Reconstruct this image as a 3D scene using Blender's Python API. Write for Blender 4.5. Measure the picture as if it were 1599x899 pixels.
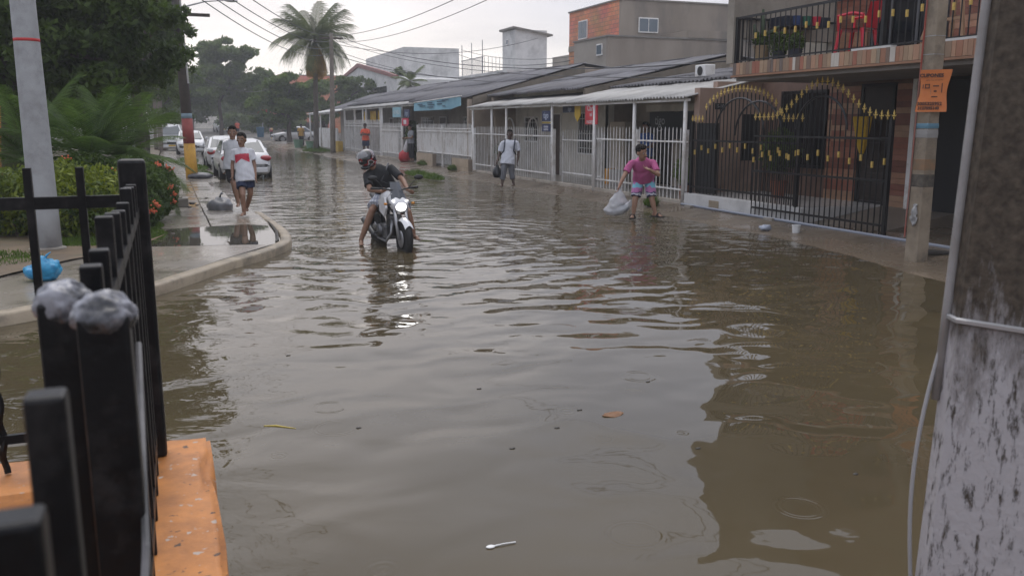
import bpy, bmesh, math, random
import numpy as np
from mathutils import Vector, Matrix, noise
random.seed(7); rng = np.random.default_rng(7)
R_ = math.radians
scn = bpy.context.scene; COL = scn.collection
for o in list(bpy.data.objects): bpy.data.objects.remove(o)
# ------------------------------------------------------------------ camera (X = across the street, Y = along it, water at z = 0)
IMW, FPX, CXP, CYP, CAMH = 1599.0, 1356.0, 799.5, 449.5, 1.85
PITCH, YAW = R_(10.7), R_(21.4)
cam = bpy.data.cameras.new('camera'); camo = bpy.data.objects.new('camera', cam); COL.objects.link(camo)
camo.location = (0, 0, CAMH); camo.rotation_euler = (R_(90) - PITCH, 0, -YAW)
cam.sensor_width = 36; cam.lens = FPX / IMW * 36; cam.clip_start = .02; cam.clip_end = 2500
cam.dof.use_dof = True; cam.dof.focus_distance = 15; cam.dof.aperture_fstop = 9
scn.camera = camo
# ------------------------------------------------------------------ world: overcast sky with a low evening glow; sun lamp stands high above it
SUN_EL, SUN_AZ = R_(58), R_(6)          # azimuth measured from +Y towards +X
w = bpy.data.worlds.new('World'); scn.world = w; w.use_nodes = True
nt = w.node_tree; nt.nodes.clear()
def N(t, k, **kw):
    n = t.nodes.new(k)
    for a, b in kw.items(): setattr(n, a, b)
    return n
out = N(nt, 'ShaderNodeOutputWorld'); bg = N(nt, 'ShaderNodeBackground')
sky = N(nt, 'ShaderNodeTexSky', sky_type='NISHITA', sun_disc=False)
sky.sun_elevation = SUN_EL; sky.sun_rotation = SUN_AZ; sky.air_density = 1.3; sky.dust_density = 4
bgs = N(nt, 'ShaderNodeBackground'); bgs.inputs['Strength'].default_value = .055
nt.links.new(sky.outputs[0], bgs.inputs['Color'])
tc = N(nt, 'ShaderNodeTexCoord'); sep = N(nt, 'ShaderNodeSeparateXYZ'); nt.links.new(tc.outputs['Generated'], sep.inputs[0])
# cloud layer: direction projected on a flat cloud deck
zc = N(nt, 'ShaderNodeMath', operation='MAXIMUM'); zc.inputs[1].default_value = 0; nt.links.new(sep.outputs['Z'], zc.inputs[0])
za = N(nt, 'ShaderNodeMath', operation='ADD'); za.inputs[1].default_value = .16; nt.links.new(zc.outputs[0], za.inputs[0])
dv = N(nt, 'ShaderNodeVectorMath', operation='DIVIDE'); cmb = N(nt, 'ShaderNodeCombineXYZ')
for i in range(3): nt.links.new(za.outputs[0], cmb.inputs[i])
nt.links.new(tc.outputs['Generated'], dv.inputs[0]); nt.links.new(cmb.outputs[0], dv.inputs[1])
cn = N(nt, 'ShaderNodeTexNoise'); cn.inputs['Scale'].default_value = .75; cn.inputs['Detail'].default_value = 7; cn.inputs['Roughness'].default_value = .5; cn.inputs['Distortion'].default_value = .35
nt.links.new(dv.outputs[0], cn.inputs['Vector'])
# elevation: bright near the horizon, greyer above
er = N(nt, 'ShaderNodeValToRGB'); nt.links.new(zc.outputs[0], er.inputs[0])
e = er.color_ramp.elements; e[0].position = 0; e[0].color = (.78, .73, .68, 1); e[1].position = 1; e[1].color = (1.40, 1.42, 1.50, 1)
q = e.new(.06); q.color = (.80, .78, .77, 1); q = e.new(.13); q.color = (.60, .61, .68, 1); q = e.new(.35); q.color = (.65, .71, .87, 1)
cr = N(nt, 'ShaderNodeValToRGB'); nt.links.new(cn.outputs['Fac'], cr.inputs[0])
e = cr.color_ramp.elements; e[0].position = .36; e[0].color = (.74, .755, .80, 1); e[1].position = .62; e[1].color = (1.13, 1.11, 1.09, 1)
mul = N(nt, 'ShaderNodeMix', data_type='RGBA', blend_type='MULTIPLY'); mul.inputs[0].default_value = 1
nt.links.new(er.outputs[0], mul.inputs[6]); nt.links.new(cr.outputs[0], mul.inputs[7])
# the glow round the hidden sun
sd = Vector((math.sin(SUN_AZ) * math.cos(R_(9)), math.cos(SUN_AZ) * math.cos(R_(9)), math.sin(R_(9))))
dt = N(nt, 'ShaderNodeVectorMath', operation='DOT_PRODUCT'); dt.inputs[1].default_value = sd
nrm = N(nt, 'ShaderNodeVectorMath', operation='NORMALIZE'); nt.links.new(tc.outputs['Generated'], nrm.inputs[0]); nt.links.new(nrm.outputs[0], dt.inputs[0])
mr = N(nt, 'ShaderNodeMapRange', interpolation_type='SMOOTHSTEP'); mr.inputs[1].default_value = .925; mr.inputs[2].default_value = 1.0; nt.links.new(dt.outputs['Value'], mr.inputs[0])
glow = N(nt, 'ShaderNodeMix', data_type='RGBA', blend_type='ADD'); glow.inputs[7].default_value = (.40, .34, .27, 1)
nt.links.new(mr.outputs[0], glow.inputs[0]); nt.links.new(mul.outputs[2], glow.inputs[6])
nt.links.new(glow.outputs[2], bg.inputs['Color']); bg.inputs['Strength'].default_value = 1.0
ads = N(nt, 'ShaderNodeMixShader'); ads.inputs[0].default_value = .88
nt.links.new(bgs.outputs[0], ads.inputs[1]); nt.links.new(bg.outputs[0], ads.inputs[2]); nt.links.new(ads.outputs[0], out.inputs['Surface'])
sl = bpy.data.lights.new('sun', 'SUN'); sl.energy = .6; sl.angle = R_(40); sl.color = (1, .95, .88)
so = bpy.data.objects.new('sun', sl); COL.objects.link(so); so.location = (0, 40, 30)
so.rotation_euler = (R_(90) - SUN_EL, 0, math.pi - SUN_AZ)
scn.view_settings.view_transform = 'Standard'; scn.view_settings.look = 'None'
scn.view_settings.exposure = .36; scn.view_settings.gamma = 1; scn.view_settings.use_curve_mapping = False
scn.render.engine = 'CYCLES'
scn.cycles.max_bounces = 8; scn.cycles.transparent_max_bounces = 12
# ------------------------------------------------------------------ photo pixel -> ray; the distance always comes from what the thing stands on
cF = Vector((math.sin(YAW) * math.cos(PITCH), math.cos(YAW) * math.cos(PITCH), -math.sin(PITCH)))
cR = Vector((math.cos(YAW), -math.sin(YAW), 0)); cU = cR.cross(cF); CAM = Vector((0, 0, CAMH))
FH = Vector((math.sin(YAW), math.cos(YAW), 0))
def ray(x, y): return cF * FPX + cR * (x - CXP) + cU * (CYP - y)
def G(x, y, z=0.):
    d = ray(x, y); return CAM + d * ((z - CAMH) / d.z)
def PP(x, y, p):
    d = ray(x, y); return CAM + d * (p / d.x)
def SS(x, y, s):
    d = ray(x, y); return CAM + d * (s / d.y)
def A(x, y, depth): return CAM + ray(x, y) * (depth / FPX)
def depth_of(v): return (Vector(v) - CAM).dot(cF)
# ------------------------------------------------------------------ objects
MW = {}
def tag(o, label, cat=None, group=None, kind=None):
    o['label'] = label
    if cat: o['category'] = cat
    if group: o['group'] = group
    if kind: o['kind'] = kind
    return o
def thing(name, loc, label, cat, group=None, rz=0.):
    o = bpy.data.objects.new(name, None); COL.objects.link(o); o.empty_display_size = .2
    o.location = loc; o.rotation_euler = (0, 0, rz)
    MW[o] = Matrix.Translation(Vector(loc)) @ Matrix.Rotation(rz, 4, 'Z')
    return tag(o, label, cat, group)
class MB:
    def __init__(s): s.v = []; s.f = []
    def add(s, vs, fs):
        b = len(s.v); s.v += [tuple(v) for v in vs]; s.f += [tuple(i + b for i in f) for f in fs]; return s
    def box(s, x0, x1, y0, y1, z0, z1):
        return s.add([(x0,y0,z0),(x1,y0,z0),(x1,y1,z0),(x0,y1,z0),(x0,y0,z1),(x1,y0,z1),(x1,y1,z1),(x0,y1,z1)],
                     [(0,3,2,1),(4,5,6,7),(0,1,5,4),(1,2,6,5),(2,3,7,6),(3,0,4,7)])
    def cb(s, c, d): return s.box(c[0]-d[0]/2, c[0]+d[0]/2, c[1]-d[1]/2, c[1]+d[1]/2, c[2]-d[2]/2, c[2]+d[2]/2)
    def tube(s, pts, r, n=8, cap=True, sq=None):
        pts = [Vector(p) for p in pts]; m = len(pts)
        rs = r if isinstance(r, (list, tuple)) else [r] * m
        t = [(pts[min(i+1, m-1)] - pts[max(i-1, 0)]).normalized() for i in range(m)]
        up = Vector((0, 0, 1)) if abs(t[0].z) < .9 else Vector((1, 0, 0))
        a = t[0].cross(up).normalized(); vs = []
        for i in range(m):
            a = (a - t[i] * a.dot(t[i])).normalized(); b = t[i].cross(a)
            for k in range(n):
                an = 2 * math.pi * (k + .5) / n; vs.append(pts[i] + (a * math.cos(an) + b * math.sin(an) * (sq or 1)) * rs[i])
        fs = [(i*n+k, i*n+(k+1) % n, (i+1)*n+(k+1) % n, (i+1)*n+k) for i in range(m-1) for k in range(n)]
        if cap: fs += [tuple(reversed(range(n))), tuple(range((m-1)*n, m*n))]
        return s.add(vs, fs)
    def lathe(s, prof, c=(0,0,0), n=16, ax='z'):
        vs = []
        for r, h in prof:
            for k in range(n):
                an = 2*math.pi*k/n; x, y = r*math.cos(an), r*math.sin(an)
                vs.append({'z': (c[0]+x, c[1]+y, c[2]+h), 'x': (c[0]+h, c[1]+x, c[2]+y), 'y': (c[0]+y, c[1]+h, c[2]+x)}[ax])
        m = len(prof)
        fs = [(i*n+k, i*n+(k+1) % n, (i+1)*n+(k+1) % n, (i+1)*n+k) for i in range(m-1) for k in range(n)]
        if prof[0][0] > 1e-6: fs.append(tuple(reversed(range(n))))
        if prof[-1][0] > 1e-6: fs.append(tuple(range((m-1)*n, m*n)))
        return s.add(vs, fs)
    def ell(s, c, r, nu=14, nv=9, M=None):
        c = Vector(c); r = (r, r, r) if isinstance(r, (int, float)) else r; vs = []; fs = []
        for j in range(1, nv):
            th = math.pi*j/nv
            for k in range(nu):
                ph = 2*math.pi*k/nu; d = Vector((r[0]*math.sin(th)*math.cos(ph), r[1]*math.sin(th)*math.sin(ph), r[2]*math.cos(th)))
                vs.append(c + (M @ d if M else d))
        top = Vector((0,0,r[2])); vs += [c + (M @ top if M else top), c - (M @ top if M else top)]
        T = len(vs)-2
        for j in range(nv-2):
            for k in range(nu): fs.append((j*nu+k, (j+1)*nu+k, (j+1)*nu+(k+1) % nu, j*nu+(k+1) % nu))
        for k in range(nu): fs += [(T, k, (k+1) % nu), (T+1, (nv-2)*nu+(k+1) % nu, (nv-2)*nu+k)]
        return s.add(vs, fs)
    def capsule(s, a, b, ra, rb, n=12):
        a, b = Vector(a), Vector(b); d = b - a; L = max(d.length, 1e-5); d = d / L
        pts, rs = [], []
        for k in (80, 55, 30, 0): pts.append(a - d*ra*math.sin(R_(k))); rs.append(ra*math.cos(R_(k)))
        for k in (0, 30, 55, 80): pts.append(b + d*rb*math.sin(R_(k))); rs.append(rb*math.cos(R_(k)))
        return s.tube(pts, rs, n)
    def quad(s, a, b, c, d): return s.add([a, b, c, d], [(0, 1, 2, 3)])
    def prism(s, poly, vec):
        n = len(poly); vec = Vector(vec); vs = [Vector(p) for p in poly] + [Vector(p) + vec for p in poly]
        return s.add(vs, [tuple(reversed(range(n))), tuple(range(n, 2*n))] + [(i, (i+1) % n, n+(i+1) % n, n+i) for i in range(n)])
    def grid(s, fn, nu, nv):
        vs = [fn(i/nu, j/nv) for j in range(nv+1) for i in range(nu+1)]
        return s.add(vs, [(j*(nu+1)+i, j*(nu+1)+i+1, (j+1)*(nu+1)+i+1, (j+1)*(nu+1)+i) for j in range(nv) for i in range(nu)])
    def mesh(s, name, mat, inv=None, smooth=False):
        me = bpy.data.meshes.new(name)
        vs = s.v if inv is None else [tuple(inv @ Vector(v)) for v in s.v]
        me.from_pydata(vs, [], s.f); me.update()
        if smooth: me.polygons.foreach_set('use_smooth', [True]*len(me.polygons))
        if mat: me.materials.append(mat)
        return me
    def build(s, name, mat, parent=None, smooth=False, bevel=0, local=False, fix=True):
        if parent is None:   # origin at the base centre
            a = np.array(s.v); c = Vector(((a[:,0].min()+a[:,0].max())/2, (a[:,1].min()+a[:,1].max())/2, a[:,2].min()))
            me = s.mesh(name, mat, Matrix.Translation(-c), smooth)
        else: me = s.mesh(name, mat, None if local else MW[parent].inverted(), smooth); c = None
        if fix:
            bm = bmesh.new(); bm.from_mesh(me); bmesh.ops.recalc_face_normals(bm, faces=bm.faces); bm.to_mesh(me); bm.free()
        o = bpy.data.objects.new(name, me); COL.objects.link(o)
        if parent is None: o.location = c; MW[o] = Matrix.Translation(c)
        else: o.parent = parent; MW[o] = MW[parent]
        if bevel:
            b = o.modifiers.new('bevel', 'BEVEL'); b.width = bevel; b.segments = 2; b.limit_method = 'ANGLE'
        if smooth == 'auto':
            for e_ in me.edges: pass
        return o
def piece(name, me, loc, parent, rot=(0, 0, 0), scale=(1, 1, 1), local=False):
    o = bpy.data.objects.new(name, me); COL.objects.link(o); o.parent = parent
    o.location = Vector(loc) if local else MW[parent].inverted() @ Vector(loc)
    o.rotation_euler = rot; o.scale = scale
    MW[o] = MW[parent]
    return o
def copy_tree(o, parent=None):
    c = o.copy(); COL.objects.link(c)
    if parent is not None: c.parent = parent
    for ch in list(o.children): copy_tree(ch, c)
    return c
# ------------------------------------------------------------------ materials
MATS = {}
def L(t, a, b): t.links.new(a, b)
def mat(name, c1, c2=None, rough=.6, scale=3., bump=0., bscale=None, metal=0., rnd=0., spec=.5, detail=6., r2=None, lo=.35, hi=.65, stretch=None, coat=0., c3=None, s3=.6, trans=0., coord='Object'):
    if name in MATS: return MATS[name]
    m = bpy.data.materials.new(name); m.use_nodes = True; t = m.node_tree; b = t.nodes['Principled BSDF']
    b.inputs['Roughness'].default_value = rough; b.inputs['Metallic'].default_value = metal; b.inputs['Specular IOR Level'].default_value = spec
    b.inputs['Coat Weight'].default_value = coat; b.inputs['Coat Roughness'].default_value = .08
    b.inputs['Base Color'].default_value = (*c1, 1)
    tcn = N(t, 'ShaderNodeTexCoord'); vec = tcn.outputs[coord]
    if rnd:
        oi = N(t, 'ShaderNodeObjectInfo'); ad = N(t, 'ShaderNodeVectorMath', operation='ADD'); sc = N(t, 'ShaderNodeMath', operation='MULTIPLY'); sc.inputs[1].default_value = 37.
        L(t, oi.outputs['Random'], sc.inputs[0]); L(t, vec, ad.inputs[0]); L(t, sc.outputs[0], ad.inputs[1]); vec = ad.outputs[0]
    if stretch:
        mp = N(t, 'ShaderNodeMapping'); mp.inputs['Scale'].default_value = stretch; L(t, vec, mp.inputs[0]); vec = mp.outputs[0]
    n = N(t, 'ShaderNodeTexNoise'); n.inputs['Scale'].default_value = scale; n.inputs['Detail'].default_value = detail; n.inputs['Roughness'].default_value = .6
    L(t, vec, n.inputs['Vector'])
    col = None
    if c2 is not None:
        r = N(t, 'ShaderNodeValToRGB'); r.color_ramp.elements[0].position = lo; r.color_ramp.elements[1].position = hi
        r.color_ramp.elements[0].color = (*c1, 1); r.color_ramp.elements[1].color = (*c2, 1); L(t, n.outputs['Fac'], r.inputs[0]); col = r.outputs[0]
    if c3 is not None:
        n3 = N(t, 'ShaderNodeTexNoise'); n3.inputs['Scale'].default_value = s3; n3.inputs['Detail'].default_value = 8; n3.inputs['Roughness'].default_value = .7; L(t, vec, n3.inputs['Vector'])
        r3 = N(t, 'ShaderNodeMapRange'); r3.inputs[1].default_value = .5; r3.inputs[2].default_value = .68; L(t, n3.outputs['Fac'], r3.inputs[0])
        mx = N(t, 'ShaderNodeMix', data_type='RGBA'); mx.inputs[7].default_value = (*c3, 1); L(t, r3.outputs[0], mx.inputs[0])
        if col: L(t, col, mx.inputs[6])
        else: mx.inputs[6].default_value = (*c1, 1)
        col = mx.outputs[2]
    if rnd:
        hs = N(t, 'ShaderNodeHueSaturation'); mr_ = N(t, 'ShaderNodeMapRange'); mr_.inputs[3].default_value = 1-rnd; mr_.inputs[4].default_value = 1+rnd
        L(t, oi.outputs['Random'], mr_.inputs[0]); L(t, mr_.outputs[0], hs.inputs['Value'])
        if col: L(t, col, hs.inputs['Color'])
        else: hs.inputs['Color'].default_value = (*c1, 1)
        col = hs.outputs[0]
    if col: L(t, col, b.inputs['Base Color'])
    if r2 is not None:
        rr = N(t, 'ShaderNodeMapRange'); rr.inputs[1].default_value = .35; rr.inputs[2].default_value = .65; rr.inputs[3].default_value = rough; rr.inputs[4].default_value = r2
        L(t, n.outputs['Fac'], rr.inputs[0]); L(t, rr.outputs[0], b.inputs['Roughness'])
    if bump:
        nb = n
        if bscale:
            nb = N(t, 'ShaderNodeTexNoise'); nb.inputs['Scale'].default_value = bscale; nb.inputs['Detail'].default_value = 6; L(t, vec, nb.inputs['Vector'])
        bp = N(t, 'ShaderNodeBump'); bp.inputs['Distance'].default_value = bump; bp.inputs['Strength'].default_value = 1; L(t, nb.outputs['Fac'], bp.inputs['Height']); L(t, bp.outputs[0], b.inputs['Normal'])
    if trans:
        b.inputs['Transmission Weight'].default_value = trans
    MATS[name] = m; return m
def leafmat(name, ca, cb, tr=.35, scale=.9):
    if name in MATS: return MATS[name]
    m = bpy.data.materials.new(name); m.use_nodes = True; t = m.node_tree; b = t.nodes['Principled BSDF']; o = t.nodes['Material Output']
    g = N(t, 'ShaderNodeNewGeometry'); n = N(t, 'ShaderNodeTexNoise'); n.inputs['Scale'].default_value = scale; n.inputs['Detail'].default_value = 3
    L(t, g.outputs['Position'], n.inputs['Vector']); r = N(t, 'ShaderNodeMapRange'); r.inputs[1].default_value = .3; r.inputs[2].default_value = .7
    ad = N(t, 'ShaderNodeMath', operation='ADD'); ri = N(t, 'ShaderNodeMath', operation='MULTIPLY_ADD'); ri.inputs[1].default_value = .5; ri.inputs[2].default_value = -.25
    L(t, g.outputs['Random Per Island'], ri.inputs[0]); L(t, n.outputs['Fac'], r.inputs[0]); L(t, r.outputs[0], ad.inputs[0]); L(t, ri.outputs[0], ad.inputs[1])
    mx = N(t, 'ShaderNodeMix', data_type='RGBA', clamp_factor=True); mx.inputs[6].default_value = (*ca, 1); mx.inputs[7].default_value = (*cb, 1); L(t, ad.outputs[0], mx.inputs[0])
    L(t, mx.outputs[2], b.inputs['Base Color']); b.inputs['Roughness'].default_value = .5; b.inputs['Specular IOR Level'].default_value = .35
    tl = N(t, 'ShaderNodeBsdfTranslucent'); L(t, mx.outputs[2], tl.inputs[0]); ms = N(t, 'ShaderNodeMixShader'); ms.inputs[0].default_value = tr
    L(t, b.outputs[0], ms.inputs[1]); L(t, tl.outputs[0], ms.inputs[2]); L(t, ms.outputs[0], o.inputs['Surface'])
    MATS[name] = m; return m
WHITE = mat('white paint', (.80,.79,.77), (.72,.70,.67), .45, 2.5, .0005, 30, c3=(.42,.37,.31), s3=1.4, rnd=.06)
BLACK = mat('black enamel', (.010,.010,.012), (.016,.015,.015), .35, 8, .0006, 40)
GOLD = mat('gold paint', (.72,.52,.15), (.55,.37,.09), .4, 20, metal=.15)
CONC = mat('concrete', (.30,.275,.24), (.21,.19,.16), .75, 2, .003, 24, c3=(.15,.13,.11), s3=.8)
WETC = mat('wet concrete', (.185,.145,.105), (.105,.080,.056), .10, 1.1, .0025, 14, r2=.5, c3=(.085,.066,.046), s3=.7)
DARK = mat('dark glass', (.008,.009,.012), None, .08)
ZINC = mat('grey roof sheet', (.175,.173,.185), (.125,.12,.128), .8, 1.4, .002, 12, c3=(.10,.092,.09), s3=.9, rnd=.12)
ZINCL = mat('pale roof sheet', (.43,.42,.40), (.34,.33,.315), .5, 1.4, .002, 12, c3=(.25,.235,.215), s3=1.0, rnd=.1)
STEEL = mat('galvanised steel', (.42,.42,.43), (.33,.33,.34), .4, 6, metal=.6)
RUBBER = mat('tyre rubber', (.012,.012,.012), (.02,.019,.018), .75, 20, .002, 60)
# ================================================================== ground, water, pavements
def road_z(s): return max(0., (min(s, 160) - 68) * .013)
g = MB()
ys = [-60, -10, 20, 50, 60, 68, 75, 85, 100, 120, 150, 200, 300, 380]
xs = [-420, -200, -80, -20, 0, 2, 6, 9, 12, 40, 120, 300, 480]
g.v = [(x, y, (-.16 if y <= 60 else -.16 + road_z(y) * 1.0 + (.16 if y >= 85 else .16*(y-60)/25))) for y in ys for x in xs]
nx = len(xs)
g.f = [(j*nx+i, j*nx+i+1, (j+1)*nx+i+1, (j+1)*nx+i) for j in range(len(ys)-1) for i in range(nx-1)]
tag(g.build('ground', mat('asphalt', (.085,.075,.062), (.055,.05,.043), .9, .8, .004, 20, r2=.65)), 'wet brown asphalt ground running off to the far trees', kind='structure')

BIKE = G(632, 390, 0)
def water_material():
    m = bpy.data.materials.new('flood water'); m.use_nodes = True; t = m.node_tree; b = t.nodes['Principled BSDF']
    geo = N(t, 'ShaderNodeNewGeometry'); pos = geo.outputs['Position']
    n0 = N(t, 'ShaderNodeTexNoise'); n0.inputs['Scale'].default_value = .35; n0.inputs['Detail'].default_value = 5; L(t, pos, n0.inputs['Vector'])
    r = N(t, 'ShaderNodeValToRGB'); e = r.color_ramp.elements; e[0].position = .35; e[1].position = .68
    e[0].color = (.066,.052,.030,1); e[1].color = (.088,.068,.038,1); L(t, n0.outputs['Fac'], r.inputs[0]); L(t, r.outputs[0], b.inputs['Base Color'])
    b.inputs['Roughness'].default_value = .025; b.inputs['IOR'].default_value = 1.333; b.inputs['Specular IOR Level'].default_value = .5
    def M2(op, a, b2=None, c=None):
        n = N(t, 'ShaderNodeMath', operation=op)
        for i, v in enumerate((a, b2, c)):
            if v is None: continue
            if isinstance(v, (int, float)): n.inputs[i].default_value = v
            else: L(t, v, n.inputs[i])
        return n.outputs[0]
    def noi(scale, stretch=(1,1,1), rot=0, det=2, dist=0.):
        mp = N(t, 'ShaderNodeMapping'); mp.inputs['Scale'].default_value = stretch; mp.inputs['Rotation'].default_value = (0,0,rot); L(t, pos, mp.inputs[0])
        n = N(t, 'ShaderNodeTexNoise'); n.inputs['Scale'].default_value = scale; n.inputs['Detail'].default_value = det; n.inputs['Distortion'].default_value = dist; n.inputs['Roughness'].default_value = .45
        L(t, mp.outputs[0], n.inputs['Vector']); return n.outputs['Fac']
    def rng_(v, a, b2, c, d):
        n = N(t, 'ShaderNodeMapRange', interpolation_type='SMOOTHSTEP'); L(t, v, n.inputs[0])
        for i, x in enumerate((a, b2, c, d)): n.inputs[i+1].default_value = x
        return n.outputs[0]
    def dist(c):
        n = N(t, 'ShaderNodeVectorMath', operation='DISTANCE'); L(t, pos, n.inputs[0]); n.inputs[1].default_value = c; return n.outputs['Value']
    db = dist((BIKE.x, BIKE.y + .6, 0))
    wob = noi(.8, det=3); patch = noi(.5, det=2)
    def rings(d, k, amp, falls):
        ph = M2('MULTIPLY_ADD', wob, 17., M2('MULTIPLY', d, k))
        return M2('MULTIPLY', M2('MULTIPLY', M2('MULTIPLY', M2('SINE', ph), amp), rng_(patch, .38, .62, .25, 1.15)), rng_(d, *falls))
    h = rings(db, 11.5, .0062, (1.0, 10.0, 1., 0.))
    h = M2('ADD', h, rings(db, 19., .0016, (1.5, 6.0, 1., 0.)))
    pk = G(985, 345, 0)
    h = M2('ADD', h, rings(dist((pk.x-.5, pk.y, 0)), 26., .0012, (.5, 4., 1., 0.)))
    swell = M2('MULTIPLY', noi(.55, (1, 1, 1), .4, 2, .3), .065)
    h = M2('ADD', h, M2('MULTIPLY', swell, rng_(db, 3, 14, 1., .55)))
    h = M2('ADD', h, M2('MULTIPLY', M2('MULTIPLY', noi(1.45, (1, 1.2, 1), .2, 1, .5), .030), rng_(db, 3, 15, 1., .8)))
    chopm = M2('MULTIPLY', rng_(db, 2.5, 12., 1., .35), 1.)
    sy = N(t, 'ShaderNodeSeparateXYZ'); L(t, pos, sy.inputs[0])
    far = rng_(sy.outputs['Y'], 6.0, 15., .07, 1.)
    h = M2('ADD', h, M2('MULTIPLY', M2('MULTIPLY', noi(2.6, (1, 1.15, 1), .3, 3, .4), .026), far))
    far2 = rng_(sy.outputs['Y'], 7., 16., .02, 1.)
    h = M2('ADD', h, M2('MULTIPLY', M2('MULTIPLY', noi(6.5, (1, 1.2, 1), -.3, 2, .3), .0060), far2))
    left = rng_(sy.outputs['X'], -1.2, 1.2, 1., 0.)   # backwash along the left wall and kerb
    h = M2('ADD', h, M2('MULTIPLY', M2('MULTIPLY', noi(2.3, (1, 1, 1), .9, 3, 1.2), .022), left))
    # rain drops: sparse ring sets
    for sc_, cut, k, wd in ((1.25, .80, 150., .05), (2.1, .80, 230., .03)):
        mp = N(t, 'ShaderNodeMapping'); mp.inputs['Scale'].default_value = (1, 1, 0); L(t, pos, mp.inputs[0])
        v = N(t, 'ShaderNodeTexVoronoi', voronoi_dimensions='2D'); v.inputs['Scale'].default_value = sc_; L(t, mp.outputs[0], v.inputs['Vector'])
        sc2 = N(t, 'ShaderNodeSeparateColor'); L(t, v.outputs['Color'], sc2.inputs[0])
        d = M2('DIVIDE', v.outputs['Distance'], sc_)
        on = M2('GREATER_THAN', sc2.outputs[0], cut)
        r0 = M2('MULTIPLY_ADD', sc2.outputs[1], .13, .015)
        z = M2('DIVIDE', M2('SUBTRACT', d, r0), wd)
        env = M2('EXPONENT', M2('MULTIPLY', M2('MULTIPLY', z, z), -1.))
        h = M2('ADD', h, M2('MULTIPLY', M2('MULTIPLY', M2('MULTIPLY', M2('SINE', M2('MULTIPLY', d, k)), env), on), .00042))
    bp = N(t, 'ShaderNodeBump'); bp.inputs['Strength'].default_value = 1; bp.inputs['Distance'].default_value = 1; L(t, h, bp.inputs['Height']); L(t, bp.outputs[0], b.inputs['Normal'])
    return m
wt = MB(); wt.quad((-60,-12,0), (13,-12,0), (13,92,0), (-60,92,0))
tag(wt.build('water', water_material()), 'murky brown flood water with ripples filling the street', kind='structure')

# right pavement: slopes down under the water, uneven waterline
def edge_p(s):
    return np.interp(s, [0, 7.6, 9.5, 12, 18, 27, 34, 45, 80], [8.2, 8.5, 8.9, 9.35, 9.45, 9.4, 9.0, 8.5, 8.2])
def rp(u, v):
    s = 1 + v * 84; p0 = edge_p(s); x = 7.2 + u * 5.6
    z = np.interp(x, [7.2, p0-.25, p0, p0+.5, 10.4, 13], [-.15, -.035, 0, .035, .115, .15])
    z += .016 * noise.noise(Vector((x*.9, s*.55, 3))) + .006 * noise.noise(Vector((x*3.1, s*2.4, 9)))
    z += max(0, (s-68)*.013)
    return (x, s, z)
pv = MB().grid(rp, 40, 420)
tag(pv.build('pavement', WETC, smooth=True), 'wet uneven concrete pavement below the house fences', kind='structure')

# left block: kerb line traced on the ground, then pavement slabs, yard
KERB = [(-30, 4.2), (-12, 6.3), (-5, 7.7), (-2.6, 8.5), (-1.55, 9.05), (-.37, 9.96), (.10, 10.6), (.62, 11.55), (1.15, 12.3), (1.52, 13.0), (1.70, 13.7), (1.76, 14.6), (1.78, 16.2), (1.8, 20), (1.82, 30), (1.85, 60), (1.9, 92)]
def catmull(P, n=6):
    P = [Vector((*p, 0)) if len(p) == 2 else Vector(p) for p in P]; o = []
    for i in range(len(P)-1):
        a, b, c, d = P[max(i-1,0)], P[i], P[i+1], P[min(i+2,len(P)-1)]
        for k in range(n):
            t = k/n; o.append(.5*((2*b)+(c-a)*t+(2*a-5*b+4*c-d)*t*t+(3*b-a-3*c+d)*t**3))
    return o+[P[-1]]
kl = catmull(KERB, 5)
kb = MB(); sec = [(0.0,-.2), (0.0,.095), (.025,.118), (.15,.124), (.17,.10), (.17,-.2)]; nk = len(sec); vs = []
for i, p in enumerate(kl):
    t_ = (kl[min(i+1,len(kl)-1)] - kl[max(i-1,0)]).normalized(); nrm_ = Vector((-t_.y, t_.x, 0))   # inward (left of travel)
    dz = .012*noise.noise(Vector((p.x*.8, p.y*.8, 1))) - .135*max(0, min(1, (p.y-15.0)/5))
    for a_, z_ in sec: vs.append(p + nrm_ * (a_ + .012*noise.noise(Vector((p.x*2, p.y*2, z_*5)))) + Vector((0, 0, z_ + (dz if z_ > 0 else 0))))
kb.add(vs, [(i*nk+k, i*nk+k+1, (i+1)*nk+k+1, (i+1)*nk+k) for i in range(len(kl)-1) for k in range(nk-1)])
tag(kb.build('kerb', mat('kerb concrete', (.33,.27,.19), (.23,.185,.13), .55, 3, .004, 30, c3=(.13,.11,.08), s3=1.5), smooth=True), 'tan concrete kerb curving round the street corner', kind='structure')
# pavement bed and slabs
inner = [k + Vector((-(kl[min(i+1,len(kl)-1)]-kl[max(i-1,0)]).normalized().y, (kl[min(i+1,len(kl)-1)]-kl[max(i-1,0)]).normalized().x, 0))*.165 for i, k in enumerate(kl)]
bed = MB(); poly = [Vector((p.x, p.y, -.02)) for p in inner] + [Vector((-40, 92, -.02)), Vector((-40, 5, -.02))]
bed.add(poly, [tuple(range(len(poly)))])
bedo = tag(bed.build('pavement_bed', mat('joint dirt', (.06,.05,.04), (.04,.034,.028), .6)), 'dark bed and joints under the corner pavement', kind='structure')
def clip_poly(poly, a, b):   # keep the side left of a->b
    o = []; n = len(poly)
    def sd_(p): return (b[0]-a[0])*(p[1]-a[1])-(b[1]-a[1])*(p[0]-a[0])
    for i in range(n):
        p, q = poly[i], poly[(i+1) % n]; sp, sq = sd_(p), sd_(q)
        if sp >= 0: o.append(p)
        if sp*sq < 0: t = sp/(sp-sq); o.append((p[0]+(q[0]-p[0])*t, p[1]+(q[1]-p[1])*t))
    return o
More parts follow.
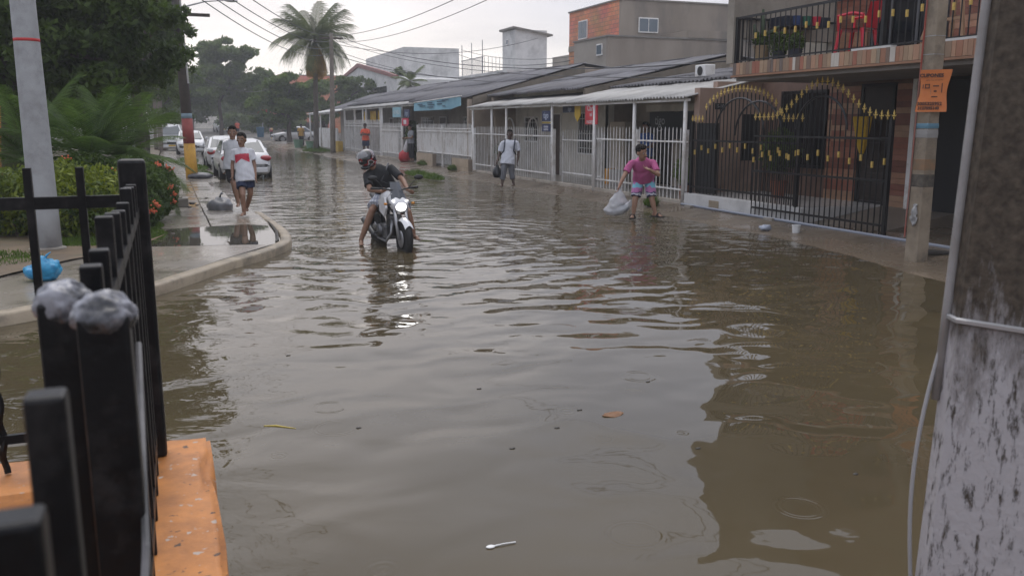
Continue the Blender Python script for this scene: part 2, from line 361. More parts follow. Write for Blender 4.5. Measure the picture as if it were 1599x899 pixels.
WALK = mat('pavement slab', (.30,.265,.22), (.20,.172,.14), .06, 1.0, .0008, 14, r2=.38, c3=(.11,.095,.078), s3=.9, rnd=.10)
pave = thing('corner_pavement', (0, 12, .07), 'wet concrete slab pavement along the kerb at the corner', None); pave['kind'] = 'structure'
if 'category' in pave: del pave['category']
outline = [(p.x, p.y) for p in inner]
def slab(poly, top):
    m = MB()
    def tz(x, y): k = max(0, min(1, (y-15.5)/5)); return top - k*.045*(x+.42)/2.0
    b_ = [(p[0], p[1], -.06) for p in poly]; t_ = [(p[0], p[1], tz(*p[:2])) for p in poly]
    n = len(poly); m.add(b_+t_, [tuple(range(n, 2*n))]+[(i, (i+1) % n, n+(i+1) % n, n+i) for i in range(n)])
    return m.build('slab', WALK, pave, bevel=.006)
# apron by the corner (kerb side), follows the kerb
corner = [q for q in outline if q[1] < 13.15 and q[0] > -3.2]
f0 = G(215, 388, .12); ap = corner + [(1.40, 13.02), (-.42, 13.42), (-3.2, 13.42)]
slab(ap, .117)
row = [13.46, 15.98, 18.1, 20.3, 22.6, 25.0, 27.5, 30.0, 33, 36, 39.5, 43, 47, 51, 56, 61, 66]
for i in range(len(row)-1):
    y0, y1 = row[i]+.012, row[i+1]-.012; xr = 1.60; dz = random.uniform(-.006, .006)
    top = .092 if i == 0 else .108 + dz - .068*max(0, min(1, (y0-15.5)/5))
    if i == 0: slab([(-.42, y0), (1.38, 13.06), (1.53, 13.6), (1.575, 14.5), (1.59, y1), (-.42, y1)], top)
    else:
        slab([(.62, y0), (xr, y0), (xr, y1), (.62, y1)], top); slab([(-.42, y0), (.60, y0), (.60, y1), (-.42, y1)], top - random.uniform(0, .004))
pd = MB(); pa = [(-.40, 13.49), (.5, 13.34), (1.375, 13.10), (1.50, 13.6), (1.55, 14.5), (1.54, 15.6), (1.2, 15.95), (.5, 15.85), (-.05, 15.7), (-.30, 14.9)]
pd.add([(x, y, .1035) for x, y in pa], [tuple(range(len(pa)))])
PUD = mat('puddle water', (.07,.062,.05), None, .015, bump=.0006, bscale=3); PUD.node_tree.nodes['Principled BSDF'].inputs['IOR'].default_value = 1.4
tag(pd.build('puddle', PUD, fix=True), 'shallow mirror puddle lying on the corner pavement', kind='structure')
pk_ = MB()   # thin broken strip at the pavement edge
pk_.tube([(1.62,16.3,.10), (1.60,15.6,.115), (1.57,14.6,.115), (1.46,13.5,.118), (1.41,13.25,.125)], [.012,.02,.028,.03,.012], 6)
tag(pk_.build('edging_strip', mat('old black edging', (.03,.026,.02), (.06,.05,.04), .7, 12)), 'dark broken edging strip between puddle and kerb', 'edging')
# yard
def yd(u, v):
    x = -40 + u*39.56; s = 9.6 + v*82
    x0 = -.44; kx = np.interp(s, [9, 10.2, 12, 13.4], [-3.4, -2.4, -1.5, -.46]); x = -40 + u*(kx+40)
    return (x, s, .125 + .05*noise.noise(Vector((x*.7, s*.7, 0))) + .06*min(1, max(0, (-1-x)/2)))
tag(MB().grid(yd, 70, 90).build('yard', mat('yard soil', (.15,.105,.062), (.09,.065,.04), .7, 2.5, .012, 12, c3=(.05,.07,.025), s3=.9), smooth=True), 'bare brown soil of the planted yard beside the pavement', kind='structure')
# ================================================================== text on signs
def words(txt, size, parent, origin, xdir, zdir, mt, name='lettering', align='CENTER', bold=0.):
    cu = bpy.data.curves.new('t', 'FONT'); cu.body = txt; cu.size = size; cu.align_x = align; cu.align_y = 'CENTER'; cu.resolution_u = 2; cu.offset = bold
    ob = bpy.data.objects.new('t', cu); COL.objects.link(ob); bpy.context.view_layer.update()
    me = bpy.data.meshes.new_from_object(ob.evaluated_get(bpy.context.evaluated_depsgraph_get()))
    bpy.data.objects.remove(ob); bpy.data.curves.remove(cu)
    x, z = Vector(xdir).normalized(), Vector(zdir).normalized()
    m = Matrix((( x.x, z.x, 0, origin[0]), (x.y, z.y, 0, origin[1]), (x.z, z.z, 0, origin[2]), (0,0,0,1)))
    y = x.cross(z); m.col[2] = (*y, 0)
    me.transform(MW[parent].inverted() @ m); me.materials.clear(); me.materials.append(mt); me.name = name
    o = bpy.data.objects.new(name, me); COL.objects.link(o); o.parent = parent; MW[o] = MW[parent]; return o
def flat(n, c, r=.6): return mat(n, c, tuple(v*.82 for v in c), r, 5)
SIDE = (0, -1, 0)     # reading direction of signs that face the street (towards -X)
# ================================================================== corrugated sheets
def corr_sheet(width, length, wave=.09, amp=.014, nseg=None):
    n = int(width/wave*6); m = MB()
    def f(u, v): return (v*length, u*width, amp*math.sin(u*width/wave*2*math.pi))
    m.grid(f, n, 1); k = len(m.v); 
    m.v += [(x, y, z-.006) for x, y, z in m.v[:k]]; m.f += [tuple(i+k for i in reversed(f_)) for f_ in list(m.f)]
    # close the front and back edges
    w_ = n+1
    m.f += [(i+1, i, i+k, i+1+k) for i in range(n)] + [(n+1+i, n+2+i, n+2+i+k, n+1+i+k) for i in range(n)]
    return m
def roof_of_sheets(parent, name, p0, z0, p1, z1, s0, s1, mt, sw=.92, wave=.11, amp=.016, rows=1, jit=.012):
    """sheets side by side along s, sloping from (p0,z0) up to (p1,z1)"""
    L_ = math.hypot(p1-p0, z1-z0)/rows; ang = math.atan2(z1-z0, p1-p0); n = max(1, round((s1-s0)/sw)); w_ = (s1-s0)/n
    me = corr_sheet(w_+.06, L_+.12, wave, amp).mesh(name, mt, smooth=True)
    for r in range(rows):
        for i in range(n):
            o = piece(name, me, (p0+math.cos(ang)*L_*r, s0+i*w_, z0+math.sin(ang)*L_*r+.012*(i % 2)+.02*r+random.uniform(0, jit)), parent, (0, -ang+random.uniform(-.006,.006), random.uniform(-.006,.006)))
    return n
# ================================================================== picket fence (white)
def picket_fence(s0, s1, p, z0, ztop, label, step=.145, pr=.0105, rails=(.28, 1.32), post=.035, mt=None, tip=True, posts=None, name='picket_fence', over=.0, group='white picket fences along the pavement', panels=()):
    mt = mt or WHITE
    t = thing(name, (p, (s0+s1)/2, z0), label, 'fence', group)
    n = max(2, round((s1-s0)/step)); h = ztop-z0
    b = MB(); b.tube([(0,0,0), (0,0,h-.05)], pr, 6); b.tube([(0,0,h-.05), (0,0,h)], [pr, .002 if tip else pr], 6); me = b.mesh('picket', mt, smooth=False)
    for i in range(1, n): piece('picket', me, (p + random.uniform(-.003,.003), s0+(s1-s0)*i/n, z0 + .06 + random.uniform(-.006,.006)), t, (random.uniform(-.006,.006), 0, 0))
    for r in rails:
        m = MB(); m.box(p-.034, p-.010, s0, s1, z0+r-.018, z0+r+.018); m.build('rail', mt, t)
    for sp in (posts or (s0, s1)):
        m = MB(); m.box(p-post, p+post, sp-post, sp+post, z0-.05, z0+h+over); m.build('post', mt, t, bevel=.005)
    for (a, b2, za, zb) in panels:
        m = MB(); m.box(p+.012, p+.022, a, b2, z0+za, z0+zb); m.build('panel', mt, t)
    return t
FP = 10.5
def plinth(s0, s1, z1, label, mt, name='plinth', d=.16):
    m = MB(); m.box(FP-d/2, FP+d/2, s0, s1, -.02, z1); return tag(m.build(name, mt, bevel=.01), label, 'plinth')
PLC = mat('painted plinth', (.42,.37,.31), (.32,.28,.23), .6, 3, .003, 30, c3=(.20,.17,.13), s3=1.5)
fA = picket_fence(16.32, 20.75, FP, .14, 1.72, 'white picket fence behind the man in the pink shirt', posts=(16.40, 18.55, 20.75), step=.165, pr=.013, panels=())
fA2 = picket_fence(20.85, 23.35, FP+.25, .14, 1.62, 'slim white grille set back beside the red hanging sign', step=.16, pr=.007, rails=(.32, 1.25), post=.02, tip=False)
fB = picket_fence(23.45, 30.55, FP, .14, 1.70, 'tall white picket fence behind the man with the backpack', step=.155, pr=.011, rails=(.26, 1.35), post=.045, posts=(23.45, 30.55))
fC = picket_fence(30.8, 38.4, FP, .16, 1.80, 'white picket fence on tan tiled blocks, next to the weeds', step=.15, pr=.013, rails=(.5, 1.38, 1.5), post=.035, posts=(30.8, 34.6, 38.4), panels=((30.85, 34.55, .48, 1.50), (34.65, 38.35, .48, 1.50)))
fD = picket_fence(41.3, 45.4, FP, .16, 1.84, 'white picket gate leaf under the small light blue sign', step=.14, pr=.013, rails=(.25, 1.35, 1.55), post=.035, panels=((42.0, 45.35, .26, 1.5),))
fE = picket_fence(45.6, 55.6, FP, .16, 2.0, 'white lattice grille behind the man in the orange shirt', step=.25, pr=.02, rails=(.2, 1.55, 1.7), post=.05, tip=False, posts=(45.6, 49.2, 52.4, 55.6), over=.75)
fF = picket_fence(58.3, 66, FP, .16, 1.5, 'low white board fence beyond the slim roadside pole', step=.13, pr=.05, rails=(.3, 1.2), post=.05, tip=False)
for a_, b_, z_, lb in [(16.3, 23.4, .20, 'low tan sill under the white fence by the pink shirted man'), (23.4, 30.6, .19, 'low tan sill under the tall white fence'), (41.0, 55.7, .2, 'low grey sill under the far white grilles')]:
    plinth(a_, b_, z_, lb, PLC, 'fence_sill')
TT = mat('tan tile', (.46,.36,.26), (.38,.29,.2), .4, 6, rnd=.07)
for k, (a_, b_, z_) in enumerate([(30.7, 32.7, .55), (35.4, 37.9, .60)]):
    t = thing('tiled_block', (FP-.14, (a_+b_)/2, 0), ['tan tiled block under the white fence, beside its small weed tuft', 'tan tiled block under the white fence, beside the bushy weeds'][k], 'plinth', 'tiled blocks under the fence')
    m = MB(); m.box(FP-.20, FP-.04, a_, b_, -.05, z_); m.build('core', mat('grout', (.25,.2,.15)), t)
    nn = 8; tw = (b_-a_)/nn; me = MB().box(-.006, .006, 0, tw-.012, 0, .29).mesh('tile', TT)
    for j in range(2):
        for i in range(nn): piece('tile', me, (FP-.206, a_+i*tw+.006, z_-.30-j*.30), t)
# ================================================================== houses on the right, one by one
def wallmat(n, c): return mat(n, c, tuple(v*.82 for v in c), .75, 1.2, .004, 18, c3=tuple(v*.6 for v in c), s3=.7)
BEIGE = wallmat('beige wall', (.60,.52,.42)); CREAM = wallmat('cream wall', (.70,.66,.58)); PINKW = wallmat('dusty pink wall', (.40,.28,.22)); GREYW = wallmat('grey plaster', (.34,.32,.29)); WHITEW = wallmat('white wall', (.62,.61,.59)); BROWNW = wallmat('brown wall', (.40,.32,.25)); TANW = wallmat('tan plaster', (.36,.32,.265))
WOOD = mat('brown door wood', (.075,.042,.026), (.05,.028,.018), .5, 8, stretch=(6,6,.6))
def house(name, label, s0, s1, pw, wm, eave, ridge, rise, gable=True, back=22, group='single storey row houses'):
    t = thing(name, (pw, (s0+s1)/2, 0), label, 'house', group)
    m = MB(); m.box(pw, pw+.18, s0, s1, 0, eave[1]+.12); m.build('front_wall', wm, t)
    for s_ in (s0+.02, s1-.2):   # side walls follow the roof slope
        m = MB(); m.prism([(pw, s_, 0), (back, s_, 0), (back, s_, ridge[1]-.5), (ridge[0], s_, ridge[1]-.08), (eave[0]+.25, s_, eave[1]-.02), (pw, s_, eave[1]-.05)], (0, .18, 0)); m.build('side_wall', BROWNW, t)
    m = MB(); m.box(pw+.2, back, s0+.2, s1-.2, .02, .14); m.build('floor', CONC, t); MB().box(10.6, pw-.02, s0+.1, s1-.1, .02, .155).build('porch_floor', mat('porch floor', (.42,.38,.33), (.34,.31,.27), .35, 2), t)  # porch floor kept pale to bounce light onto the front wall
    roof_of_sheets(t, 'roof_sheet', eave[0], eave[1], ridge[0], ridge[1], s0, s1, ZINC, .95, .175, .034, 2)
    roof_of_sheets(t, 'back_roof_sheet', ridge[0]-.05, ridge[1]+.05, back, ridge[1]-.7, s0, s1, ZINC, 2.0, .14, .02, 1)
    if gable:
        m = MB(); dz = .0
        m.prism([(eave[0]+.2, s0-.02, eave[1]-.30), (ridge[0]+.05, s0-.02, ridge[1]-.34), (ridge[0]+.05, s0-.02, ridge[1]-.03), (eave[0]+.2, s0-.02, eave[1]-.01)], (0, .14, 0)); m.build('gable_band', mat('raw render', (.20,.165,.125), (.13,.11,.085), .8, 2, .006, 14), t)
    return t
def opening(t, s0, s1, z0, z1, pw, kind='window', bars=0, fm=None, pm=None):
    fm = fm or WHITE
    f = MB(); d = .05
    f.box(pw-.03, pw+.03, s0, s1, z1-d, z1); f.box(pw-.03, pw+.03, s0, s0+d, z0, z1-d); f.box(pw-.03, pw+.03, s1-d, s1, z0, z1-d)
    if kind == 'window': f.box(pw-.05, pw+.03, s0+d, s1-d, z0, z0+d)
    o = f.build('window_frame' if kind == 'window' else 'door_frame', fm, t)
    MB().box(pw-.012, pw+.004, s0+d, s1-d, z0+(d if kind == 'window' else .02), z1-d).build('pane' if kind == 'window' else 'door', pm or DARK, o)
    if bars:
        me = MB().tube([(0,0,z0), (0,0,z1)], .009, 5).mesh('window_bar', fm)
        for i in range(1, bars): piece('window_bar', me, (pw-.05, s0+(s1-s0)*i/bars, 0), o)
        m = MB()
        for zz in (z0+.2, (z0+z1)/2, z1-.2): m.box(pw-.062, pw-.055, s0, s1, zz-.008, zz+.008)
        m.build('bar_rail', fm, o)
    return o
def awning(t, p0, z0, p1, z1, s0, s1, mt=ZINCL, posts=(), beam=True, pr=.045):
    roof_of_sheets(t, 'awning_sheet', p0, z0, p1, z1, s0, s1, mt, .85, .135, .028)
    if beam: MB().box(p0+.10, p0+.16, s0+.05, s1-.05, z0-.075, z0-.025).build('awning_beam', WHITE, t)
    for s_ in posts:
        m = MB(); m.tube([(p0+.13, s_, .1), (p0+.13, s_, z0+.0)], pr, 10); m.tube([(p0+.13, s_, z0-.0), (p0+.13, s_, z0+.05)], [pr*1.15, pr*1.05], 10); m.build('post', WHITE, t, smooth=True)
# --- house A: shop with the dark board
hA = house('row_house', 'beige shop house with dark signboard and pale awning, next to the balcony house', 16.55, 23.3, 13.0, BEIGE, (12.2, 2.88), (15.2, 3.35), 0)
awning(hA, 10.30, 2.40, 12.45, 2.86, 16.2, 23.1, posts=(16.38, 18.6, 20.7))
MB().box(11.2, 13.0, 16.36, 16.52, 0, 2.75).build('porch_wall', PINKW, hA)
opening(hA, 21.0, 22.1, .15, 2.2, 12.98, 'door', pm=DARK, fm=WOOD); opening(hA, 18.0, 20.6, .15, 2.25, 12.98, 'door', pm=DARK, fm=GREYW)
MB().box(12.2, 12.9, 22.3, 23.2, .1, 1.9).build('side_pier', BEIGE, hA)
MB().box(11.9, 11.94, 17.0, 20.6, 2.16, 2.33).build('awning_lintel', CREAM, hA)
MB().box(11.35, 11.39, 20.6, 21.6, .1, .62).build('low_partition', GREYW, hA)
# --- house B
hB = house('row_house', 'cream row house with blue and navy signs behind the tall white fence', 23.3, 31.1, 12.2, CREAM, (11.2, 2.86), (16.3, 3.92), 0)
awning(hB, 10.33, 2.42, 11.7, 2.72, 22.9, 30.9, posts=(23.5, 27.2, 28.6, 30.6), pr=.04)
opening(hB, 24.2, 25.3, .9, 2.2, 12.18, bars=6); opening(hB, 26.6, 27.5, .15, 2.2, 12.18, 'door', pm=WOOD); opening(hB, 28.5, 29.8, 1.2, 2.1, 12.18, bars=6)
MB().prism([(11.6, 30.75, 0), (13, 30.75, 0), (13, 30.75, 2.8), (11.3, 30.75, 2.8)], (0, .2, 0)).build('porch_wall', BROWNW, hB)
for s_ in (27.9, 30.1):   # arched white screens on the porch
    m = MB(); pts = [(11.7, s_-.45, .2), (11.7, s_-.45, 1.6)]+[(11.7, s_-.45*math.cos(a), 1.6+.45*math.sin(a)) for a in np.linspace(.2, 2.94, 9)]+[(11.7, s_+.45, 1.6), (11.7, s_+.45, .2)]
    m.tube(pts, .03, 6); m.build('arch_screen', WHITE, hB)
# --- house C with the blue banner
hC = house('row_house', 'brown row house carrying the light blue banner under its eave', 31.2, 39.6, 12.3, TANW, (10.45, 2.82), (15.2, 4.10), 0)
for i, (a_, b_) in enumerate([(32.2, 33.3), (35.9, 37.2)]): opening(hC, a_, b_, 1.0, 2.15, 12.28, bars=5)
opening(hC, 34.2, 35.3, .15, 2.2, 12.28, 'door', pm=WOOD)
MB().box(10.5, 13.0, 31.25, 31.40, 0, 2.75).build('porch_wall', BROWNW, hC)
# --- house D, E, F
hD = house('row_house', 'row house with yellow hangings above its white grilles', 39.7, 48.4, 13.0, TANW, (11.0, 2.95), (15.2, 4.10), 0)
awning(hD, 10.4, 2.72, 11.6, 3.02, 38.8, 56.0, posts=(41.2, 45.4, 50.2), pr=.045)
opening(hD, 42, 43.2, .15, 2.2, 12.98, 'door', pm=WOOD); opening(hD, 44.3, 46.6, 1., 2.2, 12.98, bars=7)
hE = house('row_house', 'grey row house behind the man in the orange shirt', 48.5, 57.2, 13.0, GREYW, (11.0, 2.98), (15.0, 4.1), 0)
opening(hE, 50, 51.6, 1., 2.2, 12.98, bars=5); opening(hE, 53, 54, .15, 2.2, 12.98, 'door', pm=WOOD)
hF = house('row_house', 'last row house with a white canopy, behind the palm trunk', 57.3, 68.5, 12.6, GREYW, (11.2, 2.75), (15.0, 4.0), 0)
awning(hF, 9.9, 2.55, 11.6, 2.85, 57.6, 67.5, mat('white canopy', (.6,.6,.58), (.5,.5,.48), .5), posts=(58.2, 62, 66.8), pr=.05)
for i, (a_, b_) in enumerate([(59, 61), (63, 65)]): opening(hF, a_, b_, .9, 2.1, 12.58, bars=5)
MB().box(10.1, 10.4, 56.0, 57.2, .1, .75).build('yellow_low_wall', flat('yellow paint', (.55,.36,.06)), hF)
YEL = flat('yellow cloth', (.60,.38,.05), .8)
for i, (a_, w_) in enumerate([(51.2, .9), (48.6, 1.3), (46.9, 1.0)]):
    m = MB(); m.grid(lambda u, v: (10.9+.03*math.sin(u*9+i), a_+u*w_, 2.55-v*(.55+.05*math.sin(u*7))), 10, 4); o = m.build('hanging_cloth', YEL); tag(o, ['yellow cloth hung under the awning, beside the orange shirted man', 'wide yellow cloth hung under the awning near the picket gate', 'yellow cloth hung above the white picket gate'][i], 'cloth', 'yellow cloths under the awning')
# --- signs
def board(name, label, s0, s1, z0, z1, p, c, lines, cat='sign', tc_=(.75,.75,.75), thick=.03, sizes=None, rough=.5):
    t = thing(name, (p, (s0+s1)/2, z0), label, cat)
    MB().box(p, p+thick, s0, s1, z0, z1).build('panel', flat('sign '+label[:18], c, rough), t, bevel=.004)
    for i, (tx, zf, sz) in enumerate(lines): words(tx, sz, t, (p-.004, (s0+s1)/2, z0+(z1-z0)*zf), SIDE, (0,0,1), flat('ink '+label[:14], tc_), bold=.004)
    return t
board('shop_signboard', 'black shop board lettered tigo above the counter', 17.6, 21.1, 1.45, 2.16, 12.3, (.012,.016,.022), [], tc_=(.6,.6,.6))
tg = [o for o in bpy.data.objects if o.name.startswith('shop_signboard')][0]
words('tigo', .34, tg, (12.296, 20.55, 1.93), SIDE, (0,0,1), flat('ink grey', (.42,.43,.44)), bold=.004)
m = MB(); m.tube([(12.295, 20.55-.16*math.cos(a), 1.73-.07*math.sin(a)) for a in np.linspace(.3, 2.84, 9)], .012, 5); m.build('smile_mark', flat('ink grey', (.42,.43,.44)), tg)
board('hanging_sign', 'red hanging sign with white lettering beside the awning post', 20.55, 21.25, 1.83, 2.36, 10.42, (.62,.035,.05), [('Claro', .78, .2), ('tel', .48, .14), ('recargas', .14, .15)], tc_=(.75,.6,.6))
board('shop_sign', 'navy sign lettered tigo fixed above the tall white fence', 23.55, 24.15, 1.92, 2.22, 10.42, (.015,.025,.09), [('tigo', .55, .24)], tc_=(.5,.55,.65))
board('shop_sign', 'small navy placard below the navy lettered sign', 23.5, 24.1, 1.62, 1.84, 10.40, (.02,.03,.10), [('minutos', .66, .1), ('recargas', .3, .1)], tc_=(.55,.55,.6))
board('shop_sign', 'yellow strip between the two navy signs', 23.53, 24.13, 1.86, 1.90, 10.415, (.45,.33,.05), [])
board('shop_sign', 'long navy sign under the awning beside the yellow arrow', 22.45, 23.4, 2.16, 2.36, 10.75, (.02,.03,.085), [('tigo', .5, .16)], tc_=(.45,.5,.6))
t = thing('arrow_sign', (10.55, 22.0, 1.9), 'yellow arrow shaped sign pointing down under the awning', 'sign')
MB().prism([(10.55, 22.18, 2.36), (10.55, 22.18, 2.06), (10.55, 22.0, 1.90), (10.55, 21.82, 2.06), (10.55, 21.82, 2.36)], (.02, 0, 0)).build('panel', flat('arrow yellow', (.62,.40,.03)), t)
board('menu_board', 'pale notice on the dark doorway behind the white fence', 20.15, 20.5, 1.55, 2.0, 12.6, (.4,.38,.36), [])
ban = thing('banner', (10.36, 34.9, 2.3), 'light blue fabric banner with dark lines of print under the eave', 'banner')
def bf(u, v):
    s_ = 31.7+u*6.7; zt = 2.86-.10*u; zb = np.interp(u, [0, .12, .2, 1], [2.52, 2.46, 2.40, 2.40]); return (10.37+.03*math.sin(u*11)*v, s_, zt+(zb-zt)*v)
MB().grid(bf, 30, 4).build('fabric', mat('banner blue', (.25,.47,.56), (.20,.40,.50), .7, 2), ban)
MB().tube([(10.36, 31.6, 2.87), (10.36, 38.4, 2.77)], .02, 6).build('batten', WHITE, ban)
for (s_, z_, wd) in [(37.3, 2.66, .8), (36.9, 2.59, .9), (35.8, 2.70, .8), (35.6, 2.62, 1.0), (35.7, 2.53, .9), (34.2, 2.73, 1.1), (34.4, 2.63, .7), (33.6, 2.77, .9), (33.8, 2.54, .35)]:
    MB().box(10.325, 10.33, s_-wd/2, s_+wd/2, z_-.022, z_+.022).build('print_line', flat('banner ink', (.04,.10,.16)), ban)
board('shop_sign', 'small light blue sign above the white picket gate', 41.0, 42.6, 2.15, 2.62, 10.4, (.28,.52,.6), [('HAY HIELO', .5, .26)], tc_=(.7,.75,.75))
board('shop_sign', 'small navy sign beside the red square sign', 39.6, 40.6, 2.15, 2.5, 10.45, (.02,.03,.1), [('tigo', .5, .3)], tc_=(.4,.5,.6))
rs_ = board('shop_sign', 'red square sign with a white patch above the dark gateway', 39.7, 40.9, 1.75, 2.1, 10.42, (.6,.02,.07), [])
MB().box(10.412, 10.416, 40.05, 40.55, 1.83, 2.02).build('white_patch', flat('patch white', (.7,.68,.68)), rs_)
# dark gateway bush and AC units
ac = thing('air_conditioner', (13.0, 19.9, 2.95), 'white air conditioner box on the roof side wall', 'air conditioner')
MB().box(13.1, 13.4, 19.7, 20.2, 3.05, 3.36).build('case', WHITE, ac, bevel=.02); MB().lathe([(0,0),(.12,0),(.12,.01),(0,.01)], (13.085, 19.95, 3.2), 14, 'x').build('fan_grille', BLACK, ac)
m = MB(); [m.box(13.15, 13.35, s_, s_+.04, 2.9, 3.05) for s_ in (19.75, 20.1)]; m.build('bracket', STEEL, ac)
# ================================================================== taller buildings behind
def block(name, label, p0, p1, s0, s1, z1, wm, sm=None, cat='building', z0=0, cap=.06):
    t = thing(name, ((p0+p1)/2, (s0+s1)/2, 0), label, cat)
    MB().box(p0, p1, s0+.2, s1, z0, z1).build('wall', wm, t)
    MB().box(p0+.003, p1, s0, s0+.2, z0, z1).build('side_wall', sm or wm, t)
    MB().box(p0-cap, p1+cap, s0-cap, s1+cap, z1, z1+.08).build('parapet_cap', mat('cap cement', (.22,.20,.18), (.16,.15,.13), .8), t)
    return t
def brickmat(name, ca, cb, mortar, bw, bh, axes='YZ'):
    m = bpy.data.materials.new(name); m.use_nodes = True; t = m.node_tree; b = t.nodes['Principled BSDF']; tcn = N(t, 'ShaderNodeTexCoord')
    sp = N(t, 'ShaderNodeSeparateXYZ'); cb_ = N(t, 'ShaderNodeCombineXYZ'); L(t, tcn.outputs['Object'], sp.inputs[0]); L(t, sp.outputs[axes[0]], cb_.inputs[0]); L(t, sp.outputs[axes[1]], cb_.inputs[1])
    br = N(t, 'ShaderNodeTexBrick'); br.inputs['Scale'].default_value = 1; br.inputs['Brick Width'].default_value = bw; br.inputs['Row Height'].default_value = bh; br.inputs['Mortar Size'].default_value = .012
    br.inputs['Color1'].default_value = (*ca, 1); br.inputs['Color2'].default_value = (*cb, 1); br.inputs['Mortar'].default_value = (*mortar, 1); L(t, cb_.outputs[0], br.inputs['Vector'])
    n = N(t, 'ShaderNodeTexNoise'); n.inputs['Scale'].default_value = .8; n.inputs['Detail'].default_value = 6; L(t, tcn.outputs['Object'], n.inputs['Vector'])
    mx = N(t, 'ShaderNodeMix', data_type='RGBA', blend_type='MULTIPLY'); mx.inputs[0].default_value = .7; L(t, br.outputs['Color'], mx.inputs[6]); L(t, n.outputs['Color'], mx.inputs[7])
    hs = N(t, 'ShaderNodeHueSaturation'); hs.inputs['Value'].default_value = 1.5; hs.inputs['Saturation'].default_value = .95; L(t, mx.outputs[2], hs.inputs['Color']); L(t, hs.outputs[0], b.inputs['Base Color']); b.inputs['Roughness'].default_value = .85
    bp = N(t, 'ShaderNodeBump'); bp.inputs['Distance'].default_value = .01; bp.invert = True; L(t, br.outputs['Fac'], bp.inputs['Height']); L(t, bp.outputs[0], b.inputs['Normal']); return m
CLAY = brickmat('clay block', (.66,.24,.12), (.52,.18,.09), (.26,.17,.12), .42, .21)
PLAS = mat('stained plaster', (.29,.245,.20), (.21,.175,.14), .85, .5, .005, 10, c3=(.14,.125,.11), s3=.35, stretch=(1,1,.35))
PLAS2 = mat('grey beige plaster', (.34,.305,.26), (.27,.24,.20), .85, .5, .005, 10, c3=(.19,.175,.155), s3=.3)
bk = block('brick_building', 'orange clay block building with grey plaster side, tallest behind the roofs', 22, 33.5, 40.9, 47.1, 8.05, CLAY, PLAS)
def bwin(t, plane, c, w_, h_, n=2, fm=WHITE):
    if plane[0] == 'p':
        p = plane[1]; f = MB(); f.box(p-.06, p+.02, c[0]-w_/2, c[0]+w_/2, c[1]-h_/2, c[1]+h_/2); o = f.build('window', fm, t)
        for i in range(n):
            a_ = c[0]-w_/2+.05+i*(w_-.05)/n; MB().box(p-.075, p-.063, a_, a_+(w_-.05)/n-.05, c[1]-h_/2+.06, c[1]+h_/2-.06).build('pane', mat('sky pane', (.10,.13,.16), None, .05), o)
    else:
        s = plane[1]; f = MB(); f.box(c[0]-w_/2, c[0]+w_/2, s-.06, s+.02, c[1]-h_/2, c[1]+h_/2); o = f.build('window', fm, t)
        for i in range(n):
            a_ = c[0]-w_/2+.05+i*(w_-.05)/n; MB().box(a_, a_+(w_-.05)/n-.05, s-.075, s-.063, c[1]-h_/2+.06, c[1]+h_/2-.06).build('pane', mat('sky pane', (.10,.13,.16), None, .05), o)
q = PP(911, 47, 22); bwin(bk, ('p', 22), (q.y, q.z), 1.1, 1.0, 2)
q = SS(1012, 40, 40.9); bwin(bk, ('s', 40.9), (q.x, q.z), 1.15, .75, 2)
MB().box(21.96, 22.0, 41.0, 47.1, 5.9, 6.2).build('concrete_band', mat('band cement', (.24,.2,.16)), bk)
gk = block('plaster_building', 'low grey plastered building in front of the clay block one', 20, 28, 38.4, 42.2, 5.95, PLAS2, PLAS)
q = PP(937, 78, 20); bwin(gk, ('p', 20), (q.y, q.z), .6, .55, 1)
MB().box(24.4, 30, 38.30, 41, 5.95+.085, 6.40).build('upper_parapet', PLAS, gk)
# white terrace house with the stair tower
wk = thing('white_building', (25, 62, 0), 'white terrace house with a tall stair tower and roof railing', 'building')
MB().box(24, 26.5, 60.6, 63.2, 0, 8.55).build('tower_wall', WHITEW, wk); MB().prism([(23.8, 60.4, 8.62), (26.9, 60.4, 8.15), (26.9, 60.4, 8.28), (23.8, 60.4, 8.75)], (0, 3.0, 0)).build('tower_roof', mat('cap cement', (.22,.20,.18)), wk)
MB().box(22.5, 34, 58, 68.6, 0, 5.35).build('wall', WHITEW, wk)
MB().box(22.3, 34.2, 57.8, 68.8, 5.35, 5.55).build('terrace_slab', WHITEW, wk)
MB().box(26.7, 34, 52, 60, 4.2, 6.6).build('rear_block', PLAS2, wk)
q = PP(793, 66, 24); bwin(wk, ('p', 24), (q.y, q.z), .5, .4, 1)
me = MB().tube([(0,0,0), (0,0,1.25)], .02, 5).mesh('rail_bar', STEEL)
for i in range(22): piece('rail_bar', me, (22.5, 63.4+i*.24, 5.55), wk)
for i in range(9): piece('rail_bar', me, (22.6+i*.3, 63.3, 5.55), wk)
MB().box(22.47, 22.53, 63.3, 68.6, 6.75, 6.81).build('rail', STEEL, wk)
for s_ in (63.5, 66, 68.4): MB().tube([(22.5, s_, 5.5), (22.5, s_, 8.0)], .035, 6).build('pole', STEEL, wk)
fb = thing('white_building', (22, 92, 0), 'far white house with a red brown gable trim behind the palm', 'building')
MB().prism([(20, 80, 0), (20, 106, 0), (20, 106, 7.0), (20, 97, 7.9), (20, 84, 6.4), (20, 80, 5.9)], (8, 0, 0)).build('wall', WHITEW, fb)
MB().prism([(19.85, 80, 5.9), (19.85, 84, 6.4), (19.85, 97, 7.9), (19.85, 106, 7.0), (19.85, 106, 7.35), (19.85, 97, 8.3), (19.85, 84, 6.75), (19.85, 80, 6.2)], (.3, 0, 0)).build('roof_trim', mat('red brown trim', (.20,.06,.05)), fb)
MB().box(21.5, 27, 83, 100, 6.2, 9.0).build('upper_wall', WHITEW, fb)
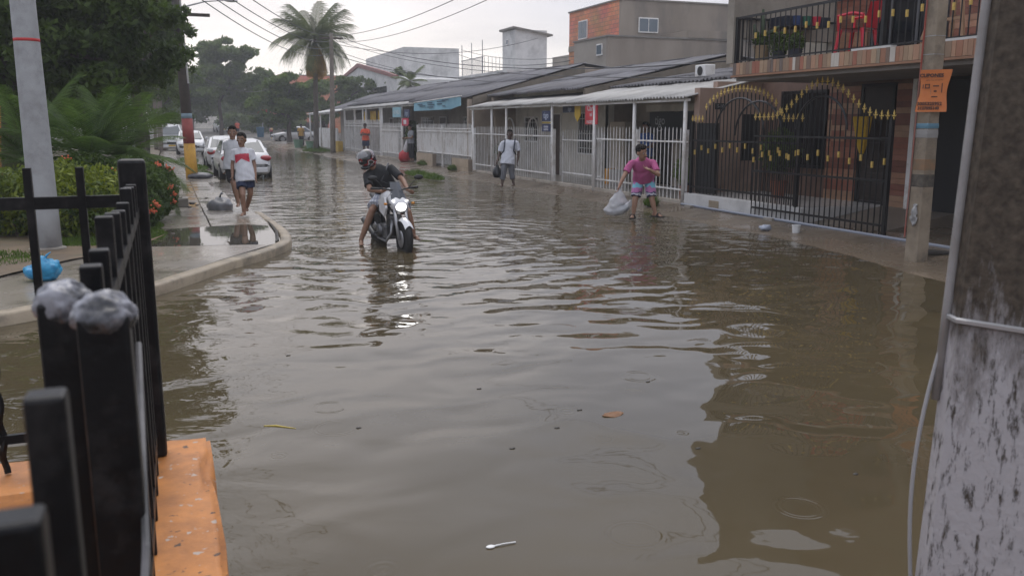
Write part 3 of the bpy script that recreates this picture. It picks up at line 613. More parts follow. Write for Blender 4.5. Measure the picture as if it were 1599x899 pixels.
MB().box(20.0-.05, 20.0+.1, 84, 90, 4.4, 5.4).build('window', DARK, fb)
rk = block('brick_building', 'low reddish brick building seen over the far trees', 14, 24, 118, 134, 8.0, CLAY, CLAY)
# ================================================================== balcony house
bh = thing('balcony_house', (13, 12, 0), 'two storey house with striped tile walls and a tiled balcony', 'house')
PW, S0, S1 = 12.3, 4.5, 16.3
STONE = mat('facade base', (.20,.12,.085), (.15,.09,.065), .6, 3, .003, 20)
MB().box(PW+.02, PW+6, S0, 14.1, 0, 7.5).build('core_wall', STONE, bh)
MB().box(PW+.02, PW+6, 14.1, 16.28, 0, 2.72).build('core_wall_low', STONE, bh)
MB().box(PW+.0, PW+6, 14.12, 15.6, 2.76, 7.5).build('upper_side_wall', TANW, bh)
MB().box(9.98, PW+.03, 14.14, 14.34, 3.42, 7.5).build('balcony_end_wall', TANW, bh)
MB().box(9.98, 10.16, 14.141, 14.33, 2.96, 3.42).build('end_wall_leg', TANW, bh)
MB().box(10.62, PW+.02, 16.14, 16.35, 0, 2.60).build('porch_side_wall', PINKW, bh)
# slab of the balcony
MB().box(10.0, PW, S0, 14.13, 2.72, 2.95).build('balcony_slab', mat('slab cement', (.26,.23,.20), (.2,.18,.155), .7, 2), bh)
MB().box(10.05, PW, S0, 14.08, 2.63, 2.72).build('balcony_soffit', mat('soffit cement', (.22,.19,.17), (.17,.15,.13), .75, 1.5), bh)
# vertical tile strips on the fascia, each its own piece
cols = [(.36,.17,.10), (.30,.20,.13), (.42,.24,.15), (.22,.15,.11), (.55,.50,.44), (.40,.27,.17), (.17,.13,.11), (.34,.13,.08), (.30,.24,.17)]
SM = [mat('strip tile %d' % i, c, tuple(v*.85 for v in c), .45, 5, rnd=.08) for i, c in enumerate(cols)]
SME = {}
s_ = 14.12
while s_ > 5.2:
    w_ = random.choice((.075, .09, .11)); i = random.choice((0,1,2,3,4,5,6,7,8,0,1,2,5))
    k = (i, w_)
    if k not in SME: SME[k] = MB().box(-.008, .012, -w_+.004, -.002, .012, .225).mesh('tile', SM[i])
    piece('tile', SME[k], (9.995 - random.uniform(0, .004), s_, 2.73), bh); s_ -= w_
MB().box(9.975, 10.0, S0, 14.16, 2.70, 2.735).build('fascia_trim', mat('fascia trim', (.33,.17,.10), (.27,.14,.08), .5), bh)
for a_, b_ in ((11.05, 10.25), (9.3, 7.9)): MB().box(9.985, 10.12, b_, a_, 2.952, 2.985).build('sill_slab', mat('white sill', (.6,.58,.56)), bh)
# striped facade tiles
stripe = [(.42,.22,.135), (.29,.11,.07), (.45,.27,.17), (.22,.085,.055), (.37,.155,.10)]
STM = [mat('stripe tile %d' % i, c, tuple(v*.8 for v in c), .4, 6, rnd=.1) for i, c in enumerate(stripe)]
def stripe_wall(s0, s1, z0, z1, tw=.36, th=.105):
    n = max(1, round((s1-s0)/tw)); w_ = (s1-s0)/n; nr = int((z1-z0)/th)
    mes = [MB().box(-.016, .004, .003, w_-.003, .003, th-.003).mesh('brick', m_) for m_ in STM]
    for j in range(nr):
        base = (2, 1, 0, 3, 4, 1, 2, 3)[(j//2) % 8]
        for i in range(n): piece('brick', mes[base if random.random() < .85 else random.randrange(5)], (PW - random.uniform(0, .006), s0+i*w_, z0+j*th), bh)
stripe_wall(13.98, 14.1, .35, 2.6, .12); stripe_wall(13.25, 13.98, .35, 2.6); stripe_wall(11.98, 12.36, .35, 2.6, .38); stripe_wall(13.2, 14.05, 2.97, 4.6, .42); stripe_wall(9.9, 11.35, 2.97, 4.6, .36)
# openings
def dark_open(s0, s1, z0, z1, nm='window', fm=BLACK, pm=DARK, bars=0, cross=1):
    f = MB(); d = .06
    f.box(PW-.04, PW+.01, s0, s1, z1-d, z1); f.box(PW-.04, PW+.01, s0, s0+d, z0, z1-d); f.box(PW-.04, PW+.01, s1-d, s1, z0, z1-d); f.box(PW-.04, PW+.01, s0+d, s1-d, z0, z0+d)
    o = f.build(nm, fm, bh); MB().box(PW-.012, PW+.004, s0+d, s1-d, z0+d, z1-d).build('pane', pm, o)
    if bars:
        me = MB().tube([(0,0,z0), (0,0,z1)], .008, 5).mesh('bar', fm)
        for i in range(1, bars): piece('bar', me, (PW-.07, s0+(s1-s0)*i/bars, 0), o)
    return o
dark_open(14.15, 15.55, .95, 2.52, bars=11)
dark_open(12.38, 13.22, .36, 2.58, 'door', pm=mat('dark door', (.022,.014,.011), (.03,.02,.015), .4, 4))
for z_ in (.7, 1.25, 1.8): MB().box(PW-.03, PW-.014, 12.5, 13.1, z_-.2, z_+.25).build('door_panel', mat('dark door', (.022,.014,.011)), bh, bevel=.01)
dark_open(11.4, 13.1, 2.97, 4.9, 'sliding_window', mat('dark aluminium', (.10,.10,.105), None, .4))
for s_ in (12.0, 12.6): MB().box(PW-.06, PW-.045, s_-.025, s_+.025, 2.98, 4.9).build('mullion', mat('dark aluminium', (.10,.10,.105), None, .4), bh)
dark_open(7.9, 9.8, 2.97, 4.9, 'sliding_window', mat('dark aluminium', (.10,.10,.105), None, .4))
MB().box(PW-.06, PW+.0, 11.88, 11.97, .15, 2.62).build('gate_jamb', WHITE, bh)
dark_open(8.4, 11.86, .2, 2.62, 'garage_opening', BLACK, mat('painted dark interior', (.012,.011,.011), None, .7))  # flat near-black sheet, the unlit garage depth painted as colour
nb = MB().box(11.0, 11.25, 16.11, 16.137, 2.15, 2.28).build('number_plate', BLACK, bh); words('5-10', .1, bh, (11.125, 16.105, 2.215), (1,0,0), (0,0,1), flat('ink grey', (.42,.43,.44)))
q = SS(1165, 200, 16.14); MB().box(11.72, 12.12, 16.09, 16.14, 1.05, 2.05).build('side_window', BLACK, bh)
# porch floor with white edge, driveway
PTI = mat('porch tile', (.44,.43,.42), (.36,.35,.34), .25, 2)
MB().box(10.42, PW, 12.5, 16.3, -.02, .37).build('porch_base', WHITEW, bh)
for i in range(4):
    for j in range(9):
        me = PTI and SME.setdefault('pt', MB().box(.004, .436, .004, .416, 0, .012).mesh('floor_tile', PTI)); piece('floor_tile', me, (10.50+i*.44, 12.52+j*.42, .366), bh)
MB().prism([(10.45, 12.5, .02), (PW, 12.5, .02), (PW, 12.5, .37), (10.45, 12.5, .37)], (0, -.0, 0)) 
MB().prism([(10.6, 12.495, .10), (PW, 12.495, .10), (PW, 12.495, .36)], (0, -1.6, 0)).build('ramp', mat('ramp cement', (.20,.165,.13), (.14,.115,.09), .4, 2), bh)
MB().box(10.41, 10.418, 15.0, 15.35, .10, .29).build('meter_box', mat('meter tan', (.33,.27,.19), (.25,.2,.14), .5, 9), bh, bevel=.003)
MB().tube([(10.36, 16.3, .13), (10.33, 13, .12), (10.3, 9.0, .11), (10.28, 7.5, .10)], .028, 8).build('drain_pipe', mat('pvc grey', (.20,.22,.27), None, .4), bh)
for s_ in (15.9, 13.2): MB().cb((10.33, s_, .09), (.16, .24, .1)).build('pipe_block', CONC, bh)
# ================================================================== black iron gates with gold fleur finials
fin = MB(); fin.tube([(0,0,-.02), (0,0,.02)], .012, 6); fin.lathe([(0,.02), (.016,.03), (.008,.05), (.020,.075), (.006,.12), (0,.135)], (0,0,0), 7)
fin.tube([(0,-.045,.055), (0,-.03,.035), (0,0,.045), (0,.03,.035), (0,.045,.055)], [.005,.010,.012,.010,.005], 6)
FIN = fin.mesh('finial', GOLD, smooth=True)
COLLAR = MB().box(-.015, .015, -.015, .015, -.05, .05).mesh('collar', GOLD)
def iron_gate(name, label, p, s0, s1, z0, top_fn, step, mid, rails, arch=None, posts=()):
    t = thing(name, (p, (s0+s1)/2, z0), label, 'gate', 'black iron gates with gold finials')
    n = round((s1-s0)/step)
    for i in range(n+1):
        s = s0+(s1-s0)*i/n; zt = top_fn((s-s0)/(s1-s0))
        b = MB(); b.box(p-.008, p+.008, s-.008, s+.008, z0, zt); b.build('bar', BLACK, t); piece('finial', FIN, (p, s, zt), t)
        if i % 2: piece('collar', COLLAR, (p, s, mid + .10*math.sin((s-s0)/(s1-s0)*math.pi) + (.04 if i % 4 == 1 else -.04)), t)
    for z_ in rails: MB().box(p-.012, p+.012, s0, s1, z_-.018, z_+.018).build('rail', BLACK, t)
    if arch:
        for (sc_, zc, r) in arch: MB().tube([(p-.006, sc_+r*math.cos(a), zc+r*.9*math.sin(a)) for a in np.linspace(0, math.pi, 22)], .02, 6).build('arch', BLACK, t)
    for s in posts: MB().box(p-.03, p+.03, s-.03, s+.03, z0-.1, top_fn((s-s0)/(s1-s0))+.0).build('post', BLACK, t)
    return t
def top1(u): # u 0 at low s (right) .. 1 at s=16.2 (left)
    x = abs(u-.53)/.36; return 1.90 + (.58*math.sqrt(max(0, 1-x*x)) if x < 1 else 0)
def top2(u):
    x = abs(u-.47)/.40; return 1.93 + (.58*(math.cos(x*math.pi)*.5+.5) if x < 1 else 0)
iron_gate('iron_grille', 'fixed black iron grille with gold finials on the white porch step', FP, 12.7, 16.2, .39, top1, .125, 1.28, (.52, 1.50), [(14.55, 1.62, .80), (13.95, 1.62, .72)], posts=(12.75, 16.18))
iron_gate('iron_gate', 'sliding black iron gate leaf with gold finials standing before the driveway', FP-.14, 10.45, 13.85, .13, top2, .125, 1.22, (.28, .97, 1.62), [(12.05, 1.75, .62)], posts=(10.48,))
dk = thing('screen_panel', (10.6, 15.9, .4), 'dark sheet panel behind the iron grille, against the awning post', 'panel'); MB().box(10.56, 10.585, 15.35, 16.12, .40, 1.86).build('sheet', mat('black sheet', (.012,.012,.013), (.02,.02,.02), .5, 4), dk); MB().box(10.52, 10.56, 15.35, 15.39, .4, 1.9).build('frame', BLACK, dk)
sg = thing('iron_gate', (10.7, 8.7, .1), 'narrow black gate frame standing behind the slim utility pole', 'gate')
for s_ in (8.35, 9.0): MB().box(10.68, 10.72, s_-.02, s_+.02, .1, 2.2).build('post', BLACK, sg)
for z_ in (.25, 1.0, 1.7): MB().box(10.685, 10.715, 8.35, 9.0, z_-.015, z_+.015).build('rail', BLACK, sg)
for s_ in (8.5, 8.65, 8.8): MB().box(10.692, 10.708, s_-.007, s_+.007, .1, 2.1).build('bar', BLACK, sg)
# things on the porch
def pot(name, label, c, r, h, mt, cat='plant pot'):
    t = thing(name, c, label, cat); MB().lathe([(r*.72, 0), (r, h*.9), (r*1.08, h*.9), (r*1.08, h), (r*.9, h), (r*.86, h*.88), (0, h*.88)], c, 18).build('pot', mt, t, smooth=False); return t
TERR = mat('terracotta', (.30,.11,.06), (.24,.085,.045), .7, 6)
um = thing('hanging_cloth', (12.0, 13.0, 1.3), 'yellow folded cloth hanging before the dark door', 'cloth')
m = MB()
def uf(u, v): a = u*2*math.pi; r = .05+.15*(1-v)**.7*(1+.25*math.sin(5*a)); return (12.05+.5*r*math.cos(a), 12.93+r*math.sin(a)-.05*v, 1.98-v*.68)
m.grid(uf, 30, 8); m.build('fold', mat('yellow fabric', (.62,.40,.02), (.5,.3,.01), .7, 8), um); MB().tube([(12.05,12.93,1.95),(12.28,12.93,2.1)], .006, 5).build('hook', BLACK, um)
pap = thing('notice', (11.6, 9.3, 1.3), 'pale paper notices in the dark garage opening', 'notice'); 
for k, s_ in enumerate((9.35, 9.08)): MB().box(PW-.03, PW-.02, s_, s_+.2, 1.15, 1.75).build('sheet', flat('paper', (.35,.38,.42)), pap)
# ================================================================== balcony railing and things on it
br_ = thing('balcony_railing', (10.06, 11, 2.95), 'black balcony railing with small gold collars', 'railing')
RP = 10.05
rb = MB().box(-.007, .007, -.007, .007, 2.95, 3.76).mesh('bar', BLACK)
k = 0; s_ = 14.1
while s_ > 6.2:
    piece('bar', rb, (RP, s_, 0), br_)
    if k % 2 == 0 and s_ < 13.7: piece('collar', COLLAR, (RP, s_, 3.44 + .03*math.sin(k)), br_)
    s_ -= .135; k += 1
for k in range(8): piece('bar', rb, (RP+.12+k*.14, 14.1, 0), br_)
MB().box(RP-.02, RP+.02, 6.0, 14.13, 3.75, 3.79).build('top_rail', BLACK, br_); MB().box(RP-.012, RP+.012, 6.0, 14.13, 2.985, 3.01).build('bottom_rail', BLACK, br_)
MB().box(RP+.02, PW, 14.085, 14.12, 3.75, 3.79).build('side_rail', BLACK, br_)
for s_ in (14.1, 10.48, 7.2): MB().box(RP-.032, RP+.032, s_-.032, s_+.032, 2.95, 3.95 if s_ < 14 else 3.79).build('post', BLACK, br_)
RED = mat('red plastic', (.55,.012,.035), (.48,.01,.03), .3, 3)
def plastic_chair(loc, rz, label, mt):
    t = thing('plastic_chair', loc, label, 'chair', None, rz)
    m = MB(); m.grid(lambda u, v: ((u-.5)*.44, (v-.5)*.42, .42-.02*math.sin(u*math.pi)+.015*v), 8, 8); k = len(m.v); m.v += [(x, y, z-.025) for x, y, z in m.v]; m.f += [tuple(i+k for i in reversed(f)) for f in list(m.f)]
    m.build('seat', mt, t, local=True, smooth=True)
    for sx in (-1, 1):
        for sy in (-1, 1): MB().tube([(sx*.20, sy*.19, .42), (sx*.245, sy*.25, 0)], [.035, .024], 6).build('leg', mt, t, local=True)
        MB().tube([(sx*.23, .2, .40), (sx*.27, .2, .63), (sx*.27, -.05, .66), (sx*.25, -.22, .62)], [.028,.03,.032,.03], 6).build('armrest', mt, t, local=True)
    m = MB(); m.grid(lambda u, v: ((u-.5)*(.44+.06*v), -.20-.12*v-.03*math.cos((u-.5)*3), .43+.42*v*(1-.10*abs(u-.5)*2)), 10, 8); k = len(m.v); m.v += [(x, y-.02, z) for x, y, z in m.v]; m.f += [tuple(i+k for i in reversed(f)) for f in list(m.f)]
    m.build('backrest', mt, t, local=True, smooth=True); return t
plastic_chair((10.72, 11.75, 2.95), R_(20), 'red plastic armchair on the balcony', RED)
plastic_chair((10.7, 8.75, 2.95), R_(160), 'white plastic armchair on the balcony with a pink cloth', mat('white plastic', (.6,.6,.6), None, .35))
cl = MB(); cl.grid(lambda u, v: (10.60+.2*u, 8.5+.42*v, 3.82+.05*math.sin(6*v)-.25*abs(u-.4)), 8, 8); tag(cl.build('pink_cloth', mat('pink cloth', (.6,.10,.2), (.5,.07,.15), .8)), 'pink cloth draped over the white balcony chair', 'cloth')
et = thing('folding_easel', (10.7, 10.1, 2.95), 'wooden A frame ladder leaning on the balcony wall', 'ladder')
LW = mat('pale wood', (.36,.22,.13), (.28,.165,.095), .6, 5)
for a_, b_ in (((10.7, 10.42, 2.95), (10.9, 10.02, 4.5)), ((10.7, 9.62, 2.95), (10.9, 9.98, 4.5)), ((11.3, 10.4, 2.95), (10.94, 10.0, 4.5))): MB().tube([a_, b_], .03, 4).build('rail', LW, et)
for z_, w_ in ((3.35, .29), (3.8, .19)): MB().box(10.74, 10.79, 10.02-w_, 10.02+w_, z_-.02, z_+.02).build('rung', LW, et)
st = thing('crate_stack', (11, 13.3, 2.95), 'dark box with red and green tubs hung on the end wall', 'boxes')
MB().box(10.75, 11.75, 13.6, 14.12, 3.62, 3.80).build('shelf_box', mat('navy box', (.02,.025,.04), None, .5), st); 
for k, (x_, c_) in enumerate(((10.98, (.02,.05,.16)), (11.2, (.03,.14,.09)), (11.42, (.5,.02,.05)))): MB().lathe([(.08,0),(.1,.16),(.09,.16),(.07,.02)], (x_, 13.62, 3.64), 12).build('tub', flat('tub %d' % k, c_), st)
# ================================================================== slim utility pole with poster
def taper_pole(t, base, top, r0, r1, mt, n=12, name='shaft', sq=False, segs=10):
    base, top = Vector(base), Vector(top); m = MB()
    m.tube([base.lerp(top, k/segs) for k in range(segs+1)], [r0+(r1-r0)*k/segs for k in range(segs+1)], 4 if sq else n); return m.build(name, mt, t, smooth=not sq, bevel=.012 if sq else 0)
POLE = mat('weathered pole concrete', (.30,.245,.18), (.20,.16,.115), .8, 4, .005, 35, c3=(.13,.105,.08), s3=2.2)
bp_ = G(1430, 405, .05); up = thing('utility_pole', bp_, 'slim concrete utility pole carrying the orange poster', 'utility pole')
tp = bp_ + Vector((.0, .0, 7.0)); taper_pole(up, bp_ - Vector((0,0,.3)), tp, .150, .095, POLE, sq=True)
px_ = lambda z: .150 + (.095-.150)*(z+.3)/7.3
fw = (Vector((CAM.x, CAM.y, 0)) - Vector((bp_.x, bp_.y, 0))).normalized()
def band(parent, c, z0, z1, r, mt, nm, n=16, wob=0.):
    m = MB(); m.tube([Vector((c.x, c.y, z)) for z in (z0, (z0+z1)/2, z1)], [px_(z0)+.003, px_((z0+z1)/2)+.003+wob, px_(z1)+.003], 4); return m.build(nm, mt, parent, bevel=.012)
band(up, bp_, 1.78, 1.86, .142, flat('blue tape', (.12,.24,.32)), 'blue_tape', wob=.006); band(up, bp_, 1.66, 1.78, .140, flat('white tape', (.30,.29,.28)), 'white_tape', wob=.004); band(up, bp_, 1.24, 1.40, .146, mat('old orange sticker', (.26,.15,.08), (.19,.14,.09), .8, 9), 'old_sticker'); band(up, bp_, 1.02, 1.2, .147, mat('old black sticker', (.05,.045,.04), (.13,.11,.085), .8, 9), 'old_sticker')
for z_ in (2.72, 2.95): band(up, bp_, z_, z_+.012, .140, STEEL, 'wire_band')
m = MB(); m.tube([bp_+Vector((-.13,.10,.3)), bp_+Vector((-.125,.09,1.2)), bp_+Vector((-.10,.07,4)), bp_+Vector((-.08,.05,7))], .012, 6); m.build('conduit', mat('old conduit', (.28,.05,.03), (.2,.18,.15), .6, .5, detail=1), up)
bag = MB(); bag.ell(bp_+Vector((-.125,-.02,.60)), (.032,.04,.15), 18, 14); bag.v = [tuple(Vector(v)+Vector((noise.noise(Vector(v)*22), noise.noise(Vector(v)*22+Vector((4,0,0))), .5*noise.noise(Vector(v)*14)))*.035) for v in bag.v]; bag.build('wrapped_plastic', mat('plastic wrap', (.34,.34,.34), (.22,.21,.20), .35, 22, .01), up, smooth=True)
m = MB(); m.tube([(bp_.x-.02, bp_.y+.06, .18), (bp_.x+.3, bp_.y+.1, .12), (bp_.x+.7, bp_.y+.0, .10)], [.05,.045,.02], 7); m.build('root_cable', mat('old cable', (.05,.045,.04), None, .7), up)
po = thing('poster', bp_ + Vector((0,0,2.0)), 'orange printed poster wrapped on the slim utility pole', 'poster')
sdv = Vector((-fw.y, fw.x, 0)); sdv = sdv if sdv.dot(cR) > 0 else -sdv
c0 = Vector((bp_.x, bp_.y, 0)) + fw*.125
def pf(u, v):
    x = (u-.5)*(.34+.03*math.cos(v*6.28)); z = 2.0+.53*v; return c0 + sdv*(x+.02+.03*v) + fw*(.02-.35*max(0, abs(x)-.1)**1.3 - .02*math.sin(v*3.1)) + Vector((0,0,z))
m = MB(); m.grid(pf, 14, 10); m.build('paper', mat('orange paper', (.60,.19,.05), (.52,.15,.04), .6, 4), po, smooth=True)
INK = flat('poster ink', (.07,.03,.02)); o_ = c0 + fw*.028
words('CUPONES', .062, po, o_+sdv*.0+Vector((0,0,2.455)), sdv, (0,0,1), INK, bold=.003); words('gana con tu barrio', .026, po, o_+sdv*.04+Vector((0,0,2.40)), sdv, (0,0,1), INK)
words('3005325952', .058, po, o_+sdv*.0+Vector((0,0,2.10)), sdv, (0,0,1), INK, bold=.003); words('3127595140', .050, po, o_+sdv*-.01+Vector((0,0,2.045)), sdv, (0,0,1), INK, bold=.003)
m = MB()
def mk(x, z, w_, h_): a = o_+sdv*x+Vector((0,0,z)); MB().quad(a-sdv*w_/2-Vector((0,0,h_/2)), a+sdv*w_/2-Vector((0,0,h_/2)), a+sdv*w_/2+Vector((0,0,h_/2)), a-sdv*w_/2+Vector((0,0,h_/2))).build('print_mark', INK, po)
for a_ in ((-.09, 2.32, .01, .05), (-.04, 2.345, .06, .012), (-.04, 2.300, .06, .012), (-.062, 2.32, .012, .05), (-.018, 2.32, .012, .05), (.06, 2.325, .07, .016), (.055, 2.26, .035, .022), (.05, 2.19, .07, .014), (.13, 2.30, .012, .12)): mk(*a_)
# ================================================================== near utility pole, right edge
npo = Vector((1.760, 1.258, 0)); NP = thing('utility_pole', npo, 'thick weathered concrete pole with flaking white paint at its foot', 'utility pole')
def near_pole_mat():
    m = bpy.data.materials.new('flaking pole'); m.use_nodes = True; t = m.node_tree; b = t.nodes['Principled BSDF']; tcn = N(t, 'ShaderNodeTexCoord')
    sp = N(t, 'ShaderNodeSeparateXYZ'); L(t, tcn.outputs['Object'], sp.inputs[0])
    n1 = N(t, 'ShaderNodeTexNoise'); n1.inputs['Scale'].default_value = 14; n1.inputs['Detail'].default_value = 9; n1.inputs['Roughness'].default_value = .72
    mp = N(t, 'ShaderNodeMapping'); mp.inputs['Scale'].default_value = (1, 1, .28); L(t, tcn.outputs['Object'], mp.inputs[0]); L(t, mp.outputs[0], n1.inputs['Vector'])
    n2 = N(t, 'ShaderNodeTexNoise'); n2.inputs['Scale'].default_value = 55; n2.inputs['Detail'].default_value = 4; L(t, tcn.outputs['Object'], n2.inputs['Vector'])
    r = N(t, 'ShaderNodeValToRGB'); r.color_ramp.elements[0].position = .35; r.color_ramp.elements[1].position = .7; r.color_ramp.elements[0].color = (.040,.030,.021,1); r.color_ramp.elements[1].color = (.088,.070,.050,1); L(t, n2.outputs['Fac'], r.inputs[0])
    # paint: height + noise
    ma = N(t, 'ShaderNodeMath', operation='MULTIPLY_ADD'); ma.inputs[1].default_value = .85; L(t, n1.outputs['Fac'], ma.inputs[0]); L(t, sp.outputs['Z'], ma.inputs[2])
    mr = N(t, 'ShaderNodeMapRange'); mr.inputs[1].default_value = 1.90; mr.inputs[2].default_value = 1.70; L(t, ma.outputs[0], mr.inputs[0])
    n3 = N(t, 'ShaderNodeTexNoise'); n3.inputs['Scale'].default_value = 48; n3.inputs['Detail'].default_value = 8; n3.inputs['Roughness'].default_value = .75; L(t, mp.outputs[0], n3.inputs['Vector'])
    ch = N(t, 'ShaderNodeMapRange'); ch.inputs[1].default_value = .37; ch.inputs[2].default_value = .47; L(t, n3.outputs['Fac'], ch.inputs[0])
    mm = N(t, 'ShaderNodeMath', operation='MULTIPLY'); L(t, mr.outputs[0], mm.inputs[0]); L(t, ch.outputs[0], mm.inputs[1])
    mx = N(t, 'ShaderNodeMix', data_type='RGBA', clamp_factor=True); mx.inputs[7].default_value = (.40,.385,.395,1); L(t, mm.outputs[0], mx.inputs[0]); L(t, r.outputs[0], mx.inputs[6]); L(t, mx.outputs[2], b.inputs['Base Color'])
    b.inputs['Roughness'].default_value = .75
    ad = N(t, 'ShaderNodeMath', operation='MULTIPLY_ADD'); ad.inputs[1].default_value = .5; L(t, mm.outputs[0], ad.inputs[0]); L(t, n2.outputs['Fac'], ad.inputs[2])
    bp = N(t, 'ShaderNodeBump'); bp.inputs['Distance'].default_value = .0025; L(t, ad.outputs[0], bp.inputs['Height']); L(t, bp.outputs[0], b.inputs['Normal']); return m
ztop = 4.2; npm = MB(); segs = 14
pf_ = fw_ = None
ang0 = math.atan2(npo.y, npo.x)
def oct_ring(z):
    h = .215 - .024*z; c = h*.80; pts = [(h,-c),(h,c),(c,h),(-c,h),(-h,c),(-h,-c),(-c,-h),(c,-h)]
    ca, sa = math.cos(ang0-.25), math.sin(ang0-.25); return [(npo.x + x*ca - y*sa, npo.y + x*sa + y*ca, z) for x, y in pts]
vs = []; [vs.extend(oct_ring(-.3 + (ztop+.3)*k/segs)) for k in range(segs+1)]
npm.add(vs, [(i*8+k, i*8+(k+1) % 8, (i+1)*8+(k+1) % 8, (i+1)*8+k) for i in range(segs) for k in range(8)])
npm.build('shaft', near_pole_mat(), NP)
# strip of grey plastic conduit clipped to its street side, steel strap, slack cable
rgt = Vector((cR.x, cR.y, 0)).normalized(); tow = -Vector((npo.x, npo.y, 0)).normalized()
def leftedge(z, off=0.):
    r_ = min(oct_ring(z), key=lambda v: (Vector(v)-CAM).dot(cR)/(Vector(v)-CAM).dot(cF)); return Vector(r_) - rgt*off
m = MB(); m.tube([leftedge(z, .004) for z in np.linspace(1.25, 4.1, 14)], .011, 8); m.build('conduit', mat('grey plastic sleeve', (.33,.32,.32), (.24,.23,.22), .35, 9, .002, 30), NP, smooth=True)
m = MB(); z_ = 1.44; rr = [Vector(v) for v in oct_ring(z_)]; cc = sum(rr, Vector())/8; m.tube([cc+(v-cc)*1.02 for v in rr+[rr[0]]], .007, 6); m.build('strap', STEEL, NP)
m = MB(); m.tube([leftedge(z, .004+.030*math.sin(max(0, min(1, (1.40-z)/.62))*math.pi)) for z in np.linspace(1.40, .3, 26)], .0045, 6); m.build('slack_cable', mat('grey cable', (.36,.36,.37), None, .4), NP, smooth=True)
# ================================================================== near railing on the orange wall
WP0, WP1, WTOP = -.30, .062, .90
def orange_mat():
    m = bpy.data.materials.new('chipped orange paint'); m.use_nodes = True; t = m.node_tree; b = t.nodes['Principled BSDF']; tcn = N(t, 'ShaderNodeTexCoord')
    n1 = N(t, 'ShaderNodeTexNoise'); n1.inputs['Scale'].default_value = 7; n1.inputs['Detail'].default_value = 8; n1.inputs['Roughness'].default_value = .65; L(t, tcn.outputs['Object'], n1.inputs['Vector'])
    n2 = N(t, 'ShaderNodeTexNoise'); n2.inputs['Scale'].default_value = 34; n2.inputs['Detail'].default_value = 5; L(t, tcn.outputs['Object'], n2.inputs['Vector'])
    r = N(t, 'ShaderNodeValToRGB'); r.color_ramp.elements[0].position = .33; r.color_ramp.elements[1].position = .60; r.color_ramp.elements[0].color = (.32,.125,.038,1); r.color_ramp.elements[1].color = (.56,.22,.055,1); L(t, n1.outputs['Fac'], r.inputs[0])
    c = N(t, 'ShaderNodeMapRange'); c.inputs[1].default_value = .65; c.inputs[2].default_value = .68; L(t, n2.outputs['Fac'], c.inputs[0])
    mx = N(t, 'ShaderNodeMix', data_type='RGBA'); mx.inputs[7].default_value = (.44,.36,.30,1); L(t, c.outputs[0], mx.inputs[0]); L(t, r.outputs[0], mx.inputs[6])
    d = N(t, 'ShaderNodeMapRange'); d.inputs[1].default_value = .33; d.inputs[2].default_value = .29; L(t, n2.outputs['Fac'], d.inputs[0]); mx2 = N(t, 'ShaderNodeMix', data_type='RGBA'); mx2.inputs[7].default_value = (.09,.05,.03,1); L(t, d.outputs[0], mx2.inputs[0]); L(t, mx.outputs[2], mx2.inputs[6])
    L(t, mx2.outputs[2], b.inputs['Base Color']); b.inputs['Roughness'].default_value = .55
    bp = N(t, 'ShaderNodeBump'); bp.inputs['Distance'].default_value = .004; L(t, n1.outputs['Fac'], bp.inputs['Height']); L(t, bp.outputs[0], b.inputs['Normal']); return m
OR = orange_mat()
ow = thing('low_wall', (-.1, 1.2, 0), 'low orange painted wall with chipped edges under the black railing', 'wall')
def rough_box(x0, x1, y0, y1, z0, z1, n=26):
    m = MB(); m.box(x0, x1, y0, y1, z0, z1); me = bpy.data.meshes.new('t'); me.from_pydata(m.v, [], m.f); bm = bmesh.new(); bm.from_mesh(me)
    bmesh.ops.bevel(bm, geom=list(bm.edges), offset=.012, segments=2, affect='EDGES'); bmesh.ops.subdivide_edges(bm, edges=[e for e in bm.edges if e.calc_length() > .1], cuts=n, use_grid_fill=True)
    for v in bm.verts:
        v.co += Vector((noise.noise(v.co*9), noise.noise(v.co*9+Vector((5,0,0))), noise.noise(v.co*9+Vector((0,7,0)))))*.007
        e_ = max(0, noise.noise(v.co*5+Vector((3,3,3)))-.25)
        if abs(v.co.x-x1) < .03 and v.co.z > z1-.03: v.co.x -= e_*.05; v.co.z -= e_*.04
    o = MB(); o.v = [tuple(v.co) for v in bm.verts]; bm.verts.index_update(); o.f = [tuple(v.index for v in f.verts) for f in bm.faces]; bm.free(); return o
rough_box(WP0, WP1, -.6, 2.74, -.2, WTOP).build('wall_along_street', OR, ow, smooth=True)
rough_box(-4.2, WP0-.002, 2.45, 2.735, -.2, WTOP-.004).build('wall_returning', OR, ow, smooth=True)
rl_ = thing('iron_railing', (-.1, 1.4, WTOP), 'black iron railing with bare tube ends on the orange wall', 'railing')
IRON = mat('scuffed black iron', (.005,.005,.006), (.009,.009,.010), .38, 14, .0015, 60, c3=(.028,.026,.026), s3=11, spec=.22)
RX = -.095
bars = [(.41, .0115, 1.682), (.567, .0115, 1.692)] + [(s_, .0125, 1.70+random.uniform(-.02, .02)) for s_ in (1.14, 1.28, 1.42, 1.62, 1.80, 1.98, 2.16, 2.32, 2.46)]
for s_, r_, zt in bars:
    RX = {.41: -.073, .567: -.078}.get(s_, -.095)
    MB().box(RX-r_, RX+r_, s_-r_, s_+r_, WTOP, zt).build('bar', IRON, rl_, bevel=.003)
for s_, x_ in ((.99, -.111), (.905, -.068)): MB().box(x_-.023, x_+.023, s_-.023, s_+.023, WTOP, 1.672).build('gate_post', IRON, rl_, bevel=.004)
MB().box(RX-.035, RX+.035, 2.585, 2.655, WTOP, 1.755).build('corner_post', IRON, rl_, bevel=.01)
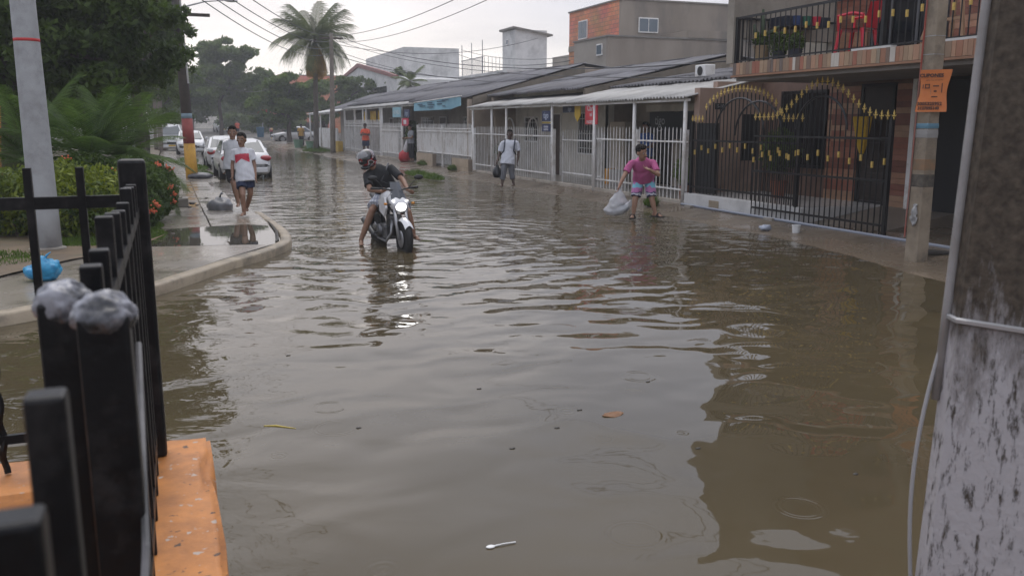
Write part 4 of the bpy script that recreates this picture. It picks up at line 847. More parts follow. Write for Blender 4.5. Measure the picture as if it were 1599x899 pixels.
MB().tube([(RX+.03, .62, 1.25), (RX+.05, .85, 1.45), (RX+.045, 1.15, 1.58)], .004, 6).build('stay_rod', mat('scuffed stay', (.16,.15,.15), (.05,.05,.05), .4, 10), rl_)
MB().box(RX-.012, RX+.012, 1.02, 2.62, .965, .99).build('bottom_rail', IRON, rl_); MB().box(RX-.012, RX+.012, 1.02, 2.62, 1.60, 1.625).build('top_rail', IRON, rl_)
for k in range(9):
    x_ = RX-.13-k*.125; zt = 1.735
    if k in (2, 5): MB().tube([(x_+.004*math.cos(i*.9), 2.62+.004*math.sin(i*.9), WTOP+(zt-WTOP)*i/60) for i in range(61)], .009, 5).build('twisted_bar', IRON, rl_)
    else: MB().box(x_-.010, x_+.010, 2.61, 2.63, WTOP, zt).build('bar', IRON, rl_)
MB().box(-4, RX-.03, 2.612, 2.628, 1.625, 1.658).build('top_rail', IRON, rl_); MB().box(-4, RX-.03, 2.612, 2.628, .985, 1.01).build('bottom_rail', IRON, rl_)
# plastic wrapped round the two post tops
TAPE = mat('grey plastic wrap', (.035,.035,.04), (.26,.26,.285), .2, 34, .002, 90, c3=(.02,.02,.022), s3=26, lo=.42, hi=.62)
for k, (sx, sy) in enumerate(((-.111, .99), (-.068, .905))):
    m = MB(); m.ell((sx, sy, 1.668), (.030, .030, .024), 56, 34); cw_ = Vector((sx, sy, 1.66)); m.v = [tuple(cw_ + (Vector(v)-cw_)*(1+.16*noise.noise(Vector(v)*38+Vector((k*3,0,0)))-.20*abs(noise.noise(Vector((v[0]*70, v[1]*70, v[2]*28+k))))+.05*noise.noise(Vector(v)*150))) for v in m.v]; m.build('plastic_wrap', TAPE, rl_, smooth=True)
# ================================================================== vegetation
BARK = mat('bark', (.075,.055,.04), (.045,.034,.026), .85, 6, .012, 12, stretch=(1,1,.3))
def leaf_mesh(name, centers, n, size, mt, droop=.3, aspect=.45, up=.35, seed=0, shell=.55, gap=.35, sub=0):
    """leaf quads spread through a set of ellipsoids; a 3-D noise opens gaps between clumps"""
    r = np.random.default_rng(seed)
    if sub:
        ex = []
        for c in centers:
            for _ in range(sub):
                d = r.normal(size=3); d /= np.linalg.norm(d); q = r.random()**.45*.92; f_ = r.uniform(.20, .36); ex.append((c[0]+d[0]*c[3]*q, c[1]+d[1]*c[4]*q, c[2]+d[2]*c[5]*q, c[3]*f_, c[4]*f_, c[5]*f_*.85))
        centers = ex
    C_ = np.array([c[:3] for c in centers]); Rd = np.array([c[3:6] for c in centers])
    wts = (Rd[:,0]*Rd[:,1]*Rd[:,2])**.67; wts /= wts.sum(); pts = []
    need = n
    while need > 0:
        k = r.choice(len(C_), need*2, p=wts); d = r.normal(size=(need*2, 3)); d /= np.linalg.norm(d, axis=1)[:,None]
        rad = (shell + (1-shell)*r.random(need*2))**1. ; rad = np.where(r.random(need*2) < .25, r.random(need*2)**.5, rad)
        p = C_[k] + d*Rd[k]*rad[:,None]
        f = Rd[:,0].mean(); q = p/ (f*.42)
        nz = np.sin(q[:,0]*1.7+1.3*np.sin(q[:,1]*1.1+seed))+np.sin(q[:,1]*1.9+1.1*np.sin(q[:,2]*1.3))+np.sin(q[:,2]*2.1+1.2*np.sin(q[:,0]*1.2))
        p = p[nz > -3+gap*3.2][:need]; pts.append(p); need -= len(p)
    P_ = np.concatenate(pts)[:n]; m = len(P_)
    a = r.normal(size=(m,3)); a[:,2] -= droop; a /= np.linalg.norm(a, axis=1)[:,None]
    nn = r.normal(size=(m,3)); nn[:,2] += up*2; b = np.cross(nn, a); b /= np.linalg.norm(b, axis=1)[:,None]+1e-9
    s_ = size*(.6+.8*r.random(m))[:,None]
    v = np.empty((m,4,3)); v[:,0] = P_-a*s_*.5; v[:,1] = P_+b*s_*aspect*.5; v[:,2] = P_+a*s_*.5; v[:,3] = P_-b*s_*aspect*.5
    return v.reshape(-1,3)
def quads_obj(name, V, mt, parent=None):
    m = len(V)//4; me = bpy.data.meshes.new(name)
    if parent is not None: V = V - np.array(MW[parent].translation)
    me.vertices.add(m*4); me.vertices.foreach_set('co', V.astype(np.float32).ravel()); me.loops.add(m*4); me.loops.foreach_set('vertex_index', np.arange(m*4, dtype=np.int32))
    me.polygons.add(m); me.polygons.foreach_set('loop_start', np.arange(0, m*4, 4, dtype=np.int32)); me.polygons.foreach_set('loop_total', np.full(m, 4, dtype=np.int32)); me.update(); me.validate()
    me.materials.append(mt); o = bpy.data.objects.new(name, me); COL.objects.link(o)
    if parent is not None: o.parent = parent; MW[o] = MW[parent]
    return o
GREEN_D = leafmat('dark leaves', (.026,.050,.008), (.105,.165,.024), .45, .8)
GREEN_M = leafmat('mid leaves', (.045,.082,.013), (.145,.215,.034), .45, .7)
GREEN_Y = leafmat('yellow green leaves', (.075,.115,.010), (.22,.26,.018), .35, 2.2)
GREEN_F = leafmat('far leaves', (.050,.088,.014), (.140,.195,.036), .45, .35)
GREEN_B = leafmat('bush leaves', (.030,.062,.010), (.105,.165,.026), .4, 3)
def tree(label, base, trunk_h, trunk_r, blobs, n, size, mt, seed, limbs=5, lean=(0,0), name='tree', group='street trees', gap=.35):
    t = thing(name, base, label, 'tree', group); base = Vector(base); r = random.Random(seed)
    top = base + Vector((lean[0], lean[1], trunk_h)); m = MB()
    m.tube([base-Vector((0,0,.2)), base+Vector((0,0,.15)), base.lerp(top,.35)+Vector((r.uniform(-.1,.1), r.uniform(-.1,.1), 0)), base.lerp(top,.7), top], [trunk_r*1.5, trunk_r*1.1, trunk_r*.9, trunk_r*.8, trunk_r*.65], 10); m.build('trunk', BARK, t, smooth=True)
    for k in range(limbs):
        b = blobs[k % len(blobs)]; e_ = Vector(b[:3]) + Vector((r.uniform(-.4,.4)*b[3], r.uniform(-.4,.4)*b[4], r.uniform(-.2,.4)*b[5])); s0 = base.lerp(top, r.uniform(.75, 1)); mid = s0.lerp(e_, .5)+Vector((r.uniform(-.3,.3), r.uniform(-.3,.3), r.uniform(.1,.5)))
        MB().tube([s0, mid, e_], [trunk_r*.5, trunk_r*.33, trunk_r*.1], 7).build('limb', BARK, t, smooth=True)
    quads_obj('crown', leaf_mesh('crown', blobs, n, size, mt, seed=seed, gap=gap, sub=16, shell=.3), mt, t); return t
def blobs_px(spec, s):   # (px, py, rx, rz) at distance s along the street -> crown clumps
    o = []
    for (x, y, rx, rz, *d) in spec:
        c = SS(x, y, s + (d[0] if d else 0)); o.append((c.x, c.y, c.z, rx, rx, rz))
    return o
# the big dark tree over the yard
b0 = SS(28, 240, 21); b0.z = .15
tree('big dark leafy tree with a thick trunk behind the grey lamp post', b0, 2.6, .30, blobs_px([(40,20,2.3,1.5), (120,-10,2.3,1.6), (60,100,1.8,1.0,-1), (150,80,1.7,1.1,-.5), (190,20,1.3,1.1), (-40,60,2.2,1.6), (180,130,1.2,.7,1), (110,150,1.3,.7), (0,-60,3,2,1), (200,-50,1.7,1.3,1)], 21), 54000, .17, GREEN_D, 3, 10, gap=.42)
b1 = G(233, 262, .12); b1 = Vector((-.9, 34, .12))
tree('leafy street tree whose branches hang round the leaning pole', b1, 4.2, .18, blobs_px([(235,10,1.1,1.0,-2), (283,88,.5,.7,-3.5), (225,70,1.1,.9), (250,-40,1.6,1.2), (215,120,1.1,.8,2), (280,40,.5,.7,-3)], 34), 12000, .19, GREEN_D, 5, 6, gap=.50)
for k, (px, py, s, bl, n, mt, lb, th) in enumerate([
    (228, 222, 52, [(205,120,2.6,2.2), (240,150,2.2,1.8), (190,60,3,2.4), (255,110,1.7,1.8), (160,140,2.6,2)], 15000, GREEN_M, 'mid green tree on the left verge beyond the pale slanted pole', 3.0),
    (255, 212, 75, [(262,120,2.6,2.6), (240,80,2.8,2.4), (275,160,1.6,1.6), (215,140,2.6,2.4)], 12000, GREEN_M, 'leafy tree on the left verge behind the white van', 3.2),
    (345, 200, 98, [(350,95,3.6,2.2), (318,120,2.8,2.2), (380,120,2.8,2.2), (345,140,3.4,1.8), (305,150,2.6,2), (395,150,2.4,1.8), (340,75,2.2,1.2)], 26000, GREEN_F, 'tall round crowned tree closing the street', 4.0),
    (300, 198, 120, [(300,130,4.4,3), (270,150,3.6,3), (330,160,4,2.4), (285,170,3.6,2)], 12000, GREEN_F, 'dense far tree left of the round crowned one', 4.0),
    (375, 198, 130, [(385,165,4.4,2.4), (420,150,4,2.6), (360,160,4,3), (405,175,3.6,2)], 12000, GREEN_F, 'dense far tree right of the round crowned one', 4.0),
    (452, 213, 80, [(440,150,2.4,1.7), (470,160,2.2,1.5), (415,165,2.0,1.5), (455,130,2.2,1.3), (445,185,1.8,1.2), (425,140,1.6,1.2)], 22000, GREEN_M, 'low spreading tree on the right verge beyond the palm', 2.2),
    (505, 205, 90, [(515,150,2.6,1.9), (545,140,2.4,1.8), (490,170,2.4,1.6), (570,135,2,1.2)], 12000, GREEN_F, 'green tree behind the palm and the last row house', 3.0),
    (610, 190, 84, [(628,118,1.2,1.0), (622,128,1.2,.8)], 3000, GREEN_F, 'small tree beside the far white house roof', 5.5),
    (140, 225, 40, [(130,110,2.6,2.2), (80,150,2.6,2), (30,120,3,2.4), (165,165,1.6,1.4), (-20,160,3,2)], 16000, GREEN_D, 'dark green tree deeper in the yard', 2.6),
    ]):
    q = SS(px, py, s); base = Vector((q.x, s, .1 + road_z(s))); tree(lb, base, th, .16 if s < 70 else .22, blobs_px(bl, s), n, .24 if s < 60 else (.34 if s < 95 else .5), mt, 20+k, 5, gap=.40)
# far belt of woodland closing the horizon (one mass)
bl = [(x, 165+abs(math.sin(x*.05))*25, 8+3*abs(math.sin(x*1.3)), 4.5+3.0*abs(math.sin(x*.7))) for x in np.linspace(-330, 400, 60)]
V = leaf_mesh('w', [(x, y, z_*.6+1.5, rx, rx*.7, z_) for x, y, rx, z_ in bl], 60000, 1.1, GREEN_F, seed=77, gap=.2)
tag(quads_obj('far_woodland', V, GREEN_F), 'far mass of trees closing off the horizon', kind='stuff')
# hedge in yellow green, areca palm, flowering bush
hd = thing('hedge', (-2.6, 15.3, .15), 'yellow green hedge behind the grey lamp post', 'hedge')
V = leaf_mesh('h', [(x, 15.2+.5*math.sin(x*2), .62+.1*math.sin(x*3), .75, .7, .62) for x in np.arange(-6.6, -.9, .55)], 26000, .085, GREEN_Y, seed=5, gap=.42, shell=.7)
quads_obj('foliage', V, GREEN_Y, hd)
V2 = leaf_mesh('h', [(x, 15.2+.5*math.sin(x*2), .5, .7, .65, .5) for x in np.arange(-6.6, -.9, .55)], 12000, .10, GREEN_B, seed=6, gap=.3, shell=.3); quads_obj('inner_foliage', V2, GREEN_B, hd)
for k in range(11): MB().tube([(-6.4+k*.52, 15.2, .1), (-6.4+k*.52+random.uniform(-.1,.1), 15.2, .7)], [.02,.008], 5).build('stem', BARK, hd)
def frond(L_, w_, n, bend, leaf_len, sag=.35, thick=.012, dense=34, seed=0):
    """one palm leaf along +X, curving down: rachis plus two ranks of leaflets"""
    r = random.Random(seed); m = MB(); pts = []
    for i in range(n+1):
        u = i/n; pts.append(Vector((L_*math.sin(min(1.5, u*bend))/max(bend, .01) if bend > .05 else L_*u, 0, L_*(math.cos(u*bend)-1)/bend if bend > .05 else 0)))
    m.tube(pts, [thick*(1-.8*i/n) for i in range(n+1)], 5)
    for i in range(dense):
        u = .10+.9*i/dense; k = min(n-1, int(u*n)); f = u*n-k; p = pts[k].lerp(pts[k+1], f); tdir = (pts[k+1]-pts[k]).normalized()
        l_ = leaf_len*(math.sin(math.pi*min(1, u*.86+.12)))**.6*r.uniform(.85, 1.1)
        for sd_ in (-1, 1):
            d = (tdir*.75 + Vector((0, sd_*1.0, -.15))).normalized(); e1 = p + d*l_*.5 + Vector((0,0,-sag*l_*.15)); e2 = p + d*l_ + Vector((0,0,-sag*l_*r.uniform(.5,1)))
            wv = tdir*w_; m.add([p-wv*.5, p+wv*.5, e1+wv*.5, e1-wv*.5, e2], [(0,1,2,3), (3,2,4)])
    return m
def palm(label, base, th, tr, nfr, L_, leaf_len, mt, seed, lean=(0,0), dead=0, group=None, cat='palm', elev=(-.5, 1.2), stem=True, w_=.035, sag=.5, nseg=9, dense=34, name='palm_tree'):
    t = thing(name, base, label, cat, group); base = Vector(base); top = base + Vector((lean[0], lean[1], th)); r = random.Random(seed)
    if stem:
        m = MB(); m.tube([base.lerp(top, k/14)+Vector((0,0,-.15 if k == 0 else 0)) for k in range(15)], [tr*(1.5 if k == 0 else 1.05-.3*k/14)*(1+.05*(k % 2)) for k in range(15)], 10); m.build('trunk', mat('palm bark', (.12,.10,.08), (.07,.058,.046), .85, 8, .01, 20, stretch=(1,1,4)), t, smooth=True)
    mes = [frond(L_, w_, nseg, b_, leaf_len, sag, .02*L_/2.2, dense, seed+i).mesh('frond', mt) for i, b_ in enumerate((.6, .95, 1.3, 1.55))]
    for i in range(nfr):
        az = i*2.399+r.uniform(-.2,.2); u = i/nfr; el = elev[1]+(elev[0]-elev[1])*u+r.uniform(-.1,.1); k = min(3, int(u*3.2+r.random()*.8))
        piece('frond', mes[k], top+Vector((0,0,.1-.25*u)), t, (r.uniform(-.3,.3), -el, az), (r.uniform(.85,1.08),)*3)
    if dead:
        dm = frond(L_*.85, w_, nseg, .45, leaf_len*.8, 1.3, .03, dense, 3).mesh('dead_frond', leafmat('dry fronds', (.30,.17,.03), (.50,.31,.06), .3, 1.))
        for i in range(dead): piece('dead_frond', dm, top+Vector((0,0,-.2)), t, (r.uniform(-.4,.4), r.uniform(.55,1.3), i*2*math.pi/dead+r.uniform(-.3,.3)), (r.uniform(.7,1.),)*3)
    return t
PALMG = leafmat('coconut fronds', (.055,.075,.022), (.13,.16,.05), .35, .8); ARECA = leafmat('areca fronds', (.040,.080,.013), (.120,.200,.034), .42, 1.5)
pb = G(494, 236, .1); pt_ = SS(492, 62, pb.y)
palm('coconut palm with drooping dry yellow fronds beside the slim far pole', pb, pt_.z-pb.z, .17, 30, 2.7, .95, PALMG, 11, (pt_.x-pb.x-.0, 0), dead=18, elev=(-.12, 1.3), w_=.042, sag=1.25, dense=42)
for k, (x_, y_, nf, Lf, lb) in enumerate([(-1.35, 17.6, 26, 1.65, 'arching feathery palm bush above the flowering shrub'), (-.85, 18.4, 22, 1.5, 'smaller feathery palm bush leaning over the pavement'), (-2.4, 18.3, 22, 1.75, 'feathery palm bush in front of the dark tree trunk')]):
    palm(lb, (x_, y_, .12), 1.0, .05, nf, Lf, .5, ARECA, 50+k, cat='palm', elev=(-.15, 1.4), w_=.027, sag=.35, group='feathery palm bushes in the yard', name='palm_bush')
far_p = SS(640, 128, 70); palm('small palm top showing over the row house roofs', (far_p.x, 70, .2), far_p.z-.2, .12, 12, 1.7, .6, PALMG, 90, elev=(-.2, 1.2), w_=.05)
fbq = thing('flowering_shrub', (-.85, 16.6, .12), 'dark green shrub dotted with coral red flowers', 'shrub')
V = leaf_mesh('f', [(-.65,16.5,.70,.66,.62,.62), (-1.35,16.7,.72,.65,.6,.66), (-.45,17.4,.66,.62,.65,.60), (-.60,15.85,.46,.46,.45,.42)], 30000, .078, GREEN_B, seed=9, gap=.36, shell=.6); quads_obj('foliage', V, GREEN_B, fbq)
FLW = mat('coral petals', (.55,.07,.035), (.62,.16,.06), .6, 8)
fm_ = MB(); [fm_.ell((random.gauss(0,.03), random.gauss(0,.03), random.gauss(0,.02)), .016, 6, 4) for _ in range(14)]; fme = fm_.mesh('flower_head', FLW)
for k in range(30):
    a = random.uniform(-2.6, .9); ce = random.choice([(-.65,16.5,.70,.66,.62), (-1.35,16.7,.72,.65,.66), (-.45,17.4,.66,.62,.60), (-.60,15.85,.46,.46,.42)]); el = random.uniform(-.5, 1.0)
    piece('flower_head', fme, (ce[0]+ce[3]*math.cos(a)*math.cos(el), ce[1]+ce[3]*math.sin(a)*math.cos(el), ce[2]+ce[4]*math.sin(el)), fbq, (0,0,a))
for k in range(5): MB().tube([(-.8+.1*k, 16.6, .1), (-.95+.2*k, 16.6, .6)], [.02,.01], 5).build('stem', BARK, fbq)
# grass: tufts in patches
def grass(name, label, spots, n, h, mt, seed):
    r = np.random.default_rng(seed); V = []
    for (x, y, z, rx, ry) in spots:
        k = n; a = r.random(k)*2*np.pi; d = np.sqrt(r.random(k)); P_ = np.stack([x+rx*d*np.cos(a), y+ry*d*np.sin(a), np.full(k, z)], 1)
        t_ = r.normal(size=(k,3))*.45; t_[:,2] = 1; hh = (h*(.4+.8*r.random(k))*(1.15-.7*d))[:,None]; t_ *= hh
        s_ = r.normal(size=(k,3)); s_[:,2] = 0; s_ /= np.linalg.norm(s_, axis=1)[:,None]; s_ *= .007+h*.02
        V.append(np.stack([P_-s_, P_+s_, P_+t_*.6+s_*.7, P_+t_], 1).reshape(-1,3))
    return tag(quads_obj(name, np.concatenate(V), mt), label, kind='stuff')
GRS = leafmat('grass blades', (.045,.090,.010), (.12,.19,.025), .35, 4)
w1, w2, w3, w4 = G(655, 271, .1), G(628, 268, .06), G(482, 232, .08), G(663, 256, .14)
grass('grass', 'short grass at the foot of the flowering shrub', [(-.65, 14.9, .11, .55, 1.2), (-.55, 16.2, .11, .4, .8), (-1.3, 14.2, .12, .6, .5), (-2.6, 12.6, .14, 1., .9)], 2600, .10, GRS, 1)
grass('grass', 'green weeds growing along the right pavement edge', [(w1.x, w1.y, .04, .35, 1.6), (w1.x-.1, w1.y-2.2, .04, .25, .8), (w4.x, w4.y, .12, .28, .6), (10.2, 32.3, .1, .18, .3), (9.95, 16.9, .06, .12, .18)], 1100, .22, GRS, 2)
grass('grass', 'round grass mound at the foot of the palm', [(pb.x, pb.y-.2, .1, .9, 1.6), (w3.x+.2, w3.y, .08, .7, 2.0)], 1800, .28, GRS, 3)
grass('grass', 'grass verge strip beside the parked cars', [(1.1, 33, .09, .35, 1.2), (1.15, 38, .08, .35, 2.2), (.9, 46, .08, .5, 4)], 900, .14, GRS, 4)
# potted plants
def bushy(parent, c, r, n, size, mt, seed, name='foliage'): quads_obj(name, leaf_mesh('b', [(c[0], c[1], c[2], r, r, r*1.1)], n, size, mt, seed=seed, gap=.25, shell=.3), mt, parent)
t = pot('potted_plant', 'square terracotta pot with a leafy shrub on the porch', (11.45, 14.45, .38), .17, .34, TERR, 'potted plant'); MB().tube([(11.45,14.45,.6), (11.45,14.45,1.1)], .02, 6).build('stem', BARK, t); bushy(t, (11.45, 14.45, 1.3), .42, 1600, .11, GREEN_B, 31)
t = pot('potted_plant', 'tan pot with a tall cactus at the end of the balcony', (10.42, 13.85, 2.95), .15, .32, mat('tan pot', (.33,.24,.14), (.27,.19,.11), .7, 5), 'potted plant')
for a_, b_, c_ in (((10.42,13.85,3.25), (10.43,13.87,3.62), (10.40,13.84,3.92)), ((10.44,13.87,3.45), (10.55,13.7,3.52), (10.6,13.62,3.6)), ((10.42,13.85,3.3), (10.36,13.98,3.5), (10.34,14.0,3.66))): MB().tube([a_, b_, c_], [.035,.045,.02], 8).build('cactus_arm', mat('cactus green', (.04,.065,.03), (.03,.05,.02), .6, 9), t, smooth=True)
bushy(t, (10.42, 13.85, 3.33), .17, 300, .08, GREEN_B, 33)
for k, (s_, r_, lb) in enumerate([(13.45, .22, 'leafy plant in a dark pot on the balcony beside the cactus'), (13.0, .18, 'low leafy plant in a navy pot on the balcony')]):
    t = pot('potted_plant', lb, (10.5, s_, 2.95), .12, .2, flat('dark pot', (.03,.035,.05)), 'potted plant'); bushy(t, (10.5, s_, 3.27), r_, 500, .075, GREEN_B, 35+k)
for k, (x_, s_, z_, r_, lb) in enumerate([(11.0, 17.2, .15, .28, 'bright green plant behind the white fence near the gate'), (11.3, 29.6, .15, .4, 'dark leafy plant behind the tall white fence')]):
    t = pot('potted_plant', lb, (x_, s_, z_), .14, .3, TERR, 'potted plant'); bushy(t, (x_, s_, z_+.65), r_, 700, .12, GREEN_M if k == 0 else GREEN_B, 40+k); MB().tube([(x_,s_,z_+.2), (x_,s_,z_+.6)], .015, 5).build('stem', BARK, t)
dg = thing('climbing_plant', (10.75, 40.3, .1), 'dark climbing shrub filling the open gateway', 'shrub'); V = leaf_mesh('c', [(10.8, 40.5, .6, .35, .6, .7), (10.8, 40.3, 1.3, .35, .6, .7)], 5000, .14, GREEN_D, seed=44, gap=.15); quads_obj('foliage', V, GREEN_D, dg); MB().tube([(10.8,40.4,.05), (10.8,40.4,1.3)], .04, 6).build('stem', BARK, dg)
# ================================================================== cars
def paint(n, c): return mat(n, c, tuple(v*.93 for v in c), .28, 3, coat=.6)
TAIL = mat('tail lamp red', (.30,.012,.018), None, .15, coat=.5); LENS = mat('clear lamp', (.45,.46,.48), None, .08); CHROME = mat('chrome', (.5,.5,.5), None, .15, metal=1)
CARGL = mat('car glass', (.05,.065,.075), None, .04, coat=.3); TRIM = mat('black trim', (.015,.015,.016), None, .5); PLATE = mat('plate yellow', (.55,.36,.04), None, .5)
def loft(m, secs):
    n = len(secs[0]); b = [v for s in secs for v in s]
    m.add(b, [(i*n+k, i*n+(k+1) % n, (i+1)*n+(k+1) % n, (i+1)*n+k) for i in range(len(secs)-1) for k in range(n)] + [tuple(range(n)), tuple(reversed(range((len(secs)-1)*n, len(secs)*n)))]); return m
def car(label, loc, rz, kind, pm, group='cars parked along the flooded street', detail=True, z=-.12):
    """built along local +Y = forward"""
    t = thing('parked_car', (loc[0], loc[1], z + loc[2]), label, 'car', group, rz)
    W = {'sedan': .86, 'hatch': .83, 'van': .90, 'suv': .90}[kind]; Ln = {'sedan': 2.15, 'hatch': 1.95, 'van': 2.2, 'suv': 2.15}[kind]
    RH = {'sedan': 1.45, 'hatch': 1.5, 'van': 1.85, 'suv': 1.70}[kind]; BL = {'sedan': .93, 'hatch': .96, 'van': 1.08, 'suv': 1.05}[kind]
    def prof(y):  # deck height and half width along the body
        u = y/Ln
        if kind == 'sedan': zt = np.interp(u, [-1, -.97, -.9, -.5, .45, .55, .9, .98, 1], [.62, .86, .98, BL+.03, BL, .93, .80, .70, .52])
        elif kind == 'van': zt = np.interp(u, [-1, -.98, .4, .65, .92, .99, 1], [.9, BL, BL, 1.02, .92, .78, .55])
        else: zt = np.interp(u, [-1, -.98, -.9, .4, .5, .9, .98, 1], [.75, .95, BL, BL, .97, .84, .72, .52])
        w_ = W*np.interp(abs(u), [0, .7, .9, .97, 1], [1, .99, .94, .86, .72]); return zt, w_
    secs = []
    for y in np.concatenate([[-Ln], np.linspace(-Ln*.985, Ln*.985, 26), [Ln]]):
        zt, w_ = prof(y); e = abs(y)/Ln; zb = .22 if e < .9 else .22+.1*(e-.9)/.1
        half = [(0, zb), (w_*.80, zb), (w_*.95, zb+.10), (w_, zb+.28), (w_*.99, zt-.20), (w_*.95, zt-.06), (w_*.86, zt), (w_*.5, zt+.02)]
        sec = [(x, y, z_) for x, z_ in half] + [(0, y, zt+.025)] + [(-x, y, z_) for x, z_ in reversed(half[1:])]; secs.append(sec)
    body = loft(MB(), secs).build('body', pm, t, smooth=True, local=True)
    # greenhouse: painted roof and pillars, separate panes
    if kind == 'sedan': st = [(-.72, .0), (-.40, .96), (-.1, 1), (.12, .97), (.50, .0)]
    elif kind == 'van': st = [(-.97, .0), (-.93, .97), (-.2, 1), (.28, .97), (.66, .0)]
    else: st = [(-.95, .0), (-.80, .94), (-.2, 1), (.12, .96), (.50, .0)]
    g_ = []
    for u, h in st:
        z_ = BL-.01+(RH-BL)*h; ww = W*(.93-.20*h); g_.append([(ww*.0, u*Ln, z_+.03*h), (ww*.7, u*Ln, z_+.02*h), (ww, u*Ln, z_-.04*h), (W*.92, u*Ln, BL-.03), (-W*.92, u*Ln, BL-.03), (-ww, u*Ln, z_-.04*h), (-ww*.7, u*Ln, z_+.02*h)])
    cab = loft(MB(), g_).build('cabin', pm, t, smooth=False, local=True, bevel=.03)
    def pane(nm, a, b, c, d, push):
        P4 = [Vector(p) for p in (a, b, c, d)]; nrm = (P4[1]-P4[0]).cross(P4[3]-P4[0]).normalized(); cen = sum(P4, Vector())/4; nrm = nrm if nrm.dot(Vector(push)) > 0 else -nrm
        P4 = [cen + (p-cen)*.90 + nrm*.014 for p in P4]; MB().prism(P4, nrm*.006).build(nm, CARGL, t, local=True)
    (u0, h0), (u1, h1), _, (u3, h3), (u4, h4) = st
    zz = lambda h: BL-.01+(RH-BL)*h; ww = lambda h: W*(.93-.20*h)
    pane('rear_window', (-ww(0)*.93, u0*Ln, zz(.06)), (ww(0)*.93, u0*Ln, zz(.06)), (ww(h1)*.95, u1*Ln, zz(h1)-.02), (-ww(h1)*.95, u1*Ln, zz(h1)-.02), (0,-1,.3))
    pane('windscreen', (-ww(0)*.95, u4*Ln, zz(.05)), (ww(0)*.95, u4*Ln, zz(.05)), (ww(h3)*.95, u3*Ln, zz(h3)-.02), (-ww(h3)*.95, u3*Ln, zz(h3)-.02), (0,1,.3))
    for sx in (-1, 1):
        ym = (u1+u3)/2*Ln
        for ya, yb, yc, yd in ((u0*Ln+.22, ym-.05, ym-.05, u1*Ln+.06), (ym+.05, u4*Ln-.28, u3*Ln-.04, ym+.05)):
            pane('side_window', (sx*W*.915, ya, BL+.01), (sx*W*.915, yb, BL+.01), (sx*ww(.96), yc, zz(.88)), (sx*ww(.96), yd, zz(.88)), (sx,0,.2))
        # lamps
        yr, yf = -Ln*.975, Ln*.955
        zt_, w_ = prof(-Ln*.95)
        m = MB(); m.ell((sx*(w_-.12), yr+.06, .80 if kind != 'van' else 1.0), (.20, .12, .11 if kind == 'sedan' else .2), 12, 8); m.build('tail_lamp', TAIL, t, local=True, smooth=True)
        m = MB(); m.ell((sx*(W*.70), yf-.05, .68), (.17, .16, .09), 12, 8); m.build('headlight', LENS, t, local=True, smooth=True)
        m = MB(); m.ell((sx*(W+.10), u4*Ln-.30, BL+.08), (.10, .06, .075), 10, 7); m.build('mirror', pm, t, local=True, smooth=True)
        for yw in (-Ln*.60, Ln*.64):
            tyre = MB().lathe([(.17,-.09), (.29,-.10), (.315,-.06), (.315,.06), (.29,.10), (.17,.09)], (sx*(W-.09), yw, .315), 20, 'x').build('tyre', RUBBER, t, local=True, smooth=True)
            MB().lathe([(0,-.095), (.17,-.105), (.20,-.09), (.20,.09), (.17,.105), (0,.095)], (sx*(W-.09), yw, .315), 10, 'x').build('rim', STEEL, tyre, local=True)
            MB().lathe([(.30,0), (.365,0), (.365,.03), (.30,.03)], (sx*(W-.012 if sx > 0 else W-.012)-(.03 if sx < 0 else 0)+(.0 if sx > 0 else .03), yw, .33), 20, 'x').build('wheel_arch', TRIM, t, local=True)
    MB().box(-W*.8, W*.8, -Ln-.02, -Ln+.12, .30, .50).build('rear_bumper', pm, t, local=True, bevel=.04); MB().box(-.26, .26, -Ln-.028, -Ln-.018, .60, .72).build('rear_plate', PLATE, t, local=True)
    MB().box(-W*.8, W*.8, Ln-.12, Ln+.03, .28, .48).build('front_bumper', pm, t, local=True, bevel=.04); MB().box(-.30, .30, Ln-.02, Ln+.022, .52, .66).build('grille', TRIM, t, local=True, bevel=.01); MB().box(-.22, .22, Ln+.032, Ln+.04, .36, .47).build('front_plate', PLATE, t, local=True)
    if kind == 'sedan': MB().box(-.30, .30, -Ln*.985, -Ln*.955, .87, .89).build('boot_trim', CHROME, t, local=True)
    return t
PWH = paint('white car paint', (.62,.62,.63)); PSI = paint('silver car paint', (.40,.41,.42))
car('white sedan seen from behind, wheels in the water beside the two boys', (2.45, 33.4, 0), R_(1.5), 'sedan', PWH)
car('second white saloon just ahead of the sedan with red tail lamps', (2.35, 40.6, 0), R_(0), 'sedan', PWH)
car('white hatchback facing down the street beside the yellow pole', (1.35, 58, .06), R_(180), 'hatch', PWH)
car('white van parked half on the verge behind the hatchback', (.15, 66, .10), R_(184), 'van', PWH)
def far_car(px, py, kind, rz, pm, label):
    s = 90.
    for _ in range(30): q = SS(px, py, s); s += (q.z - road_z(s))*14
    q = SS(px, py, s); car(label, (q.x, s, .12+road_z(s)), rz, kind, pm)
far_car(347, 207, 'suv', R_(185), PWH, 'white car far up the street under the round crowned tree'); far_car(374, 207, 'sedan', R_(170), PSI, 'silver car far up the street near the far wall'); far_car(263, 206, 'hatch', R_(0), PSI, 'silver car far along the left verge between the trees')
car('white car half hidden behind the low spreading tree', (11.2, 84, .25), R_(95), 'sedan', PWH)
